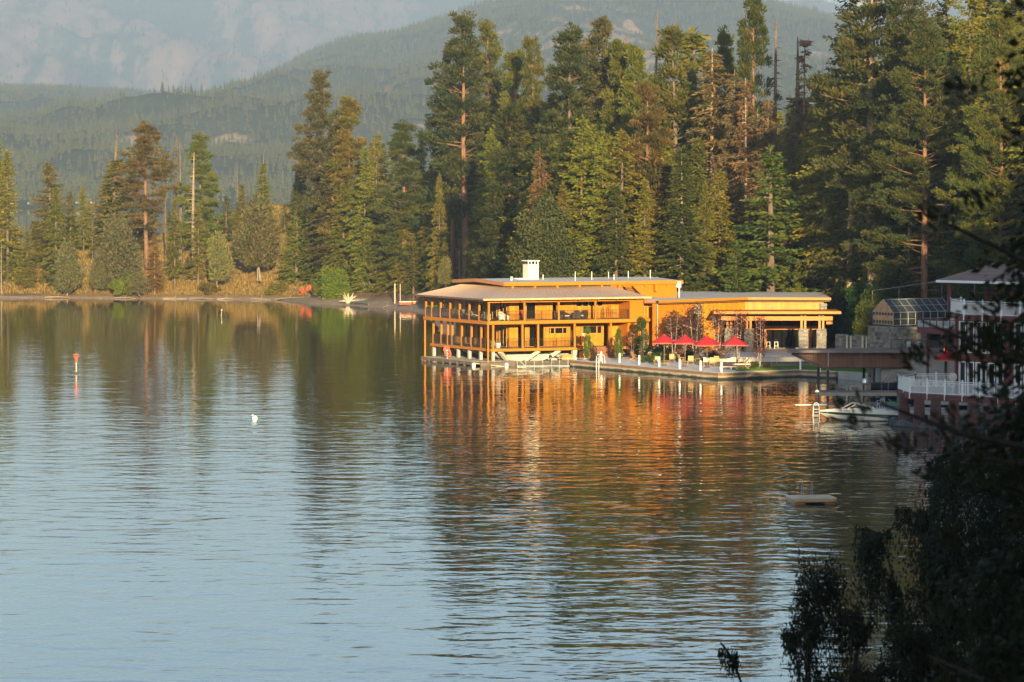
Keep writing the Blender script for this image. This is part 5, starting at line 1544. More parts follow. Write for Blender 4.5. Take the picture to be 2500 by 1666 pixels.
for i, (x, y) in enumerate(piers):
    stone_pier('stone_pier', x, y, 1.0, 1.0, .7, 3.72, 40 + i, hall)
    for s in (-.2, .2):
        MB().box(x + s - .12, x + s + .12, y - .16, y + .16, 3.7, 5.25 if i > 1 else 4.9).build('canopy_post', ORANGE, hall)
        if i > 1:
            mb = MB()
            for k in range(4): mb.rbox((x + s, y - .175, 3.95 + .3 * k), (.06, .03, .06))
            mb.build('bolt_plate', STEEL, hall)
stone_pier('stone_pilaster', S1.x - .1, S1.y - .2, .75, .7, .7, 6.3, 51, hall)
stone_pier('stone_pilaster', C3.x - .05, C3.y - .05, .7, .7, 4.6, 6.3, 52, hall)
# canopy: edge beam, carrying beam, rafters under a slatted top
MB().prism([(22.4, 424.6), (36.3, 424.6), (36.3, 433.2), (22.4, 432.0)], 5.52, 5.62).build('canopy_roof', ORANGE, hall)
MB().box(22.3, 36.4, 424.48, 424.6, 5.40, 5.68).build('canopy_fascia', ORANGE, hall)
MB().box(36.3, 36.42, 424.6, 433.0, 5.40, 5.68).build('canopy_fascia', ORANGE, hall)
mb = MB().box(23.2, 35.6, 426.0, 426.4, 4.62, 5.08); mb.build('canopy_beam', ORANGE, hall)
for i in range(9):
    x = 22.8 + 1.62 * i
    MB().prism([(x, 424.62), (x + .16, 424.62), (x + .16, 432), (x, 432)], [5.38, 5.38, 5.1, 5.1], 5.51).build('rafter', mat('rafter_orange', (.50, .20, .03), .6), hall)
MB().box(34.9, 35.6, 426.05, 426.35, 4.2, 4.5).build('canopy_bracket', ORANGE, hall)
MB().tube([(A2.x + .4, A2.y - .05, .7), (A2.x + .4, A2.y - .05, 6.5)], .06, 6).build('downpipe', mat('grey_pipe', (.35, .30, .25), .5), hall)

# tall stools and table seen through the hall glass
for k, (x, lab) in enumerate(((29.0, 'white bar stool seen inside the hall glass, left of a pair'), (29.9, 'white bar stool seen inside the hall glass, right of a pair'))):
    t = thing('bar_stool', lab, 'bar stool', (x, 434.2, GZ), 0, 'bar stools inside the hall')
    MB().box(-.2, .2, -.2, .2, .72, .77).build('seat', WPL, t); MB().box(-.2, .2, .17, .21, .77, 1.15).build('backrest', WPL, t)
    for a in (-.17, .17):
        for b in (-.17, .17): MB().bar((a * 1.15, b * 1.15, 0), (a, b, .72), .045).build('leg', WPL, t)
    MB().bar((-.18, -.18, .3), (.18, -.18, .3), .04).build('footrest', WPL, t)

# ------------------------------------------------------------------ terrace, quay and lawn
PAVE = mat('terrace_paving', (.55, .51, .47), .8, var=.08, vscale=.5, bump=.1, dirt=((.48, .44, .41), .6))
QZ = .66
Q = [Vector(v) for v in ((6.4, 416.2, 0), (8.7, 411.5, 0), (21.0, 388.4, 0), (29.5, 394.3, 0), (33.0, 390.6, 0))]
back = [(34.5, 397.0), (34.5, 412.0), (20.5, 424.5), (16.0, 425.5), (9.0, 421.5)]
MB().prism([(q.x, q.y) for q in Q] + back, -1.2, QZ).build('terrace', PAVE, kind='structure')
quay = thing('quay_wall', 'low algae-stained quay wall with a brown timber cap along the terrace', 'quay')
def quay_mat():
    m, nt, N, L, P = new_mat('stained_quay')
    pos = geo_pos(nt); sp = N.new('ShaderNodeSeparateXYZ'); L.new(pos, sp.inputs[0])
    n = noise_n(nt, 1.6, 6, .7, scaled(nt, pos, (1, 1, .35))); n2 = noise_n(nt, .5, 4, .6, pos)
    base = ramp_n(nt, n, [(.3, (.30, .25, .17)), (.7, (.50, .43, .31))])
    h = math_n(nt, 'ADD', sp.outputs[2], math_n(nt, 'MULTIPLY', math_n(nt, 'SUBTRACT', n2, .5), .5))
    c = mix_rgb(nt, ramp_n(nt, h, [(.10, (0, 0, 0)), (.26, (1, 1, 1))]), (.035, .032, .018), base)
    L.new(c, P.inputs['Base Color']); P.inputs['Roughness'].default_value = .8
    bn = N.new('ShaderNodeBump'); bn.inputs['Strength'].default_value = .6; bn.inputs['Distance'].default_value = .15
    L.new(n, bn.inputs['Height']); L.new(bn.outputs[0], P.inputs['Normal'])
    return m
QM = quay_mat(); CAP = mat('brown_cap_timber', (.24, .12, .055), .75, var=.15)
for i in range(len(Q) - 1):
    p, q = Q[i], Q[i + 1]
    MB().prism(edge_box(p, q, .3, 0, 0, .12), -1.3, QZ - .26).build('wall_section', QM, quay)
    MB().prism(edge_box(p, q, .3, 0, 0, .17), QZ - .255, QZ - .012).build('timber_cap', CAP, quay)
    if i >= 2: MB().prism(edge_box(p, q, .5, 0, 0, .19), QZ + .004, QZ + .05).build('kerb', CONC, quay)
q2 = thing('concrete_lake_wall', 'plain pale concrete wall behind the boat shelter', 'lake wall')
for p, q in (((33.2, 390.4), (38.6, 381.0)), ((38.6, 381.0), (44.2, 371.8)), ((44.2, 371.8), (46.5, 352.0))):
    MB().prism(edge_box(Vector((*p, 0)), Vector((*q, 0)), .6, 0, 0, 0), -1.3, .75).build('wall_section', GREYC, q2)
# lawn, low garden wall and hall forecourt
LM, nt, N, L_, P_ = new_mat('mown_grass')
L_.new(ramp_n(nt, noise_n(nt, 3.0, 6, .7, geo_pos(nt)), [(.3, (.07, .13, .014)), (.7, (.11, .19, .022))]), P_.inputs['Base Color']); P_.inputs['Roughness'].default_value = .9
MB().prism([(23.2, 392.2), (29.4, 396.1), (33.2, 392.4), (38.9, 382.6), (41.5, 380), (60, 385), (60, 408), (44, 410), (20.6, 409.0)], .3, QZ + .06).build('lawn', LM, kind='structure')
lv = Leaves(77); r_ = np.random.RandomState(77); n_ = 26000
gx = r_.uniform(23.4, 46, n_); gy = r_.uniform(384, 409, n_)
kk = (gy > 392.4 + (gx - 23.2) * .62) | (gx > 29.4); kk &= (gy > 396.2 - (gx - 29.4) * 1.05) | (gx < 29.4); kk &= gx > 23.2 - (gy - 392.2) * .155 + .1
gx, gy = gx[kk], gy[kk]; n_ = len(gx)
lv.put(np.stack([gx, gy, np.full(n_, QZ + .05)], 1), np.stack([r_.normal(size=n_) * .5, r_.normal(size=n_) * .5, np.ones(n_)], 1), r_.uniform(.08, .2, n_), .06, r_.uniform(.2, .8, n_))
o = link('lawn_grass', lv.mesh('lawn_grass'), kind='stuff'); o.color = (.11, .19, .018, 1)
MB().prism([(20.6, 409.2), (45, 410.2), (45, 434), (26, 434), (20.2, 428)], .2, GZ - .004).build('forecourt', PAVE, kind='structure')
gw = thing('garden_wall', 'long low cream wall between the lawn and the hall', 'wall')
MB().prism([(20.4, 408.95), (36.5, 409.6), (36.5, 409.85), (20.4, 409.2)], .3, GZ + .12).build('wall_face', mat('cream_render', (.60, .52, .40), .85, var=.06), gw)
MB().prism([(20.35, 408.88), (36.55, 409.53), (36.55, 409.92), (20.35, 409.27)], GZ + .122, GZ + .18).build('coping', CONC, gw)

# white mooring posts along the quay edge
labs = ['white mooring post by the pool ladder, first from the left', 'white mooring post in front of the lodge stair, second from the left', 'white mooring post in front of the little spruce, third from the left',
        'white mooring post below the left red parasol', 'white mooring post below the second red parasol', 'white mooring post below the third red parasol', 'white mooring post at the outer corner of the quay',
        'white mooring post standing alone by the lawn', 'white mooring post half hidden behind the boat shelter posts']
bp = None
for k, (px, py) in enumerate(((1468, 882), (1513, 886), (1561, 891), (1610, 896), (1660, 900.5), (1711, 905), (1762, 909.5), (1955, 903), (2003, 909))):
    w = onplane(px, py, QZ)
    if k == 2: pass
    if bp is None:
        bp = thing('mooring_post', labs[0], 'post', w, 0, 'white mooring posts along the quay')
        MB().lathe([(.10, 0), (.10, .92), (.085, .97)], n=10).build('shaft', WHITE, bp); MB().lathe([(.105, .92), (.10, 1.0), (.03, 1.03)], n=10).build('cap', WHITE, bp)
        MB().lathe([(.16, 0), (.16, .03)], n=10).build('base_plate', STEEL, bp)
    else: dup(bp, w, label=labs[k])
lad = thing('pool_ladder', 'white tubular swim ladder over the quay edge', 'ladder', onplane(1466, 888, QZ), R(-62))
for s in (-.28, .28):
    MB().tube([(s, -.35, -1.2), (s, -.32, .75), (s, -.15, .95), (s, .15, .95), (s, .35, .75), (s, .4, 0)], .03, 6).build('handrail', WHITE, lad)
for k in range(4): MB().bar((-.28, -.33, -.9 + .32 * k), (.28, -.33, -.9 + .32 * k), .05, .03).build('rung', WHITE, lad)

# red parasols with scalloped valances
PR = mat('red_parasol', (.36, .010, .014), .75, var=.06); VAL = mat('valance_trim', (.55, .22, .17), .8)
def parasol(label, loc, rz, rad=1.35, group='red parasols'):
    t = thing('parasol', label, 'parasol', loc, rz, group)
    n = 8; top = 3.28; ed = 2.52
    for k in range(n):
        a0, a1 = 6.283 * k / n, 6.283 * (k + 1) / n; am = (a0 + a1) / 2
        e0_ = Vector((rad * math.cos(a0), rad * math.sin(a0), ed)); e1_ = Vector((rad * math.cos(a1), rad * math.sin(a1), ed))
        m0 = Vector((rad * .5 * math.cos(a0), rad * .5 * math.sin(a0), ed + .42)); m1 = Vector((rad * .5 * math.cos(a1), rad * .5 * math.sin(a1), ed + .42))
        p = Vector((.0, 0, top)); mid = (e0_ + e1_) / 2 * .985 + Vector((0, 0, .02))
        c0 = Vector((.22 * math.cos(a0), .22 * math.sin(a0), top - .1)); c1 = Vector((.22 * math.cos(a1), .22 * math.sin(a1), top - .1))
        mb = MB(); up = Vector((0, 0, .012))
        vv = [c0, c1, m1, m0, e1_, e0_]; mb.add([v + up for v in vv] + [v - up for v in vv], [(0, 3, 2, 1), (3, 5, 4, 2), (6, 7, 8, 9), (9, 8, 10, 11), (5, 11, 10, 4), (0, 6, 9, 3), (3, 9, 11, 5), (1, 2, 8, 7), (2, 4, 10, 8), (0, 1, 7, 6)])
        o = mb.build('canopy_panel', PR, t)
        sc = MB(); ns = 5
        for i in range(ns):
            q0, q1 = e0_.lerp(e1_, i / ns), e0_.lerp(e1_, (i + 1) / ns); out = Vector((math.cos(am), math.sin(am), 0)) * .012; dn = Vector((0, 0, -1))
            f = [q0, q1, q1 + dn * .10, (q0 + q1) / 2 + dn * .19, q0 + dn * .10]
            sc.add([v + out for v in f] + [v - out for v in f], [(4, 3, 2, 1, 0), (5, 6, 7, 8, 9)] + [(i_, (i_ + 1) % 5, 5 + (i_ + 1) % 5, 5 + i_) for i_ in range(5)])
        sc.build('scallop', PR, o)
        tr = MB()
        for i in range(ns):
            q0, q1 = e0_.lerp(e1_, i / ns), e0_.lerp(e1_, (i + 1) / ns); out = Vector((math.cos(am), math.sin(am), 0)) * .016
            a, b, c = q0 + out + Vector((0, 0, -.10)), (q0 + q1) / 2 + out + Vector((0, 0, -.19)), q1 + out + Vector((0, 0, -.10))
            tr.bar(a, b, .02, .035); tr.bar(b, c, .02, .035)
        tr.build('trim', VAL, o)
        MB().bar(Vector((0, 0, 2.62)), e0_ - Vector((0, 0, .02)), .02, .025).build('rib', BLACK, t)
    MB().lathe([(.24, top - .12), (.20, top), (.02, top + .10)], n=8).build('vent_cap', PR, t)
    MB().tube([(0, 0, 0), (0, 0, top)], .03, 8).build('pole', mat('parasol_pole', (.22, .13, .07), .5), t)
    MB().lathe([(.28, 0), (.28, .08), (.06, .12)], n=12).build('base', mat('iron_base', (.05, .05, .05), .6), t)
    return t
par = None
for k, (px, lab) in enumerate(((1622, 'scalloped red parasol at the left of the terrace'), (1673, 'scalloped red parasol second from the left, overlapped on both sides'), (1727, 'scalloped red parasol third from the left'), (1794, 'scalloped red parasol standing apart at the right of the terrace'))):
    w = at(px, (404, 402, 400, 398)[k], QZ)
    if par is None: par = parasol(lab, w, .39)
    else: dup(par, w, .39 + .13 * k, lab).rotation_euler = (R((-2, 1.5, -1)[k - 1]), R((1.5, -2, 2)[k - 1]), .39 + .13 * k)

# teak chairs with canvas seats, small tables
TEAK = mat('teak', (.40, .22, .085), .65, var=.15); CANV = mat('tan_canvas', (.52, .34, .14), .85, var=.06)
def teak_chair(label, loc, rz, sc=1.0):
    t = thing('teak_chair', label, 'chair', loc, rz, 'teak chairs on the terrace')
    for s in (-1, 1):
        MB().bar((s * .28, -.3, 0), (s * .28, .28, .46), .05, .035).build('leg', TEAK, t)
        MB().bar((s * .25, .32, 0), (s * .25, -.3, .46), .05, .035).build('leg', TEAK, t)
        MB().bar((s * .27, .22, .42), (s * .27, .42, 1.02), .045, .035).build('back_stile', TEAK, t)
        MB().bar((s * .3, -.32, .66), (s * .3, .34, .68), .07, .03).build('armrest', TEAK, t)
        MB().bar((s * .3, -.28, .44), (s * .3, -.28, .66), .045).build('arm_post', TEAK, t)
    MB().slab([(-.26, -.3, .46), (.26, -.3, .46), (.26, .28, .42), (-.26, .28, .42)], .03).build('seat', CANV, t)
    MB().slab([(-.26, .26, .5), (.26, .26, .5), (.26, .42, .98), (-.26, .42, .98)], .03).build('backrest', CANV, t)
    return t
spots = [(1604, 893, 3.3, 'teak chair with tan canvas at the left end of the parasol row'), (1608, 884, .4, 'teak chair facing the lake under the left parasol'), (1642, 886.5, 3.0, 'teak chair with its canvas back to the lake between the first two parasols'),
         (1655, 881.5, 2.2, 'teak chair behind the gap between first and second parasol'), (1665, 889, 1.9, 'teak chair seen side-on right of the fifth mooring post'), (1687, 891.5, 3.1, 'teak chair square to the lake below the second parasol'),
         (1704, 886, 2.7, 'teak chair left of the sixth mooring post'), (1738.5, 896, 3.2, 'teak chair square to the lake below the third parasol'), (1754, 892, 2.6, 'teak chair partly behind its neighbour below the third parasol'),
         (1769, 887, .6, 'reddish teak chair standing back between third and fourth parasol'), (1826, 904, 1.4, 'folding teak chair at the right end of the terrace by the lawn')]
tc = None
for px, py, rz, lab in spots:
    w = onplane(px, py, QZ)
    if tc is None: tc = teak_chair(lab, w, rz)
    else: dup(tc, w, rz, lab)
def teak_table(label, loc, rz=0, w=.6, h=.5):
    t = thing('teak_table', label, 'table', loc, rz, 'small teak tables on the terrace')
    mb = MB()
    for i in range(5): mb.box(-w / 2 + i * w / 5 + .01, -w / 2 + (i + 1) * w / 5 - .01, -w / 2, w / 2, h - .03, h)
    mb.build('slat', TEAK, t)
    for x in (-.4, .4):
        for y in (-.4, .4): MB().bar((x * w, y * w, 0), (x * w, y * w, h - .03), .05).build('leg', TEAK, t)
    return t
tt = None
for px, py, lab in ((1624, 892, 'small teak table between the two left chairs'), (1617, 884, 'small teak table behind the left parasol post'), (1671, 894, 'small teak table at the fifth mooring post'), (1719, 897, 'small teak table right of the sixth mooring post'), (1806, 905, 'small teak table at the right end of the terrace')):
    w = onplane(px, py, QZ)
    if tt is None: tt = teak_table(lab, w, .4)
    else: dup(tt, w, .5, lab)
# slatted adirondack chairs at the left of the terrace
def adirondack(name, label, loc, rz, m, group=None, s=1.0):
    t = thing(name, label, 'chair', loc, rz, group); t.scale = (s, s, s)
    for i in range(5): MB().slab([(-.26 + .105 * i, .15, .28), (-.165 + .105 * i, .15, .28), (-.165 + .105 * i, .50, 1.0 - .03 * abs(i - 2)), (-.26 + .105 * i, .50, 1.0 - .03 * abs(i - 2))], .025).build('back_slat', m, t)
    for i in range(5): MB().slab([(-.27, -.38 + .11 * i, .40 - .025 * i), (.27, -.38 + .11 * i, .40 - .025 * i), (.27, -.29 + .11 * i, .378 - .025 * i), (-.27, -.29 + .11 * i, .378 - .025 * i)], .025).build('seat_slat', m, t)
    for q in (-1, 1):
        MB().box(q * .38 - .08, q * .38 + .08, -.45, .35, .55, .58).build('armrest', m, t)
        MB().bar((q * .33, -.36, 0), (q * .33, -.36, .55), .1, .04).build('leg', m, t)
        MB().bar((q * .3, -.4, .36), (q * .3, .6, 0), .05, .1).build('leg', m, t)
    return t
adirondack('slatted_chair', 'slatted teak chair at the stair end of the terrace, left of a pair', onplane(1551, 880, QZ), 2.2, TEAK, 'slatted teak chairs')
adirondack('slatted_chair', 'slatted teak chair with crossed legs in front of the little spruce', onplane(1573, 881.5, QZ), 2.4, TEAK, 'slatted teak chairs', 1.1)
lounger('white_lounger', 'white sun lounger with raised back beside the lawn', onplane(1812, 897, QZ), R(-75), WPL, mat('tan_sling', (.45, .33, .22), .85), .8, 'white loungers on the terrace')
lounger('white_lounger', 'white sun lounger lying flat at the outer corner of the terrace', onplane(1778, 903, QZ), R(-80), WPL, mat('brown_sling', (.16, .09, .07), .85), .15, 'white loungers on the terrace')

# rope posts and sign on the lawn edge, path light
for k, (px, py, lab) in enumerate(((1837, 892, 'thin white stake on the lawn, first from the left'), (1850, 890, 'thin white stake on the lawn, second from the left'), (1884, 891.5, 'thin white stake left of the small lawn sign'), (1897, 891, 'thin white stake right of the small lawn sign'))):
    w = onplane(px, py, QZ + .06)
    t = thing('stake', lab, 'stake', w, 0, 'white stakes on the lawn')
    MB().tube([(0, 0, 0), (0, 0, .85)], .018, 5).build('rod', WPL, t); MB().lathe([(.035, .85), (.02, .9)], n=6).build('knob', WPL, t)
t = thing('lawn_sign', 'small white sign with red marks hung between stakes on the lawn', 'sign', onplane(1890, 885, QZ + .06), 0)
MB().box(-.28, .28, -.01, .01, .25, .6).build('board', WPL, t)
mb = MB()
for i in range(5): mb.box(-.2 + .08 * i, -.15 + .08 * i, -.016, -.0105, .36, .46)
mb.build('marks', mat('red_ink', (.5, .05, .04), .7), t)
MB().bar((-.25, 0, 0), (-.25, 0, .25), .03).build('leg', WPL, t); MB().bar((.25, 0, 0), (.25, 0, .25), .03).build('leg', WPL, t)
t = thing('path_light', 'black path light in front of the cream wall', 'path light', onplane(1912, 884, QZ + .06), 0)
MB().tube([(0, 0, 0), (0, 0, .5)], .02, 6).build('stem', BLACK, t); MB().lathe([(.12, .5), (.02, .6)], n=8).build('hood', BLACK, t)
t = thing('path_lamp', 'white globe lamp on a dark stem beside the right parasol', 'path lamp', onplane(1793, 885, QZ), 0)
MB().tube([(0, 0, 0), (0, 0, .62)], .02, 6).build('stem', BLACK, t); MB().lathe([(.02, .6), (.09, .66), (.1, .73), (.02, .8)], n=8).build('globe', WPL, t)

# planting by the terrace
PURP = (.13, .05, .045)
def small(kind, var, name, label, cat, px, py, H, wide, col, bark=(.30, .24, .19), D=None, z=None, group=None):
    w = onplane(px, py, QZ) if D is None else at(px, D, QZ if z is None else z)
    return tree(kind, var, name, label, cat, w.x, w.y, H=H, wide=wide, col=col, bark=bark, zb=w.z - .05, group=group)
KINDS_['purple'] = [leafy(301, 6, 1.3, .3, 34, 34, .17, .8, 4, trunk_r=.045, vert=1.3), leafy(302, 6, 1.25, .25, 32, 34, .17, .8, 3, trunk_r=.045, vert=1.4), leafy(303, 6, 1.5, .12, 42, 34, .17, .8, 4, trunk_r=.05, vert=1.3)]
KINDS_['column'] = [juniper(311, 5, .75, .03, 5200, .8, 1, .22), juniper(312, 5, .85, .06, 5200, .75, 1, .24)]
KINDS_['poplar'] = [leafy(313, 5, .62, .1, 46, 130, .16, .7, 1, trunk_r=.05, vert=1.5), leafy(314, 5, .75, .08, 50, 130, .16, .7, 2, trunk_r=.05, vert=1.4)]
KINDS_['dwarf'] = [fir(321, 5, 1.05, base=.03, dens=1.6, ln=.34, gap=.03, trunk_r=.07), ]
KINDS_['hydr'] = [leafy(331, 1.4, 1.0, .05, 18, 90, .18, .8, 3, trunk_r=.03)]
for k, (px, D, H, wd, var, lab) in enumerate(((1645, 418, 5.4, 1.1, 0, 'purple-leaved young tree in front of the stucco wall left of the stone pilaster'), (1697, 416, 6.3, 1.1, 1, 'tallest purple-leaved tree beside the stone pilaster'),
        (1753, 413, 5.6, 1.15, 2, 'purple-leaved tree over the left end of the canopy'), (1804, 408, 5.9, 1.1, 0, 'purple-leaved tree behind the rightmost parasol'), (1856, 399, 5.6, .95, 1, 'purple-leaved tree on white stems at the lawn corner'),
        (1545, 421, 3.2, .9, 2, 'dark purple shrub between the two green columns at the stair'), (1672, 417, 4.6, .9, 2, 'purple-leaved tree between the two dark columnar evergreens'))):
    small('purple', var, 'purple_leaf_tree', lab, 'tree', px, 0, H, wd, PURP, (.36, .30, .25), D)
small('poplar', 0, 'columnar_tree', 'bright green columnar tree left of the lodge stair', 'tree', 1432, 0, 3.9, 1.0, (.10, .15, .02), D=416.5)
small('poplar', 1, 'columnar_tree', 'bright green columnar tree right of the lodge stair', 'tree', 1512, 0, 3.5, 1.0, (.11, .16, .02), D=416.5)
small('poplar', 1, 'columnar_tree', 'tall green columnar tree in the corner of lodge and hall', 'tree', 1568, 0, 4.6, 1.1, (.055, .095, .02), D=420)
small('column', 0, 'columnar_evergreen', 'dark columnar evergreen left of the pilaster, first of two', 'tree', 1646, 0, 5.2, 1.35, (.075, .07, .03), D=420)
small('column', 1, 'columnar_evergreen', 'dark columnar evergreen next to the stone pilaster, second of two', 'tree', 1692, 0, 5.3, 1.35, (.075, .07, .03), D=421)
small('dwarf', 0, 'little_spruce', 'little grey-green spruce at the back of the terrace', 'tree', 1572, 0, 3.2, 1.2, (.15, .16, .075), D=415)
t = small('hydr', 0, 'hydrangea_bush', 'green bush with white flower heads below the left parasol', 'bush', 1598, 0, 1.7, 1.2, (.06, .09, .025), D=411)
lv = Leaves(91); r_ = np.random.RandomState(91)
for i in range(34):
    c = np.array([r_.normal() * .55, r_.normal() * .5 - .3, 1.0 + r_.normal() * .2]); m_ = 16
    lv.put(c + r_.normal(size=(m_, 3)) * .05, r_.normal(size=(m_, 3)), .08, .07, r_.uniform(.3, .8, m_))
o = link('flower_heads', lv.mesh('flower_heads'), t); o.color = (.70, .58, .42, 1)
small('hydr', 0, 'round_bush', 'dark round bush right of the white-flowered bush', 'bush', 1618, 0, 1.5, .9, (.05, .075, .025), D=412)
small('hydr', 0, 'low_shrub', 'low dark shrub under the second parasol', 'bush', 1683, 0, 1.2, 1.3, (.05, .045, .025), D=413)
small('hydr', 0, 'low_shrub', 'low purple shrub under the third parasol', 'bush', 1732, 0, 1.1, 1.3, (.06, .035, .03), D=412)
small('hydr', 0, 'low_shrub', 'low green shrub at the lawn corner left of the white-stemmed tree', 'bush', 1840, 0, .75, 1.0, (.07, .085, .025), D=397)
small('hydr', 0, 'low_shrub', 'low brown shrub at the lawn corner right of the white-stemmed tree', 'bush', 1875, 0, .6, 1.0, (.07, .05, .03), D=397)
small('hydr', 0, 'low_shrub', 'low green shrub at the foot of the lodge stair', 'bush', 1448, 0, .8, .9, (.07, .06, .025), D=415.2)
# ------------------------------------------------------------------ boat shelter with its canted roof
BRN = mat('brown_board', (.17, .075, .045), .7, var=.15, tint=.2, stretch=(3, 3, .5))
SHR = mat('shelter_roof', (.09, .062, .052), .6, var=.1)
DKM = mat('dark_brown_paint', (.055, .032, .028), .6)
sh = thing('boat_shelter', 'open boat shelter with a thin flat roof over an inverted brown plank gable', 'boat shelter')
MB().prism([(26.0, 362.6), (43.0, 362.2), (43.6, 369.0), (27.2, 369.4)], [3.98, 4.05, 3.93, 3.86], [4.12, 4.19, 4.07, 4.0]).build('roof', SHR, sh)
MB().prism([(25.95, 362.5), (43.05, 362.1), (43.05, 362.2), (25.95, 362.6)], [3.86, 3.93, 3.93, 3.86], [4.10, 4.17, 4.17, 4.10]).build('roof_edge', mat('roof_edge_brown', (.15, .10, .09), .5), sh)
def skirt(y, x0, x1, b0, b1, z0, z1, seed):
    rr = random.Random(seed); mb = MB(); a = x0
    while a < x1 - .02:
        b = min(a + .16, x1); mb.tint = rr.random(); m_ = (a + b) / 2
        zb = z0 if b0 <= m_ <= b1 else (z1 - (z1 - z0) * ((m_ - x0) / (b0 - x0) if m_ < b0 else (x1 - m_) / (x1 - b1)))
        mb.box(a + .006, b - .006, y, y + .05 + rr.uniform(0, .01), zb, z1); a = b
    return mb
skirt(363.6, 26.6, 42.6, 29.4, 39.8, 2.5, 3.82, 3).build('plank_gable', BRN, sh, kind='stuff')
MB().box(29.4, 39.8, 363.55, 363.72, 2.38, 2.5).build('gable_sill', DKM, sh)
MB().bar((26.5, 363.5, 3.8), (29.4, 363.5, 2.45), .18, .26).build('corner_strut', DKM, sh)
MB().bar((42.7, 363.5, 3.8), (39.8, 363.5, 2.45), .18, .26).build('corner_strut', DKM, sh)
for px, D in ((1999, 368), (2022, 365), (2110, 368), (2135, 366), (2222, 368), (2246, 366)):
    w = at(px, D); MB().box(w.x - .12, w.x + .12, w.y - .12, w.y + .12, -1.2, 3.9).build('post', DKM, sh)
MB().tube([at(2023, 362.4, 2.6), at(2023, 362.4, 3.9)], .05, 6).build('downpipe', STEEL, sh)
sg = thing('slip_sign', 'small white slip sign on the shelter post', 'sign', at(2022, 364.8, 2.32))
MB().box(-.17, .17, -.02, .0, -.2, .2).build('plate', WPL, sg)
mb = MB()
for i, (x, z) in enumerate(((-.09, .08), (.02, .1), (-.05, -.02), (.06, -.04), (-.08, -.12), (.03, -.13))): mb.box(x, x + .07, -.026, -.0205, z, z + .05)
mb.build('marks', BLACK, sg)
sd = thing('shelter_dock', 'dark dock on concrete posts in front of the boat shelter', 'dock')
planks(sd, 28.0, 36.0, 354.0, 357.6, .62, 'y', m=WOODD, seed=15)
MB().box(27.95, 36.0, 353.9, 353.99, .30, .60).build('edge_beam', mat('pale_edge_beam', (.30, .27, .21), .8, var=.2), sd)
for px in (2000, 2040, 2080, 2118, 2158, 2195):
    w = at(px, 354.6); MB().tube([(w.x, w.y, -1.2), (w.x, w.y, .5)], .17, 8).build('pile', GREYC, sd)
for px in (2154, 2170): w = at(px, 354.2); MB().tube([(w.x, w.y, .5), (w.x, w.y, 1.7)], .02, 5).build('rail_pole', STEEL, sd)
# covered boat with its outboard under the shelter
COVER = mat('taupe_canvas', (.20, .16, .13), .9, var=.1)
cb = thing('covered_boat', 'dark boat under a taupe canvas cover in the shelter', 'boat', at(2165, 360.5, 0), R(4))
def sec(x, b, zk, zs): return [(x, -b, zs), (x, -b * .9, (zs + zk) / 2), (x, 0, zk), (x, b * .9, (zs + zk) / 2), (x, b, zs)]
MB().hull([sec(-1.6, .95, .25, 1.15), sec(.5, 1.1, .2, 1.2), sec(2.6, .9, .3, 1.3), sec(4.0, .15, .9, 1.45)]).build('hull', mat('dark_hull', (.03, .03, .035), .3), cb)
MB().hull([[(-.2, -.9, 1.2), (-.2, 0, 1.5), (-.2, .9, 1.2)], [(.5, -1.05, 1.25), (.5, 0, 2.35), (.5, 1.05, 1.25)], [(1.4, -1.0, 1.3), (1.4, 0, 2.3), (1.4, 1.0, 1.3)], [(3.4, -.5, 1.45), (3.4, 0, 1.7), (3.4, .5, 1.45)]]).build('canvas_cover', COVER, cb)
mb = MB(); mb.bar((-.3, -.9, 1.2), (.5, -.9, 2.25), .03); mb.bar((.5, -.9, 1.2), (.5, -.9, 2.25), .03); mb.bar((.9, -.9, 1.2), (.5, -.9, 2.25), .03); mb.build('cover_frame', STEEL, cb)
ob = MB().lathe([(.05, .95), (.26, 1.0), (.33, 1.2), (.30, 1.48), (.2, 1.6), (.03, 1.63)], (-2.0, -.2, 0), 12).build('outboard_cowl', mat('silver_cowl', (.50, .50, .49), .25, .6), cb)
MB().bar((-2.0, -.2, .2), (-2.0, -.2, 1.0), .16, .26).build('outboard_leg', mat('grey_leg', (.28, .28, .28), .4, .5), ob)
MB().bar((-4.3, -.9, .78), (-1.6, -.5, 1.2), .04, .06).build('boarding_pole', STEEL, cb)

# ------------------------------------------------------------------ motor boat moored in the cove
boat = thing('motorboat', 'white bowrider motorboat with a dark green stripe moored in the cove', 'motorboat', (25.9, 322.6, 0), R(-3))
HULLW = mat('white_gelcoat', (.66, .63, .56), .18, var=.04); GRN = mat('dark_green_gelcoat', (.012, .045, .032), .15, var=.05)
def ring(x, pts): return [(x, -y, z) for y, z in pts] + [(x, y, z) for y, z in reversed(pts)]
def hs(x, keel, ch_y, ch_z, s0y, s0z, s1z, dk_y, dk_z):
    return x, keel, ch_y, ch_z, s0y, s0z, s1z, dk_y, dk_z
ST = [(0.0, .62, .02, .64, .03, .66, .74, .03, .80), (.5, .30, .18, .44, .30, .60, .76, .34, .90), (1.2, .02, .48, .26, .66, .54, .74, .72, .97), (2.2, -.2, .78, .14, .92, .48, .70, .98, 1.02), (3.4, -.25, .92, .08, 1.04, .42, .64, 1.10, 1.02), (4.8, -.25, .98, .06, 1.08, .32, .58, 1.12, .95), (5.8, -.25, .98, .05, 1.06, .12, .54, 1.10, .84), (6.55, -.2, .94, .06, 1.0, .08, .50, 1.02, .66)]
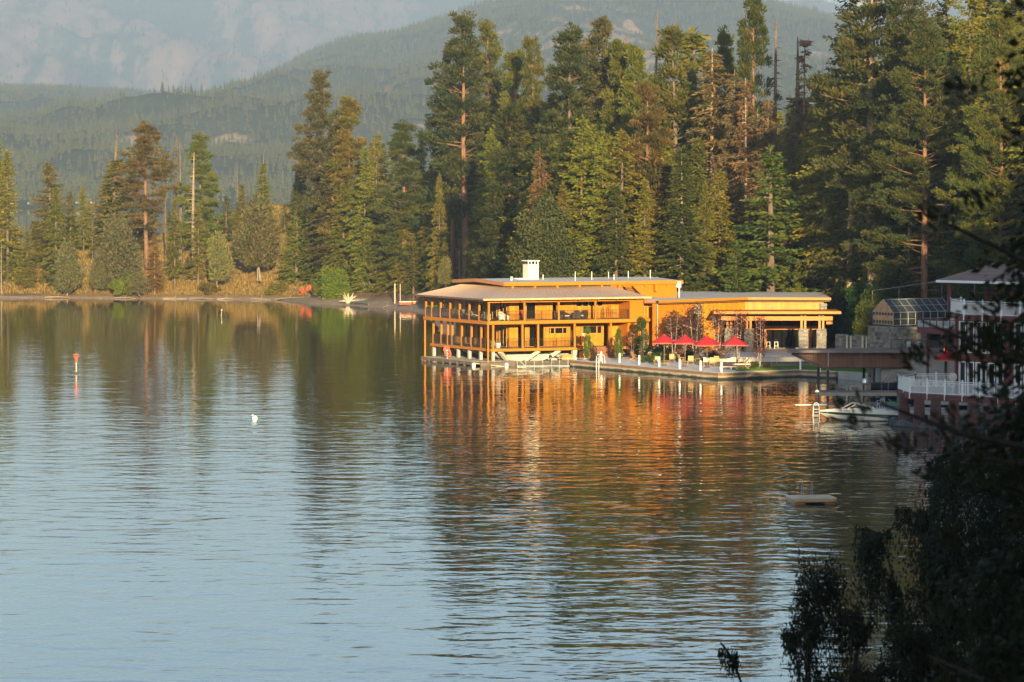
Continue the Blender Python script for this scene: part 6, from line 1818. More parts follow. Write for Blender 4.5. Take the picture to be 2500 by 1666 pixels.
def strip(fn):
    secs = []
    for s in ST: secs.append(fn(s))
    v, f = [], []; n = len(secs[0])
    mb = MB()
    for side in (-1, 1):
        v = [(x, side * y, z) for s in secs for x, y, z in s]; f = []
        for i in range(len(secs) - 1):
            for k in range(n - 1):
                q = (i * n + k, i * n + k + 1, (i + 1) * n + k + 1, (i + 1) * n + k)
                f.append(q if side < 0 else q[::-1])
        mb.add(v, f)
    return mb
strip(lambda s: [(s[0], 0, s[1]), (s[0], s[2], s[3]), (s[0], s[4], s[5])]).build('lower_hull', HULLW, boat)
strip(lambda s: [(s[0], s[4], s[5]), (s[0], s[4] + .012, (s[5] + s[6]) / 2), (s[0], (s[4] + s[7]) / 2 + .012, s[6])]).build('green_band', GRN, boat)
strip(lambda s: [(s[0], (s[4] + s[7]) / 2 + .01, s[6]), (s[0], s[7], s[8] - .05), (s[0], s[7] - .03, s[8]), (s[0], max(s[7] - .28, 0), s[8] + .03)]).build('upper_hull', HULLW, boat)
s = ST[-1]
MB().add([(s[0], -s[7], s[8]), (s[0], -s[4], s[5]), (s[0], -s[2], s[3]), (s[0], 0, s[1]), (s[0], s[2], s[3]), (s[0], s[4], s[5]), (s[0], s[7], s[8])], [tuple(range(7))]).build('transom', GRN, boat)
MB().prism([(.3, -.02), (1.9, -.62), (1.9, .62), (.3, .02)], [.84, .95, .95, .84], [.87, 1.03, 1.03, .87]).build('bow_deck', HULLW, boat)
MB().prism([(1.9, -.75), (6.4, -.8), (6.4, .8), (1.9, .75)], .45, .55).build('cockpit_floor', mat('grey_carpet', (.2, .2, .21), .9), boat)
MB().box(5.6, 6.4, -.85, .85, .55, .88).build('engine_cover', HULLW, boat)
MB().box(4.6, 5.5, -.8, .8, .55, .95).build('rear_seat', mat('vinyl', (.55, .52, .46), .5), boat)
wsf = MB()
WS = [((1.85, -.45, 1.02), (2.75, -.36, 1.50)), ((1.85, .45, 1.02), (2.75, .36, 1.50))]
wsf.bar(*WS[0], .04); wsf.bar(*WS[1], .04); wsf.bar((2.75, -.36, 1.5), (2.75, .36, 1.5), .05)
for sd_ in (-1, 1):
    wsf.bar((2.75, sd_ * .36, 1.5), (3.05, sd_ * .88, 1.44), .05); wsf.bar((3.05, sd_ * .88, 1.44), (4.6, sd_ * 1.0, 1.04), .05); wsf.bar((2.3, sd_ * .86, 1.04), (3.05, sd_ * .88, 1.44), .05)
    wsf.bar((2.3, sd_ * .86, 1.04), (4.6, sd_ * 1.0, 1.04), .04)
wo = wsf.build('windscreen_frame', WPL, boat)
WG = glass_mat('tinted_screen', (.015, .02, .02))
MB().slab([(1.88, -.44, 1.03), (1.88, .44, 1.03), (2.73, .35, 1.49), (2.73, -.35, 1.49)], .012).build('windscreen', WG, wo)
for sd_ in (-1, 1):
    MB().add([(2.32, sd_ * .865, 1.05), (3.05, sd_ * .885, 1.42), (4.55, sd_ * .995, 1.05), (2.32, sd_ * .855, 1.05), (3.05, sd_ * .875, 1.42), (4.55, sd_ * .985, 1.05)], [(0, 1, 2), (5, 4, 3), (0, 3, 4, 1), (1, 4, 5, 2), (2, 5, 3, 0)]).build('side_screen', WG, wo)
    MB().slab([(1.9, sd_ * .46, 1.03), (2.3, sd_ * .85, 1.05), (3.03, sd_ * .87, 1.42), (2.74, sd_ * .37, 1.49)], .012).build('front_screen', WG, wo)
reg = MB()
for i in range(9):
    if i in (2, 7): continue
    x = 1.62 + .13 * i; reg.box(x, x + .085, -(.955 + .012 * i) - .012, -(.945 + .012 * i), .82, .90)
reg.build('registration_marks', mat('brick_red_print', (.25, .06, .04), .6), boat)
for x in (.55, 6.2): MB().box(x, x + .12, -(.40 if x < 1 else 1.09), -(.30 if x < 1 else 1.0), .70, .74).build('cleat', STEEL, boat)

# springboard platform, swim dock, chair beyond the boat
sp = thing('swim_ladder', 'white swim ladder on the dark post at the bow of the motorboat', 'ladder', at(1994, 329, 0))
for x in (-.3, .3): MB().tube([(x, 0, -.6), (x * .8, 0, .75), (x * .5, .1, 1.05), (0, .1, 1.1)], .035, 6).build('handrail', WPL, sp)
for k in range(4): MB().bar((-.28 + .02 * k, 0, -.2 + .25 * k), (.28 - .02 * k, 0, -.2 + .25 * k), .06, .04).build('rung', WPL, sp)
sp = thing('springboard', 'long white springboard reaching over the water left of the motorboat', 'springboard', at(1985, 331, .82))
MB().box(-1.5, 1.25, -.2, .2, -.03, .03).build('board', WPL, sp); MB().box(.1, .45, -.25, .25, -1.6, -.035).build('pedestal', DKM, sp)
mp = thing('mooring_pile', 'dark mooring pile with a white cap above the springboard', 'post', at(1996, 334, 0))
MB().tube([(0, 0, -1.2), (0, 0, 1.75)], .16, 8).build('shaft', DKM, mp); MB().lathe([(.18, 1.75), (.18, 1.85), (.05, 1.95)], n=8).build('cap', WPL, mp)
s2 = thing('swim_dock', 'low grey dock between the motorboat and the brick piers', 'dock')
planks(s2, 30.8, 37.5, 327.0, 330.5, .62, 'y', m=GREYW, seed=25)
MB().box(30.7, 37.5, 326.9, 326.99, .2, .58).build('edge_beam', WPL, s2)
for x in (31.0, 33.2, 35.4): MB().tube([(x, 328, -1.2), (x, 328, .5)], .16, 8).build('pile', WOODD, s2)
plain_chair('plastic_chair', 'pale blue plastic chair on the dock behind the motorboat', at(2152, 329, .62), R(200), mat('pale_blue_plastic', (.42, .47, .55), .4))
lounger('green_lounger', 'green sun lounger on the dock by the brick piers', at(2196, 328.6, .62), R(95), mat('green_frame', (.06, .28, .22), .5), mat('teal_sling', (.05, .26, .21), .7), .6)

# ------------------------------------------------------------------ red house on brick piers
REDP = mat('barn_red_boards', (.14, .032, .022), .7, var=.12, vscale=.9, tint=.2, stretch=(2, 2, .6))
WTR = mat('white_trim', (.74, .74, .74), .5, var=.03)
def brick_mat():
    m, nt, N, L, P = new_mat('brick_red')
    b = N.new('ShaderNodeTexBrick'); b.inputs['Scale'].default_value = 1.0
    b.inputs['Color1'].default_value = (.12, .045, .032, 1); b.inputs['Color2'].default_value = (.08, .03, .024, 1); b.inputs['Mortar'].default_value = (.10, .07, .06, 1)
    b.inputs['Brick Width'].default_value = .22; b.inputs['Row Height'].default_value = .08; b.inputs['Mortar Size'].default_value = .008
    tc = obj_co(nt); sp = N.new('ShaderNodeSeparateXYZ'); L.new(tc, sp.inputs[0]); cb = N.new('ShaderNodeCombineXYZ')
    L.new(math_n(nt, 'ADD', sp.outputs[0], sp.outputs[1]), cb.inputs[0]); L.new(sp.outputs[2], cb.inputs[1]); L.new(cb.outputs[0], b.inputs['Vector'])
    L.new(b.outputs[0], P.inputs['Base Color']); P.inputs['Roughness'].default_value = .85
    bn = N.new('ShaderNodeBump'); bn.inputs['Strength'].default_value = .6; bn.inputs['Distance'].default_value = .02; bn.invert = True
    L.new(b.outputs['Fac'], bn.inputs['Height']); L.new(bn.outputs[0], P.inputs['Normal'])
    return m
BRICK = brick_mat()
ef = Vector((.66, -.751, 0)); eb = Vector((.751, .66, 0))
red = thing('red_house', 'two-storey dark red house with tall white windows on tapered brick piers', 'house')
H0 = Vector((36.4, 313.6, 0)); 
def hp(t, b=0.0, z=0.0): return H0 + ef * t + eb * b + Vector((0, 0, z))
DZ, UZ = 2.75, 9.25
P0, P1, P2, P3 = Vector((32.2, 320, 0)), Vector((32.6, 314.2, 0)), Vector((40.2, 305.5, 0)), Vector((46.5, 298.4, 0))
P4 = P3 + eb * 9; P5 = Vector((37.5, 323.2, 0)); P6 = Vector((34.0, 323.2, 0))
dk = [P0, P1, P2, P3, P4, P5, P6]
MB().prism([(p.x, p.y) for p in dk], DZ - .12, DZ).build('lower_deck', DECKM, red)
for p, q in ((P0, P1), (P1, P3), (P6, P0)):
    MB().prism(edge_box(p, q, .1, 0, 0, .05), DZ - .5, DZ - .02).build('deck_fascia', REDP, red)
def white_rail(parent, p, q, z, h=1.12, bays=None, name='railing'):
    n = bays or max(1, round((q - p).length / 1.95)); d = (q - p) / n
    for i in range(n + 1):
        a = p + d * i
        o = MB().box(a.x - .07, a.x + .07, a.y - .07, a.y + .07, z - .42, z + h + .06).build('rail_post', WTR, parent)
        MB().lathe([(.10, z + h + .06), (.10, z + h + .10), (.02, z + h + .2)], (a.x, a.y, 0), 4).build('post_cap', WTR, o)
    for i in range(n):
        a, b = p + d * i, p + d * (i + 1); mb = MB()
        mb.bar((*a.xy, z + h), (*b.xy, z + h), .09, .06); mb.bar((*a.xy, z + h - .13), (*b.xy, z + h - .13), .04, .05); mb.bar((*a.xy, z + .1), (*b.xy, z + .1), .05, .06)
        r = mb.build(name, WTR, parent)
        m2 = MB(); k = max(2, int((b - a).length / .115))
        for j in range(1, k):
            c = a.lerp(b, j / k); m2.box(c.x - .02, c.x + .02, c.y - .02, c.y + .02, z + .1, z + h - .12)
        m2.build('baluster', WTR, r)['kind'] = 'stuff'
white_rail(red, P1, P0, DZ, bays=2)
white_rail(red, P1 + ef * .02, P3, DZ)
white_rail(red, P0, P6, DZ, bays=1); white_rail(red, P6, P5, DZ, bays=2)
# walls: lower and upper storey of upright boards with tall windows
wl = [(.36, .94), (1.28, 1.83), (2.17, 3.17), (3.5, 4.1), (4.46, 5.0), (6.3, 6.9), (7.3, 7.9)]
def red_run(z0, z1, holes, seed):
    rr = random.Random(seed); mb = MB(); a = -.1
    while a < 12:
        b = a + .2; mb.tint = rr.random()
        hole = any(a < h1 - .01 and b > h0 + .01 for h0, h1 in holes[0])
        segs = [(z0, holes[1]), (holes[2], z1)] if hole else [(z0, z1)]
        for s0, s1 in segs:
            p, q = hp(a + .004), hp(b - .004); n = eb * .06
            if s1 - s0 > .02: mb.prism([(p.x, p.y), (q.x, q.y), (q.x + n.x, q.y + n.y), (p.x + n.x, p.y + n.y)], s0, s1)
        a = b
    mb.build('wall_board', REDP, red)['kind'] = 'stuff'
red_run(DZ, 5.75, (wl, DZ + .05, 5.35), 1); red_run(6.0, UZ - .3, (wl, 6.2, 8.65), 2)
MB().prism([(v.x, v.y) for v in (hp(-.15, -.06), hp(12, -.06), hp(12, .1), hp(-.15, .1))], 5.75, 6.0).build('band_board', REDP, red)
MB().prism([(v.x, v.y) for v in (hp(-.1, .1), hp(.05, .1), hp(.05, 8), hp(-.1, 8))], DZ, UZ - .3).build('side_wall', REDP, red)
MB().prism([(v.x, v.y) for v in (hp(.1, 2.4), hp(12, 2.4), hp(12, 2.5), hp(.1, 2.5))], DZ, UZ - .3).build('inner_wall', mat('cream_room', (.34, .31, .27), .9), red)
MB().prism([(v.x, v.y) for v in (hp(.06, .1), hp(12, .1), hp(12, 2.4), hp(.06, 2.4))], 5.78, 5.95).build('room_floor', DARKIN, red)
for t in (-.12, .0 + 1.05, 2.0, 3.33, 4.28, 5.6): MB().prism([(v.x, v.y) for v in (hp(t - .08, -.09), hp(t + .08, -.09), hp(t + .08, -.01), hp(t - .08, -.01))], DZ, UZ - .3).build('batten', REDP, red)
for z0, z1 in ((DZ + .08, 5.32), (6.22, 8.62)):
    for i, (a, b) in enumerate(wl):
        fr = MB(); w_ = .09
        for x0, x1, c0, c1 in ((a - w_, a, z0 - w_, z1 + w_), (b, b + w_, z0 - w_, z1 + w_), (a, b, z1, z1 + w_), (a, b, z0 - w_, z0)):
            p = [hp(x0, -.12), hp(x1, -.12), hp(x1, .12), hp(x0, .12)]; fr.prism([(v.x, v.y) for v in p], c0, c1)
        if b - a > .9:
            m_ = (a + b) / 2; p = [hp(m_ - .05, -.1), hp(m_ + .05, -.1), hp(m_ + .05, .1), hp(m_ - .05, .1)]; fr.prism([(v.x, v.y) for v in p], z0, z1)
        o = fr.build('window', WTR, red)
        p = [hp(a, .03), hp(b, .03), hp(b, .045), hp(a, .045)]; MB().prism([(v.x, v.y) for v in p], z0, z1).build('pane', GLASS, o)
        if i in (0, 1, 3, 4):
            p = [hp(a, .10), hp(a + (b - a) * .55, .10), hp(a + (b - a) * .55, .13), hp(a, .13)]; MB().prism([(v.x, v.y) for v in p], z0, z1).build('curtain', CURT, o)
# upper deck and its rail
U1 = at(2354, 311.5); U0 = at(2321, 317); U2 = U1 + ef * 10; U3 = U2 + eb * 9; U4 = U0 + eb * 7
U1.z = U0.z = 0
MB().prism([(v.x, v.y) for v in (U0, U1, U2, U3, U4)], UZ - .12, UZ).build('upper_deck', DECKM, red)
for p, q in ((U0, U1), (U1, U2)): MB().prism(edge_box(p, q, .1, 0, 0, .05), UZ - .42, UZ - .02).build('deck_fascia', REDP, red)
white_rail(red, U0, U1, UZ, bays=1); white_rail(red, U1 + ef * .02, U2, UZ); white_rail(red, U0, U0 + eb * 1.3, UZ, bays=1)
# gazebo roof on posts above the upper deck
gc = at(2412, 317.5); he = 3.5
ev = [gc - ef * he - eb * he * .7, gc + ef * he * 1.5 - eb * he * .7, gc + ef * he * 1.5 + eb * he, gc - ef * he + eb * he]
SHING = mat('brown_shingle', (.17, .12, .095), .9, var=.25, vscale=4, bump=.4)
apx = gc + ef * he * .25
for i in range(4):
    a, b = ev[i], ev[(i + 1) % 4]
    for k in range(6):
        f0, f1 = k / 6, (k + 1) / 6; z0_, z1_ = 11.9 + 1.5 * f0, 11.9 + 1.5 * f1
        q = [a.lerp(apx, f0), b.lerp(apx, f0), b.lerp(apx, f1), a.lerp(apx, f1)]
        MB().slab([Vector((q[0].x, q[0].y, z0_ + .04)), Vector((q[1].x, q[1].y, z0_ + .04)), Vector((q[2].x, q[2].y, z1_)), Vector((q[3].x, q[3].y, z1_))], .05).build('shingle_course', SHING, red)
    MB().bar((a.x, a.y, 11.82), (b.x, b.y, 11.82), .12, .2).build('eave_board', WTR, red)
for a in ev:
    p = a.lerp(apx, .22); MB().box(p.x - .14, p.x + .14, p.y - .14, p.y + .14, UZ, 12.0).build('gazebo_post', REDP, red)
# brick piers
for px, D in ((2209, 317.0), (2246, 313.4), (2286, 310.6), (2330, 307.6), (2376, 304.4), (2424, 301.6), (2472, 299.0)):
    w = at(px, D); z0 = -.6
    MB().hull([[(w.x + a * .5, w.y + b * .5, z0) for a, b in ((-1, -1), (1, -1), (1, 1), (-1, 1))], [(w.x + a * .36, w.y + b * .36, DZ - .13) for a, b in ((-1, -1), (1, -1), (1, 1), (-1, 1))]]).build('brick_pier', BRICK, red)
fan = thing('round_fan', 'white round outdoor fan standing on the lower deck of the red house', 'fan', Vector((*hp(.95, -1.6).xy, DZ)), R(30))
MB().tube([(0, 0, 0), (0, 0, 1.2)], .04, 6).build('stand', WPL, fan); MB().lathe([(.25, 0), (.2, .06)], n=10).build('foot', WPL, fan)
Mf = Matrix.Translation((0, -.05, 1.45)) @ Matrix.Rotation(R(90), 4, 'X')
for r_0, r_1, z in ((.31, .34, .09), (.31, .34, -.09)): MB().lathe([(r_0, z - .02), (r_1, z), (r_0, z + .02)], n=16, M=Mf).build('guard_ring', WPL, fan)
mb = MB()
for k in range(16):
    a = 6.283 * k / 16; p = Mf @ Vector((.05 * math.cos(a), .05 * math.sin(a), .1)); q = Mf @ Vector((.32 * math.cos(a), .32 * math.sin(a), .09)); mb.bar(p, q, .012)
mb.build('guard_wire', WPL, fan)['kind'] = 'stuff'
for k in range(3):
    a = 2.094 * k; MB().slab([Mf @ Vector((.04 * math.cos(a), .04 * math.sin(a), 0)), Mf @ Vector((.27 * math.cos(a - .4), .27 * math.sin(a - .4), .03)), Mf @ Vector((.28 * math.cos(a + .4), .28 * math.sin(a + .4), -.03))], .015).build('blade', STEEL, fan)
MB().lathe([(.07, -.1), (.07, .1)], n=10, M=Mf).build('motor', WPL, fan)

# red raised deck with clouded glass rail behind the house
rd = thing('raised_deck', 'dark red raised deck with clouded glass rail panels left of the red house', 'deck')
a, b = at(2240, 352), at(2352, 346)
MB().prism([(a.x, a.y), (b.x, b.y), (b.x + 2, b.y + 9), (a.x + 2, a.y + 9)], 6.2, 6.7).build('deck_floor', REDP, rd)
FROST = mat('clouded_glass', (.30, .31, .31), .35, var=.15)
n = 7; d = (b - a) / n
for i in range(n + 1): p = a + d * i; MB().box(p.x - .06, p.x + .06, p.y - .06, p.y + .06, 6.7, 7.55).build('rail_post', REDP, rd)
for i in range(n):
    p, q = a + d * (i + .05), a + d * (i + .95); MB().prism(edge_box(p, q, .02, 0, 0, 0), 6.78, 7.4).build('glass_panel', FROST, rd)
MB().bar((*a.xy, 7.52), (*b.xy, 7.52), .1, .07).build('handrail', REDP, rd)
for f in (.1, .5, .9): p = a.lerp(b, f) + Vector((1, 4, 0)); MB().box(p.x - .12, p.x + .12, p.y - .12, p.y + .12, .8, 6.2).build('deck_post', REDP, rd)
armchair('striped_deck_chair', 'black and white striped chair on the raised red deck', at(2322, 350, 6.7), R(200), mat('striped_cloth', (.45, .45, .45), .8, var=.5, vscale=9), None, .7)

# greenhouse: shingled wooden gable with small panes, steel and glass body
gh = thing('greenhouse', 'greenhouse with a tan shingled gable end and a bare glass roof on a stone base', 'greenhouse')
G1, G0, G2 = at(2181, 374, 0), at(2132, 377, 0), at(2326, 379, 0)
G3 = G0 + (G2 - G1); GB, GE, GR = 6.05, 7.30, 8.52
gm, hm = (G0 + G1) / 2, (G2 + G3) / 2
SHK = mat('tan_shingle', (.46, .26, .13), .8, var=.12, vscale=2, tint=.3)
gx_ = (G1 - G0).normalized(); gl = (G1 - G0).length; gn = Vector((gx_.y, -gx_.x, 0))
def gpt(s, z, off=0.0): p = G0 + gx_ * s + gn * off; return Vector((p.x, p.y, z))
rr = random.Random(3); z = GB; row = 0
shb = MB()
winrows = ((GB + .12, GB + .55), (GB + .95, GB + 1.2))
while z < GR - .1:
    half = gl / 2 if z < GE else gl / 2 * (1 - (z - GE) / (GR - GE))
    zz = z + .17
    if not any(z + .05 > w0 - .12 and z + .1 < w1 for w0, w1 in winrows):
        s = gl / 2 - half + (.08 if row % 2 else 0)
        while s < gl / 2 + half - .05:
            e_ = min(s + .16, gl / 2 + half); shb.tint = rr.random(); o_ = .03 + rr.uniform(0, .01)
            shb.add([gpt(s + .006, z, o_ + .02), gpt(e_ - .006, z, o_ + .02), gpt(e_ - .006, zz, o_), gpt(s + .006, zz, o_), gpt(s + .006, z, 0), gpt(e_ - .006, z, 0), gpt(e_ - .006, zz, 0), gpt(s + .006, zz, 0)], [(0, 1, 2, 3), (4, 7, 6, 5), (0, 4, 5, 1), (1, 5, 6, 2), (3, 2, 6, 7), (0, 3, 7, 4)])
            s = e_
    z = zz - .02; row += 1
shb.build('shingle', SHK, gh)['kind'] = 'stuff'
MB().add([gpt(0, GB), gpt(gl, GB), gpt(gl, GE), gpt(gl / 2, GR), gpt(0, GE)] + [gpt(0, GB, -.08), gpt(gl, GB, -.08), gpt(gl, GE, -.08), gpt(gl / 2, GR, -.08), gpt(0, GE, -.08)],
         [(0, 1, 2, 3, 4), (9, 8, 7, 6, 5)] + [(i, 5 + i, 5 + (i + 1) % 5, (i + 1) % 5) for i in range(5)]).build('gable_wall', SHK, gh)
for w0, w1 in winrows:
    for k in range(7):
        s0, s1 = gl * (k + .18) / 7, gl * (k + .82) / 7
        p = [gpt(s0, w0, .045), gpt(s1, w0, .045), gpt(s1, w1, .045), gpt(s0, w1, .045), gpt(s0, w0, .005), gpt(s1, w0, .005), gpt(s1, w1, .005), gpt(s0, w1, .005)]
        MB().add(p, [(0, 1, 2, 3), (4, 7, 6, 5), (0, 4, 5, 1), (1, 5, 6, 2), (3, 2, 6, 7), (0, 3, 7, 4)]).build('pane', mat('dark_pane', (.02, .022, .025), .1), gh)
PANE = glass_mat('greenhouse_glass', (.10, .11, .12), .15)
def roofq(a0, a1, z0, b0, b1, z1, nm): MB().slab([Vector((a0.x, a0.y, z0)), Vector((a1.x, a1.y, z0)), Vector((b1.x, b1.y, z1)), Vector((b0.x, b0.y, z1))], .015).build(nm, PANE, gh)
nb = 8
for i in range(nb):
    f0, f1 = i / nb + .004, (i + 1) / nb - .004
    roofq(G1.lerp(G2, f0), G1.lerp(G2, f1), GE, gm.lerp(hm, f0), gm.lerp(hm, f1), GR, 'roof_pane')
    MB().prism(edge_box(G1.lerp(G2, f0), G1.lerp(G2, f1), .015, 0, 0, 0), GB, GE - .02).build('side_pane', PANE, gh)
mb = MB()
for i in range(nb + 1):
    f = i / nb; p, q, r_g, s_g = G1.lerp(G2, f), gm.lerp(hm, f), G0.lerp(G3, f), None
    mb.bar((*p.xy, GE), (*q.xy, GR), .05); mb.bar((*r_g.xy, GE), (*q.xy, GR), .05); mb.bar((*p.xy, GB), (*p.xy, GE), .05)
for z_, a_, b_ in ((GR, gm, hm), (GE, G1, G2), (GB, G1, G2), (GB + .6, G1, G2)): mb.bar((*a_.xy, z_), (*b_.xy, z_), .06)
m1, m2 = (G1 + gm) / 2, (G2 + hm) / 2; mb.bar((*m1.xy, (GE + GR) / 2), (*m2.xy, (GE + GR) / 2), .04)
mb.build('steel_frame', mat('grey_frame', (.28, .29, .29), .5, .3), gh)
MB().prism([(G0.x + .1, G0.y + 3), (G3.x, G3.y + 3), (G3.x, G3.y + 3.1), (G0.x + .1, G0.y + 3.1)], GB, GE + .3).build('blue_tarp', mat('blue_tarp', (.05, .09, .16), .6), gh)
sw = thing('stone_base_wall', 'rough grey stone retaining wall under the greenhouse', 'wall')
def stone_wall(parent, p, q, z0, z1, seed, size=(.3, .7), th=.5):
    d = (q - p); Lw_ = d.length; d.normalize(); n = Vector((d.y, -d.x, 0)); rr = random.Random(seed)
    MB().prism(edge_box(p, q, th, 0, 0, 0), z0, z1).build('wall_core', MORT, parent)
    mb = MB(); z = z0
    while z < z1 - .06:
        h = rr.uniform(.2, .45); zz = min(z + h, z1); a = 0
        while a < Lw_ - .05:
            b = min(a + rr.uniform(*size), Lw_); mb.tint = rr.random(); t = rr.uniform(.03, .09); c = rr.uniform(.012, .035)
            if b - a > 2.5 * c and zz - z > 2.5 * c:
                f = [(a + c, z + c), (b - c, z + c + rr.uniform(0, .04)), (b - c - rr.uniform(0, .05), zz - c), (a + c + rr.uniform(0, .05), zz - c)]
                P_ = lambda s, v, e: ((p + d * s + n * e).x, (p + d * s + n * e).y, v)
                mb.add([P_(s, v, -.01) for s, v in f] + [P_(s * .95 + (a + b) * .025, v * .97 + (z + zz) * .015, t) for s, v in f], [(4, 5, 6, 7), (0, 1, 5, 4), (1, 2, 6, 5), (2, 3, 7, 6), (3, 0, 4, 7)])
            a = b
        z = zz
    mb.build('stone', STONE, parent)['kind'] = 'stuff'
stone_wall(sw, at(2120, 374.5), at(2182, 371.0), .6, 6.0, 5)
stone_wall(sw, at(2182, 371.0), at(2262, 374.0), .6, 5.95, 6)
sw2 = thing('garden_stone_wall', 'dark stone wall with a pale-framed gateway behind the cove', 'wall')
stone_wall(sw2, at(2040, 404), at(2066, 403), .6, 4.0, 7); stone_wall(sw2, at(2080, 402.5), at(2104, 401), .6, 4.0, 8); stone_wall(sw2, at(2118, 400), at(2128, 399), .6, 4.0, 9)
for px, D in ((2068, 403), (2077, 402.6), (2106, 401), (2116, 400.2)):
    w = at(px, D); MB().box(w.x - .1, w.x + .1, w.y - .3, w.y - .1, .6, 3.9).build('gate_frame', mat('pale_frame', (.45, .38, .29), .7), sw2)
w = at(2073, 404); MB().box(w.x - .4, w.x + .4, w.y, w.y + .05, .6, 3.7).build('gate', DARKIN, sw2)
bf = thing('patio_fence', 'black metal patio fence below the greenhouse wall', 'fence')
a, b = at(2176, 366.5), at(2250, 365)
mb = MB(); mb.bar((*a.xy, 5.0), (*b.xy, 5.0), .05); mb.bar((*a.xy, 4.1), (*b.xy, 4.1), .05); mb.build('rail', BLACK, bf)
for i in range(4): p = a.lerp(b, i / 3); MB().bar((*p.xy, 3.9), (*p.xy, 5.06), .07).build('fence_post', BLACK, bf)
mb = MB()
for i in range(26): p = a.lerp(b, (i + .5) / 26); mb.bar((*p.xy, 4.1), (*p.xy, 5.0), .02)
mb.build('picket', BLACK, bf)['kind'] = 'stuff'
MB().prism([(at(2150, 366).x, 364.5), (at(2345, 364).x, 362), (50, 372), (at(2150, 366).x, 371)], .5, 3.9).build('patio', GREYC, kind='structure')
plain_chair('patio_chair', 'white chair on the stone patio, left of a pair, behind the shelter roof', at(2222, 367, 3.9), 2.8, WPL)
plain_chair('patio_chair', 'white chair on the stone patio, right of a pair, behind the shelter roof', at(2243, 368, 3.9), 3.4, WPL)
# torch, red parasol and dark loungers in the shade
t = thing('torch', 'burning orange torch flame beside the raised red deck', 'torch', at(2309, 356, 3.2))
MB().tube([(0, 0, 0), (0, 0, .95)], .04, 6).build('pole', BLACK, t); MB().lathe([(.05, .9), (.12, 1.0), (.13, 1.1)], n=8).build('bowl', BLACK, t)
fm = bpy.data.materials.new('flame'); fm.use_nodes = True; fp = fm.node_tree.nodes['Principled BSDF']
fp.inputs['Base Color'].default_value = (.8, .3, .05, 1); fp.inputs['Emission Color'].default_value = (1, .32, .04, 1); fp.inputs['Emission Strength'].default_value = 1.4
MB().lathe([(.07, 1.05), (.13, 1.2), (.09, 1.45), (.04, 1.65), (.01, 1.8)], n=8).build('flame', fm, t)
dup(par, at(2316, 351, 1.35), .6, 'red parasol in the shade below the raised red deck')
dks = mat('brown_sling_dark', (.09, .06, .05), .8)
lounger('dark_lounger', 'brown sun lounger in the shade left of a pair below the red parasol', at(2290, 346, 1.2), R(60), DKM, dks, .8)
lounger('dark_lounger', 'brown sun lounger in the shade right of a pair below the red parasol', at(2325, 344, 1.2), R(60), DKM, dks, .8)
MB().prism([(36.5, 342), (46, 338), (48, 356), (38.5, 360)], .2, 1.2).build('shade_terrace', GREYC, kind='structure')
# pipe handrail along the hillside path
ph = thing('path_handrail', 'pale pipe handrail climbing the slope behind the greenhouse', 'handrail')
pts = [at(2130, 419), at(2195, 412), at(2300, 404), at(2380, 398)]
zs = [zat(y, p.y) for y, p in zip((710, 701, 686, 678), pts)]
MB().tube([(p.x, p.y, z) for p, z in zip(pts, zs)], .035, 6).build('rail', mat('dull_pipe', (.20, .19, .18), .6), ph)
for p, z in zip(pts, zs): MB().tube([(p.x, p.y, min(z - 1, ground(p.x, p.y)) - .2), (p.x, p.y, z)], .03, 6).build('upright', MATS['dull_pipe'], ph)
# big dark green shrubs left of the greenhouse
for k, (px, D, top, wd, lab, c) in enumerate(((2078, 448, 712, .7, 'dark green shrub behind the right end of the canopy', (.045, .085, .02)), (2112, 432, 698, .8, 'rounded green shrub between the hall and the greenhouse', (.05, .10, .02)),
        (2150, 420, 706, .7, 'dark green shrub touching the greenhouse gable', (.045, .08, .02)), (2112, 412, 745, .6, 'yellow-green low shrub in front of the stone wall', (.11, .15, .025)), (2062, 446, 740, .5, 'dark bush beside the hall end wall', (.04, .07, .02)))):
    w = at(px, D); tree('leafy', k, 'green_shrub', lab, 'shrub', w.x, w.y, ztop=zat(top, D), wide=wd, col=c, zb=max(.6, zat(top, D) - 7))

# ------------------------------------------------------------------ afloat: raft, buoys, stake
BEIGE = mat('sun_tinted_beige', (.40, .28, .14), .45, var=.06)  # beige tinted warmer to stand in for sunlight that misses the raft
w = onplane(1987, 1233)
rf_ = thing('swim_raft', 'beige plastic swim raft with two steel ladder rails floating in the lake', 'raft', (w.x, w.y + 1.3, -.2), R(8))
hw, hd = 1.42, 1.35
def rr_poly(a, b, r, n=4):
    o = []
    for cx, cy, s in ((a - r, b - r, 0), (-a + r, b - r, 90), (-a + r, -b + r, 180), (a - r, -b + r, 270)):
        for k in range(n + 1): t = R(s + 90 * k / n); o.append((cx + r * math.cos(t), cy + r * math.sin(t)))
    return o
lo, hi = rr_poly(hw, hd, .3), rr_poly(hw - .06, hd - .06, .28)
MB().hull([[(x, y, .30) for x, y in rr_poly(hw - .08, hd - .08, .25)], [(x, y, .34) for x, y in lo], [(x, y, .52) for x, y in lo], [(x, y, .58) for x, y in hi]]).build('deck', BEIGE, rf_)
for x in (-.95, .95): MB().prism([(x + a, b) for a, b in rr_poly(.38, 1.1, .15)], -.35, .299).build('pontoon', BEIGE, rf_)
for x, y in ((-.62, -.55), (.72, -.55), (.05, .15)): MB().box(x - .32, x + .32, y - .07, y + .07, .582, .588).build('grip_slot', mat('dark_slot', (.08, .08, .09), .6), rf_)
for x in (-.32, .3): MB().tube([(x, 1.0, .55), (x, 1.0, 1.25), (x, 1.15, 1.4), (x, 1.4, 1.35), (x, 1.5, 1.1), (x, 1.5, -.5)], .022, 6).build('ladder_rail', STEEL, rf_)
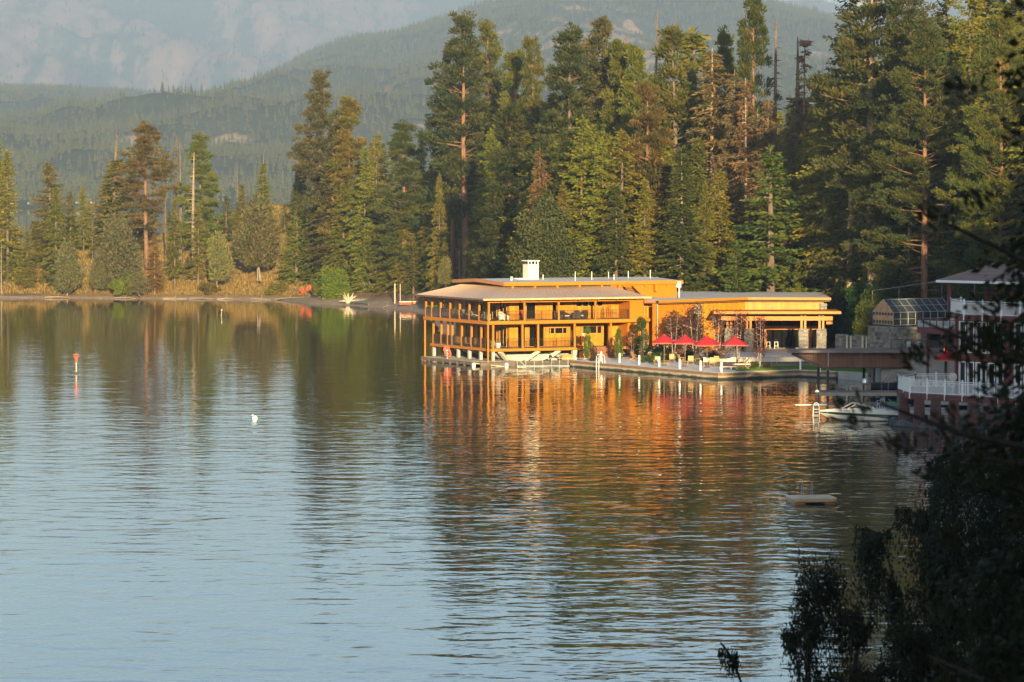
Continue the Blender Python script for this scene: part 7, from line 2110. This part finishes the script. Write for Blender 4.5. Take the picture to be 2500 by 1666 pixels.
for x in (-1.05, 1.15): MB().box(x - .12, x + .12, -hd - .03, -hd + .02, .38, .46).build('corner_light', mat('amber_lens', (.55, .22, .03), .3), rf_)

w = onplane(185, 912)
bu = thing('channel_marker', 'slim channel marker with an orange inverted cone top far out on the left', 'buoy', (w.x, w.y, 0))
ORG = mat('signal_orange', (.75, .10, .02), .5)
MB().tube([(0, 0, -.8), (0, 0, 1.3)], .055, 8).build('pole', mat('pale_pole', (.60, .50, .32), .6), bu)
MB().lathe([(.03, -.1), (.22, -.02), (.22, .10), (.05, .16)], n=10).build('collar', mat('dark_collar', (.10, .05, .03), .7), bu)
MB().lathe([(.08, 1.15), (.12, 1.2), (.15, 1.5), (.10, 1.55)], n=8).build('cone', ORG, bu)
mb = MB()
for k in range(6):
    a = 6.283 * k / 6; mb.bar((.1 * math.cos(a), .1 * math.sin(a), 1.5), (.32 * math.cos(a), .32 * math.sin(a), 1.98), .022)
    b = 6.283 * (k + 1) / 6; mb.bar((.32 * math.cos(a), .32 * math.sin(a), 1.98), (.32 * math.cos(b), .32 * math.sin(b), 1.98), .028)
mb.build('basket', ORG, bu)
w = onplane(621, 1023)
mo = thing('mooring_buoy', 'white round mooring buoy with a blue band tilted on the water', 'buoy', (w.x, w.y, .04)); mo.scale = (.66, .66, .66)
Mt = Matrix.Rotation(R(-38), 4, 'Y')
MB().lathe([(.02, -.36), (.2, -.32), (.33, -.16), (.36, 0), (.32, .16), (.22, .28), (.16, .32)], n=14, M=Mt).build('ball', WPL, mo, smooth=True)
MB().lathe([(.17, .30), (.175, .40), (.16, .42)], n=14, M=Mt).build('blue_band', mat('buoy_blue', (.02, .12, .32), .4), mo)
MB().lathe([(.15, .42), (.13, .52), (.04, .56)], n=14, M=Mt).build('top', WPL, mo)
w = onplane(539, 772)
t = thing('stake_buoy', 'tiny pale spar buoy out in the lake near the point', 'buoy', (w.x, w.y, 0), R(0)); MB().tube([(0, 0, -.4), (.12, 0, .9)], [.08, .03], 6).build('spar', mat('spar_pale', (.40, .32, .24), .7), t); MB().lathe([(.1, .85), (.06, 1.0)], (.11, 0, 0), 6).build('tip', WPL, t)

# ------------------------------------------------------------------ on the beach
RDP = mat('faded_red_plastic', (.55, .07, .05), .6)
def gz(px, py): 
    """point of the ground seen at px, py"""
    d = Vector(((px - 1250) / FPX, 1, -(py - HZ) / FPX))
    lo_ = None; D = 380.0
    while D < 900:
        x, z = d.x * D, CAMZ + d.z * D
        if z <= ground(x, D): return Vector((x, D, ground(x, D)))
        D += .5
    return onplane(px, py)
adirondack('beach_chair', 'faded red wooden beach chair facing the lake, left and lower of a pair', gz(741, 721), 2.6, RDP, 'red beach chairs', 1.3)
adirondack('beach_chair', 'faded red wooden beach chair half hidden behind grass, right of a pair', gz(755, 715), 3.2, RDP, 'red beach chairs', 1.3)
DRIFT = mat('bleached_driftwood', (.44, .36, .25), .85, var=.15)
w = gz(850, 742)
rt = thing('root_wad', 'bleached fan-shaped root wad of a drifted tree on the beach', 'driftwood', w)
mb = MB(); rr = random.Random(8)
for k in range(26):
    a = rr.uniform(-.2, 3.3); L_2 = rr.uniform(.7, 1.7)
    limb(mb, (0, 0, .25), 3.14 if math.cos(a) < 0 else 0, 0, .05, .1, 0, 4, 1, rr)
    d = Vector((math.cos(a), rr.uniform(-.6, .3), math.sin(a) * .95)); p = Vector((0, 0, .35))
    mb.tube([p, p + d * L_2 * .5 + Vector((0, 0, rr.uniform(-.1, .1))), p + d * L_2], [.17, .10, .03], 5)
mb.lathe([(.1, -.3), (.5, 0), (.55, .5), (.2, .8)], (0, 0, .1), 8)
mb.build('roots', DRIFT, rt)
MB().tube([(.2, .1, .35), (1.4, .6, .4), (3.2, 1.2, .45)], [.42, .38, .32], 8).build('stem', mat('grey_bark', (.13, .115, .105), .9, var=.3), rt)
def log(label, a, b, r, m=DRIFT):
    p, q = gz(*a), gz(*b); p.z += r * .3; q.z += r * .3
    t = thing('driftwood_log', label, 'log', p, 0, 'driftwood logs along the shore'); q = q - p; md = q * .5 + Vector((0, .15, r * .6))
    MB().tube([(0, 0, 0), md, q], [r, r * .85, r * .5], 6).build('stem', m, t); MB().tube([md, md + Vector((.3, .1, .7))], [r * .5, .02], 5).build('branch_stub', m, t)
log('weathered log behind the root wad pointing right along the beach', (858, 742), (900, 745), .33, mat('dark_log', (.10, .09, .085), .9, var=.3))
for k, (a, b, r, lab) in enumerate((((398, 730), (455, 731.5), 0.110, 'pale driftwood log at the left end of the golden bank'), ((462, 731), (522, 732), 0.090, 'thin pale driftwood log below the golden grass'), ((530, 731.5), (570, 732.5), 0.100, 'grey driftwood log near the right end of the golden bank'),
        ((612, 731), (660, 733), 0.120, 'dark driftwood log below the low green bush'), ((672, 733), (742, 727), 0.130, 'curved dark log running up the beach left of the red chairs'), ((280, 728.5), (330, 729.5), 0.110, 'driftwood log below the sage bush at the waterline'),
        ((110, 727), (170, 728), 0.100, 'driftwood log on the far left shore'), ((936, 752), (952, 746), 0.080, 'short pale driftwood stub at the water right of the root wad'))):
    log(lab, a, b, r, mat('brown_drift', (.26, .19, .13), .9, var=.2) if k % 2 == 0 else mat('grey_drift', (.20, .16, .125), .9, var=.2))
for k, (px, py, h, r, lab) in enumerate(((964, 742, 3.1, .11, 'thicker white pole standing on the beach left of the lodge'), (977, 742, 3.0, .06, 'thinner white pole standing on the beach left of the lodge'))):
    w = gz(px, py); t = thing('beach_pole', lab, 'pole', w, 0, 'white poles on the beach'); MB().tube([(0, 0, -.3), (0, 0, h)], r, 8).build('shaft', DRIFT, t); MB().lathe([(r * 1.15, h), (r * .5, h + .08)], n=8).build('tip', WPL, t)
w = gz(995, 746)
dg = thing('dinghy', 'small orange and white dinghy pulled up beside the beach poles', 'dinghy', w, R(8))
MB().hull([[(x, y * b, .1 + .45 * abs(y) * (1 if abs(y) > .5 else .4)) for y in (-1, -.6, 0, .6, 1)] for x, b in ((-1.3, .5), (-.6, .62), (.5, .6), (1.3, .1))]).build('hull', mat('orange_hull', (.60, .20, .08), .5), dg)
MB().prism([(-1.32, -.52), (.5, -.62), (1.35, -.1), (1.35, .1), (.5, .62), (-1.32, .52)], .55, .64).build('gunwale', WPL, dg)
w = gz(1066, 752)
ky = thing('green_kayak', 'bright green kayak lying on the beach seen through the upper veranda', 'kayak', w, R(10))
MB().hull([[(x, y * b, .1 + .3 * abs(y)) for y in (-1, -.5, 0, .5, 1)] for x, b in ((-1.7, .03), (-.8, .35), (.8, .35), (1.7, .03))]).build('hull', mat('lime_plastic', (.25, .55, .03), .4), ky)
MB().prism([(-.5, -.2), (.5, -.2), (.5, .2), (-.5, .2)], .38, .42).build('cockpit', BLACK, ky)
# osprey nest on the reddish snag
nz = nest_tree.location
ns = thing('osprey_nest', 'big stick nest on top of the reddish dead snag', 'nest', (nz.x, nz.y, zat(104, nz.y) - .2))
mb = MB(); rr = random.Random(4)
for k in range(90):
    a = rr.uniform(0, 6.28); r_n = rr.uniform(.3, .75); p = Vector((r_n * math.cos(a), r_n * math.sin(a), rr.uniform(-.25, .35))); d = Vector((rr.uniform(-1, 1), rr.uniform(-1, 1), rr.uniform(-.25, .35))).normalized() * .45
    mb.bar(p - d, p + d, .045)
mb.build('stick', mat('nest_sticks', (.20, .10, .06), .9, var=.3), ns)['kind'] = 'stuff'
MB().lathe([(.2, -.45), (.65, -.1), (.7, .1), (.3, .15)], n=9).build('cup', mat('nest_core', (.12, .07, .045), .95), ns)
# small far houses on the other shore
for k, (px, lab) in enumerate(((30, 'tiny pale house on the far shore at the left edge'), (72, 'tiny pale house on the far shore behind the blunt-topped fir'), (190, 'tiny pale house on the far shore left of the bulging juniper'), (226, 'tiny pale house on the far shore above the bulging juniper'), (304, 'tiny pale house on the far shore right of the bare-topped spire'))):
    D = 2800; x = (px - 1250) / FPX * D; z = max(1.2, float(hill_h(np.array([x]), np.array([D]))[0]))
    t = thing('far_house', lab, 'house', (x, D, z - .5), R(20 * k), 'houses on the far shore')
    t.scale = (.5, .5, .5); MB().box(-2.6, 2.6, -2, 2, 0, 2.8).build('wall', CANV, t)
    MB().add([(-2.9, -2.3, 2.8), (2.9, -2.3, 2.8), (2.9, 2.3, 2.8), (-2.9, 2.3, 2.8), (-2.9, 0, 4.2), (2.9, 0, 4.2)], [(0, 1, 5, 4), (2, 3, 4, 5), (0, 4, 3), (1, 2, 5), (3, 2, 1, 0)]).build('roof', SHING, t)
# rocks under the brick piers
rr = np.random.RandomState(12); V_, F_ = [], []
mb = MB()
for k in range(150):
    px = rr.uniform(2180, 2560); D = 318 - (px - 2200) * .055 + rr.uniform(-3, 3.5); p = at(px, D); s = rr.uniform(.25, .7)
    ring_n = 6; secs = []
    for zf, rf2 in ((-.6, .9), (.1, 1.0), (.55, .7), (.75, .25)):
        secs.append([(p.x + s * rf2 * math.cos(6.283 * i / 6) * rr.uniform(.75, 1.2), p.y + s * rf2 * math.sin(6.283 * i / 6) * rr.uniform(.75, 1.2), .05 + s * zf) for i in range(6)])
    mb.tint = rr.rand(); mb.hull(secs)
mb.build('shore_rocks', mat('dark_rock', (.07, .065, .06), .9, var=.3, tint=.4, bump=.4), kind='stuff')

# ------------------------------------------------------------------ near, dark and out of focus: shrubs and boughs by the camera
def weeping(seed, H, Rb, stems=5, twigs=420, ln=.11, drop=1.6, leafn=26, base=.2, lo=0.3, lean=.35, clumps=0, env_r=1.0):
    r = np.random.RandomState(seed); lv = Leaves(seed + 1); rr = random.Random(seed); mb = MB(); segs = []
    for k in range(stems):
        a = 6.283 * k / stems + r.uniform(-.4, .4); q = Vector((0, 0, -.4)); d = Vector((math.cos(a) * lean, math.sin(a) * lean, 1)).normalized(); n = 7; rad = .13
        for i in range(n):
            q2 = q + d * (H / n) * r.uniform(.85, 1.1); mb.tube([q, q2], [rad, rad * .8], 5, cap=False); segs.append((q, q2, i / n)); rad *= .8
            d = (d + Vector((math.cos(a) * .45 * lean, math.sin(a) * .45 * lean, 0)) + Vector((r.normal() * .12, r.normal() * .12, -.03))).normalized(); q = q2
            if i > 1:
                for j in range(3):
                    aa = r.uniform(0, 6.283); pts = limb(mb, q, aa, r.uniform(.1, .7), Rb * r.uniform(.45, 1.0) * (1.1 - .5 * i / n), rad * .5, .5, 4, 3, rr)
                    for p0, p1 in zip(pts[:-1], pts[1:]): segs.append((p0, p1, .6 + .05 * i))
    for k in range(twigs):
        p0, p1, t = segs[r.randint(len(segs))]
        if t < lo: continue
        p = np.array(p0.lerp(p1, r.rand())); L = drop * r.uniform(.3, 1.0); a = r.uniform(0, 6.283); m = leafn
        s = np.sort(r.uniform(0, 1, m)); out = np.array([math.cos(a), math.sin(a), 0])
        P = p + out * (L * .35 * np.sqrt(s))[:, None] + np.array([0, 0, -1.0]) * (L * s ** 1.5)[:, None] + np.array([0, 0, .15]) * s[:, None] + r.normal(size=(m, 3)) * .05
        D = np.stack([r.normal(size=m) * .7, r.normal(size=m) * .7, -.7 + r.normal(size=m) * .4], 1)
        lv.put(P, D, ln * r.uniform(.6, 1.2, m), ln * .5, np.clip(r.uniform(.2, .8) + r.normal(size=m) * .15, 0, 1))
    for k in range(clumps):
        t = r.uniform(.12, 1) ** .75; a = r.uniform(0, 6.283); env = env_r * (math.sin(math.pi * min(.97, .12 + .8 * t)) ** .6)
        q = np.array([math.cos(a), math.sin(a), 0]) * env * r.uniform(.1, 1) ** .6; q[2] = H * (.22 + .74 * t)
        m = 46; rad = env_r * r.uniform(.16, .3)
        off = nrm(r.normal(size=(m, 3))) * (r.uniform(0, 1, m) ** .5)[:, None] * np.array([rad, rad, rad * 1.25])
        D = off * .6 + r.normal(size=(m, 3)) * rad * .6 + np.array([0, 0, -rad * .8])
        lv.put(q + off, D, ln * r.uniform(.6, 1.2, m), ln * .5, np.clip(r.uniform(.2, .8) + r.normal(size=m) * .15, 0, 1))
    return mb.mesh('willow_stems', BARK), lv.mesh('willow_crown', flat=.1), H
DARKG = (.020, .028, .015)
KINDS_['willow'] = [weeping(401, 11, 2.6, 6, 1500, .15, 1.2, 24, lo=.25, lean=.14, clumps=520, env_r=2.9), weeping(402, 6, .9, 7, 700, .08, .4, 22, lo=.2, lean=.08, clumps=260, env_r=1.1)]
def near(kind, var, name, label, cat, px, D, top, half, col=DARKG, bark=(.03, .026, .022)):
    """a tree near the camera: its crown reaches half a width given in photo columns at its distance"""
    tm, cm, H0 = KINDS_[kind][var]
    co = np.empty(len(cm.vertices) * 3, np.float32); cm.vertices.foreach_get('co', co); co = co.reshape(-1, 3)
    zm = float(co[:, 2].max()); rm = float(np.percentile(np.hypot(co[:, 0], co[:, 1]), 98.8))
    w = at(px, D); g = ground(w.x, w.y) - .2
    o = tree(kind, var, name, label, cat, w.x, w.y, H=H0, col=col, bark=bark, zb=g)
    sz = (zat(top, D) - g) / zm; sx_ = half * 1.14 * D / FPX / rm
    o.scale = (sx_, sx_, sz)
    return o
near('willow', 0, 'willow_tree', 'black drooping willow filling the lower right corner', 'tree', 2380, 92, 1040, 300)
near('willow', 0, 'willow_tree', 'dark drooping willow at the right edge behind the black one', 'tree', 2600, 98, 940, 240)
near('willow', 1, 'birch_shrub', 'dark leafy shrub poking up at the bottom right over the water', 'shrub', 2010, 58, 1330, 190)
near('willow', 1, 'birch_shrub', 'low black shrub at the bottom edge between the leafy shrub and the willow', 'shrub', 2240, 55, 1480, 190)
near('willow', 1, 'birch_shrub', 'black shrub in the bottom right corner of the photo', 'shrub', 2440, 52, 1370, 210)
KINDS_['nearfir'] = [fir(411, 14, 2.6, base=.1, power=.5, droop=.35, dens=6, ln=.22, gap=.08, rag=.4, trunk_r=.2, limb_r=.014, wfac=.42), ]
KINDS_['nearpine'] = [pine(412, 15, 2.4, base=.15, dens=1.6, round_top=.5, clump=.45, ln=.13, trunk_r=.2)]
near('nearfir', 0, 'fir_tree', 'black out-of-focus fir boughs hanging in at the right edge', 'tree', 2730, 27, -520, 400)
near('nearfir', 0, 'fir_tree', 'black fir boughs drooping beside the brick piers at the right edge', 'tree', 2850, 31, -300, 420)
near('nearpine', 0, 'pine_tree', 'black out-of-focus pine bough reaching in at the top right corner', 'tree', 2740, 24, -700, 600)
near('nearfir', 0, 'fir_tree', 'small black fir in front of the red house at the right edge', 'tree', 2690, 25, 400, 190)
